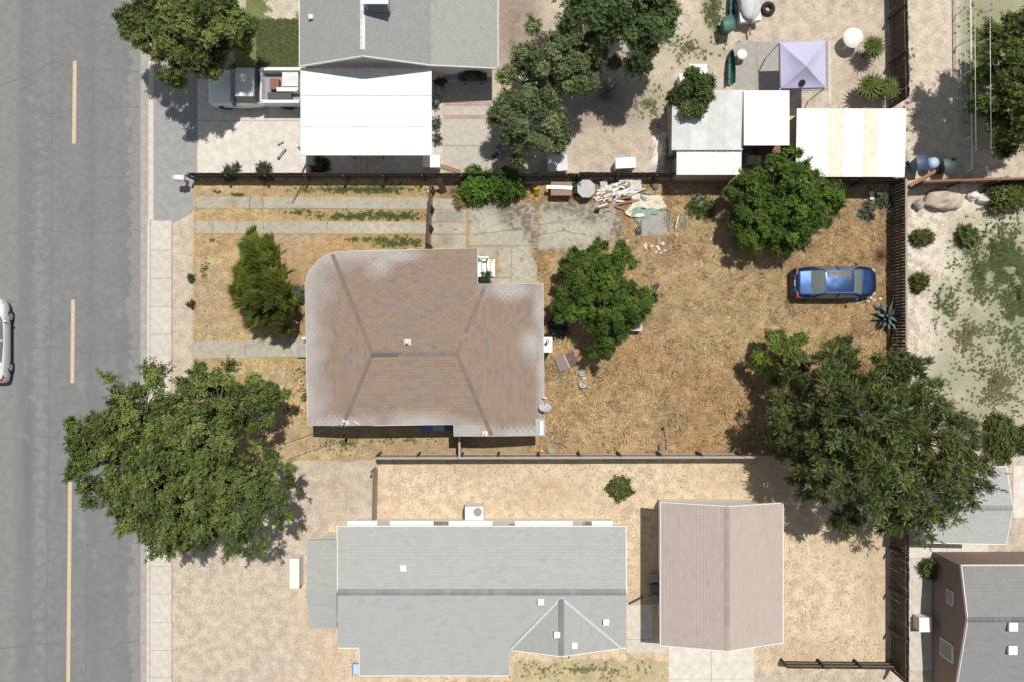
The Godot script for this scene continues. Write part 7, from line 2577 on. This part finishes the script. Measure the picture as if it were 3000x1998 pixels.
	# teal boards on the straw
	for q in [[1795, 860, 1812, 1168, 0.08, "teal board lying along the edge of the bare shed floor"], [1838, 990, 1912, 1272, 0.13, "slanting teal board nearest the shed floor on the straw"], [1942, 862, 1908, 1122, 0.13, "teal board touching the slanting one on the straw"], [2205, 950, 2075, 1205, 0.13, "teal board crossing the white rod on the straw"], [2288, 900, 2296, 1208, 0.13, "lone teal board beside the creeping bush"], [1262, 990, 1258, 1385, 0.09, "long teal board along the other edge of the shed floor"]]:
		s = ST()
		bar(s, zb(q[0], q[1], q[4]), zb(q[2], q[3], q[4]), 0.075, 0.035)
		single("teal_board", s, M["teal_paint"], q[5], "board", "teal boards around the shed floor")
	s = ST()
	bar(s, zb(2100, 928, 0.16), zb(2040, 1222, 0.16), 0.045, 0.03)
	single("white_rod", s, M["white_paint"], "white rod lying between the teal boards on the straw", "rod")
	s = ST(true)
	lump(s, zb(1170, 1265, 0.1), Vector3(0.2, 0.13, 0.22), 0.6, 1.3, 73)
	single("slate_bag", s, mt("slate", C(0.075, 0.085, 0.10), 0.6), "slate grey bag slumped beside the shed floor", "bag")
	s = ST(true)
	lump(s, zb(1570, 260, 0.13), Vector3(0.17, 0.15, 0.17), 0.6, 1.4, 74)
	single("grey_bag", s, mt("ash_grey", C(0.17, 0.16, 0.165), 0.8), "crumpled grey bag on the straw behind the scrap heap", "bag")
	s = ST(true)
	torus(s, zb(2085, 275, 0.06), 0.22, 0.035, 22, 7)
	single("metal_hoop", s, M["grey_flashing"], "grey metal hoop lying on the straw near the shady fence", "hoop")
	s = ST(true)
	lump(s, zb(2070, 365, 0.07), Vector3(0.13, 0.09, 0.1), 0.4, 1.2, 75)
	single("small_stone", s, M["stone"], "pale stone inside the grey metal hoop", "stone")
	for q in [[1250, 385, 1790, 372, "fence_grey", "lower grey batten behind the cream sheet"], [1390, 345, 1620, 360, "fence_top", "short tan batten behind the cream sheet"], [1480, 410, 1830, 405, "fence_rail", "dark batten behind the cream sheet"]]:
		s = ST()
		bar(s, zb(q[0], q[1], 0.05), zb(q[2], q[3], 0.05), 0.06, 0.04)
		single("batten", s, M[q[4]], q[5], "batten")
	# flakes of white plaster
	var fk := 0
	for q in [[1890, 718], [1893, 727], [1926, 722], [1931, 730], [1922, 738], [1944, 714], [1938, 742], [1867, 667], [1840, 708], [1909, 722], [1950, 735], [2085, 700], [2103, 723]]:
		s = ST()
		for j in 2:
			var p := P(q[0] + rf(-2, 2), q[1] + rf(-2, 2), 0.09)
			var v := []
			for i in 5:
				var an := TAU * i / 5.0
				v.append(p + Vector3(cos(an) * rf(0.04, 0.11), rf(-0.015, 0.015), sin(an) * rf(0.03, 0.1)))
			for i in range(1, 4): tri(s, v[0], v[i], v[i + 1])
			for i in 5: quad(s, v[i], v[(i + 1) % 5], v[(i + 1) % 5] - Vector3(0, 0.085, 0), v[i] - Vector3(0, 0.085, 0))
		single("plaster_flake", s, M["white_stone"], "white plaster chunk scattered on the dirt below the shed floor" if fk < 11 else "white plaster chunk lying out on the straw below the dense tree", "debris", "plaster chunks near the shed floor" if fk < 11 else "plaster chunks out on the straw")
		fk += 1
	# things by the dense tree and in the back corner
	s = ST()
	box(s, Transform3D(Basis(Vector3.UP, 0.5) * Basis(Vector3.RIGHT, 0.7), P(2138, 556, 0.22)), Vector3(0.32, 0.04, 0.55))
	single("leaning_sheet", s, M["vinyl_grey"], "grey panel leaning beside the dense dark tree at the shady fence", "panel")
	s = ST()
	bar(s, P(2120, 572, 0.06), P(2118, 560, 0.3), 0.1, 0.05)
	single("pale_block", s, M["wood_brown"], "pale wooden block against the leaning grey panel", "block")
	s = ST()
	bx(s, P(2554, 574, 0.1), Vector3(0.21, 0.2, 0.45), Color.WHITE, 0.06)
	bx(s, P(2554, 574, 0.215), Vector3(0.17, 0.03, 0.41), Color.WHITE, 0.06)
	single("white_block", s, M["white_stone"], "white concrete block on the straw in the shady back corner", "block")
	s = ST()
	tube(s, [P(2558, 652, 0.05), P(2590, 630, 0.25), P(2627, 606, 0.6)], [0.016, 0.013, 0.008], 5)
	tube(s, [P(2590, 630, 0.25), P(2600, 615, 0.3), P(2616, 586, 0.5)], [0.011, 0.009, 0.005], 5)
	single("bare_branch", s, M["bark_pale"], "bare grey branch propped against the slatted back fence", "branch")
	var ck := 0
	for q in [[2553, 874], [2562, 880], [2545, 884], [2580, 876]]:
		s = ST(true)
		lump(s, P(q[0], q[1], 0.05), Vector3(0.09, 0.06, 0.07), 0.6, 1.2, 110 + ck, 10, 7)
		single("pale_stone", s, M["white_stone"], "pale stone lying between the car and the agave", "stone", "stones by the agave")
		ck += 1
	s = ST()
	box(s, Transform3D(Basis(Vector3.UP, -0.25), P(2505, 886, 0.05)), Vector3(0.35, 0.05, 0.12))
	single("bumper_piece", s, M["grey_plastic"], "broken grey bumper piece on the straw beside the car", "car part")
	# by the back wall
	single("black_tarp", crumple(polyp([1604, 948, 1618, 935, 1640, 925, 1665, 940, 1662, 970, 1650, 998, 1640, 990, 1622, 996, 1610, 975]), 0.1, 0.22, 0.05, 121), M["black_plastic"], "black plastic sheet bunched at the foot of the yard tree", "sheet")
	var rs := thing("rusty_hatch", "two hinged rusty metal panels lying on the straw behind the house", "panel", P(1660, 1057), 0.42)
	for i in 2:
		s = ST()
		bx(s, Vector3(-0.29 + i * 0.56, 0.14, 0), Vector3(0.52, 0.05, 0.74))
		obj("panel", s, mt("rust_red", C(0.12, 0.055, 0.05), 0.6, "rust", 1.1) if i else mt("rust_grey", C(0.21, 0.16, 0.155), 0.55, "rust", 1.1), rs)
	for i in 2:
		s = ST()
		bx(s, Vector3(-0.02 + i * 0.045, 0.175, 0), Vector3(0.022, 0.025, 0.74))
		obj("rib", s, M["canvas"], rs)
	var pt := thing("flower_pot", "pale teal broken pot on the straw by the rusty panels", "pot", P(1704, 1089))
	s = ST(true)
	lathe(s, Vector3.ZERO, [Vector2(0, 0.02), Vector2(0.12, 0.02), Vector2(0.18, 0.22), Vector2(0.165, 0.22), Vector2(0.1, 0.05), Vector2(0, 0.05)], 9, Color.WHITE, Basis(Vector3.RIGHT, 0.3))
	obj("pot_wall", s, mt("teal_pale", C(0.28, 0.42, 0.40), 0.7, "blotch", 1.5), pt)
	s = ST(true)
	lump(s, Vector3(0, 0.1, 0), Vector3(0.14, 0.06, 0.14), 0.2, 1, 5)
	obj("pot_soil", s, mt("teal_pale", C(0.28, 0.42, 0.40), 0.7), pt)
	pt = thing("flower_pot", "round grey pot full of dry stalks on the straw", "pot", P(1706, 1124))
	s = ST(true)
	lathe(s, Vector3.ZERO, [Vector2(0, 0.02), Vector2(0.15, 0.02), Vector2(0.2, 0.26), Vector2(0.175, 0.26), Vector2(0.15, 0.1), Vector2(0, 0.1)], 20)
	obj("pot_wall", s, M["vinyl_grey"], pt)
	s = ST()
	for i in 40:
		var d := rdir()
		tube(s, [Vector3(d.x * 0.08, 0.09, d.z * 0.08), Vector3(d.x * 0.14, 0.3 + rf(-0.06, 0.05), d.z * 0.14)], [0.006, 0.003], 3)
	obj("dry_stalks", s, M["wood_brown"], pt)
	s = ST(true)
	lump(s, P(1712, 1107, 0.05), Vector3(0.1, 0.06, 0.07), 0.6, 1.3, 76)
	single("white_rag", s, M["white_stone"], "white rag between the teal pot and the round grey pot", "rag")
	s = ST(true)
	tube(s, [P(1644, 1096, 0.14), P(1646, 1120, 0.14), P(1635, 1128, 0.14), P(1631, 1140, 0.14), P(1636, 1152, 0.14)], [0.016], 6)
	tube(s, [P(1668, 1098, 0.14), P(1666, 1108, 0.15), P(1646, 1122, 0.14)], [0.016], 6)
	single("garden_hose", s, mt("hose_green", C(0.16, 0.36, 0.22), 0.6), "pale green garden hose lying in the straw behind the house", "hose")
	var fr := thing("white_table", "white framed table half under the yard tree", "table", P(1866, 955))
	s = ST()
	prism(s, rect(P2(1845, 938, 0.7), P2(1880, 969, 0.7)), 0.66, 0.685)
	obj("table_top", s, mt("top_mauve", C(0.42, 0.39, 0.39), 0.6), fr, Transform3D(Basis.IDENTITY, -fr.position))
	var cs := [P(1845, 938, 0.69), P(1880, 938, 0.69), P(1880, 969, 0.69), P(1845, 969, 0.69)]
	for i in 4:
		s = ST()
		bar(s, cs[i], cs[(i + 1) % 4], 0.035, 0.05)
		obj("frame_bar", s, M["white_paint"], fr, Transform3D(Basis.IDENTITY, -fr.position))
		s = ST()
		bar(s, cs[i], cs[i] * Vector3(1, 0, 1), 0.04, 0.04)
		obj("leg", s, M["white_paint"], fr, Transform3D(Basis.IDENTITY, -fr.position))
	# shovel-like black blade
	var sv := thing("shovel", "dark shovel blade and bent handle lying beside the yard tree", "shovel", P(1918, 848))
	s = ST(true)
	var po := polyp([1913, 838, 1922, 832, 1932, 834, 1928, 844, 1920, 856, 1921, 862, 1910, 863, 1911, 852])
	prism(s, po, 0.12, 0.15)
	obj("blade", s, mt("blade", C(0.07, 0.075, 0.08), 0.5), sv, Transform3D(Basis.IDENTITY, -sv.position))
	s = ST()
	tube(s, [P(1911, 842, 0.14), P(1906, 826, 0.12), P(1903, 814, 0.12), P(1894, 806, 0.1), P(1884, 805, 0.08)], [0.016], 6)
	obj("handle", s, M["dark_metal"], sv, Transform3D(Basis.IDENTITY, -sv.position))
	# saucer, ball and old hand mower by the tan fence
	s = ST(true)
	lathe(s, P(1617, 1314, 0), [Vector2(0, 0.07), Vector2(0.20, 0.08), Vector2(0.225, 0.15), Vector2(0.255, 0.15), Vector2(0.24, 0.02), Vector2(0, 0.02)], 26)
	single("stone_basin", s, mt("basin", C(0.34, 0.31, 0.24), 0.9, "blotch", 1.4), "round shallow stone basin on the straw by the tan fence", "basin")
	s = ST(true)
	lump(s, P(1588, 1320, 0.06), Vector3(0.06, 0.06, 0.06), 0.1, 1, 6)
	single("white_ball", s, M["white_paint"], "small white ball beside the round stone basin", "ball")
	s = ST(true)
	lump(s, P(1768, 1300, 0.07), Vector3(0.1, 0.08, 0.09), 0.4, 1, 7)
	single("red_lump", s, M["rust"], "reddish brick lump on the straw near the tan fence", "brick")
	var mw := thing("reel_mower", "old reel mower with rusty handle end standing on the straw", "mower", P(1945, 1306))
	s = ST()
	tube(s, [P(1953, 1305, 0.2), P(1956, 1290, 0.35), P(1964, 1248, 0.98)], [0.02], 7)
	obj("handle", s, M["galvanised"], mw, Transform3D(Basis.IDENTITY, -mw.position))
	s = ST(true)
	lump(s, P(1961, 1244, 1.0), Vector3(0.09, 0.09, 0.09), 0.25, 1.2, 9)
	obj("handle_grip", s, M["rust"], mw, Transform3D(Basis.IDENTITY, -mw.position))
	s = ST()
	tube(s, [P(1931, 1308, 0.25), P(1937, 1292, 0.32), P(1941, 1293, 0.32), P(1937, 1309, 0.25)], [0.018], 6)
	obj("frame", s, M["galvanised"], mw, Transform3D(Basis.IDENTITY, -mw.position))
	for x in [1932.0, 1952.0]:
		s = ST(true)
		lathe(s, P(x, 1310, 0.13), [Vector2(0.0, -0.025), Vector2(0.13, -0.025), Vector2(0.13, 0.025), Vector2(0, 0.025)], 16, Color.WHITE, Basis(Vector3.FORWARD, PI * 0.5))
		obj("wheel", s, M["rust"], mw, Transform3D(Basis.IDENTITY, -mw.position))
	for i in 6:
		s = ST()
		var an := TAU * i / 6.0
		bar(s, P(1934, 1310, 0.13) + Vector3(0, cos(an), sin(an)) * 0.1, P(1950, 1310, 0.13) + Vector3(0, cos(an + 0.5), sin(an + 0.5)) * 0.1, 0.02, 0.012)
		obj("reel_blade", s, M["grey_flashing"], mw, Transform3D(Basis.IDENTITY, -mw.position))
	s = ST()
	prism(s, polyp([2052, 1312, 2070, 1306, 2120, 1306, 2136, 1316, 2134, 1321, 2052, 1321]), 0.05, 0.075)
	single("rust_sheet", s, mt("rust_pink", C(0.32, 0.20, 0.17), 0.8, "rust", 1.0), "flat pinkish rusty sheet lying along the tan fence", "sheet")
	s = ST()
	tube(s, wander(P(1375, 1322, 0.05), P(1398, 1318, 0.05), 3, 0.02), [0.02], 5)
	single("fallen_batten", s, M["fence_top"], "fallen tan batten in the side yard by the gate panel", "batten")
	s = ST()
	bx(s, P(680, 538, 0.05), Vector3(0.28, 0.05, 0.09), Color.WHITE, 0.12)
	single("pale_board", s, M["fence_grey"], "short pale board in the shade of the front fence", "board")
	s = ST()
	tube(s, [P(1197, 731, 0.05), P(1216, 728, 0.06), P(1247, 724, 0.05)], [0.014], 5)
	single("thin_rod", s, M["white_paint"], "thin white rod on the grass beside the driveway gate", "rod")
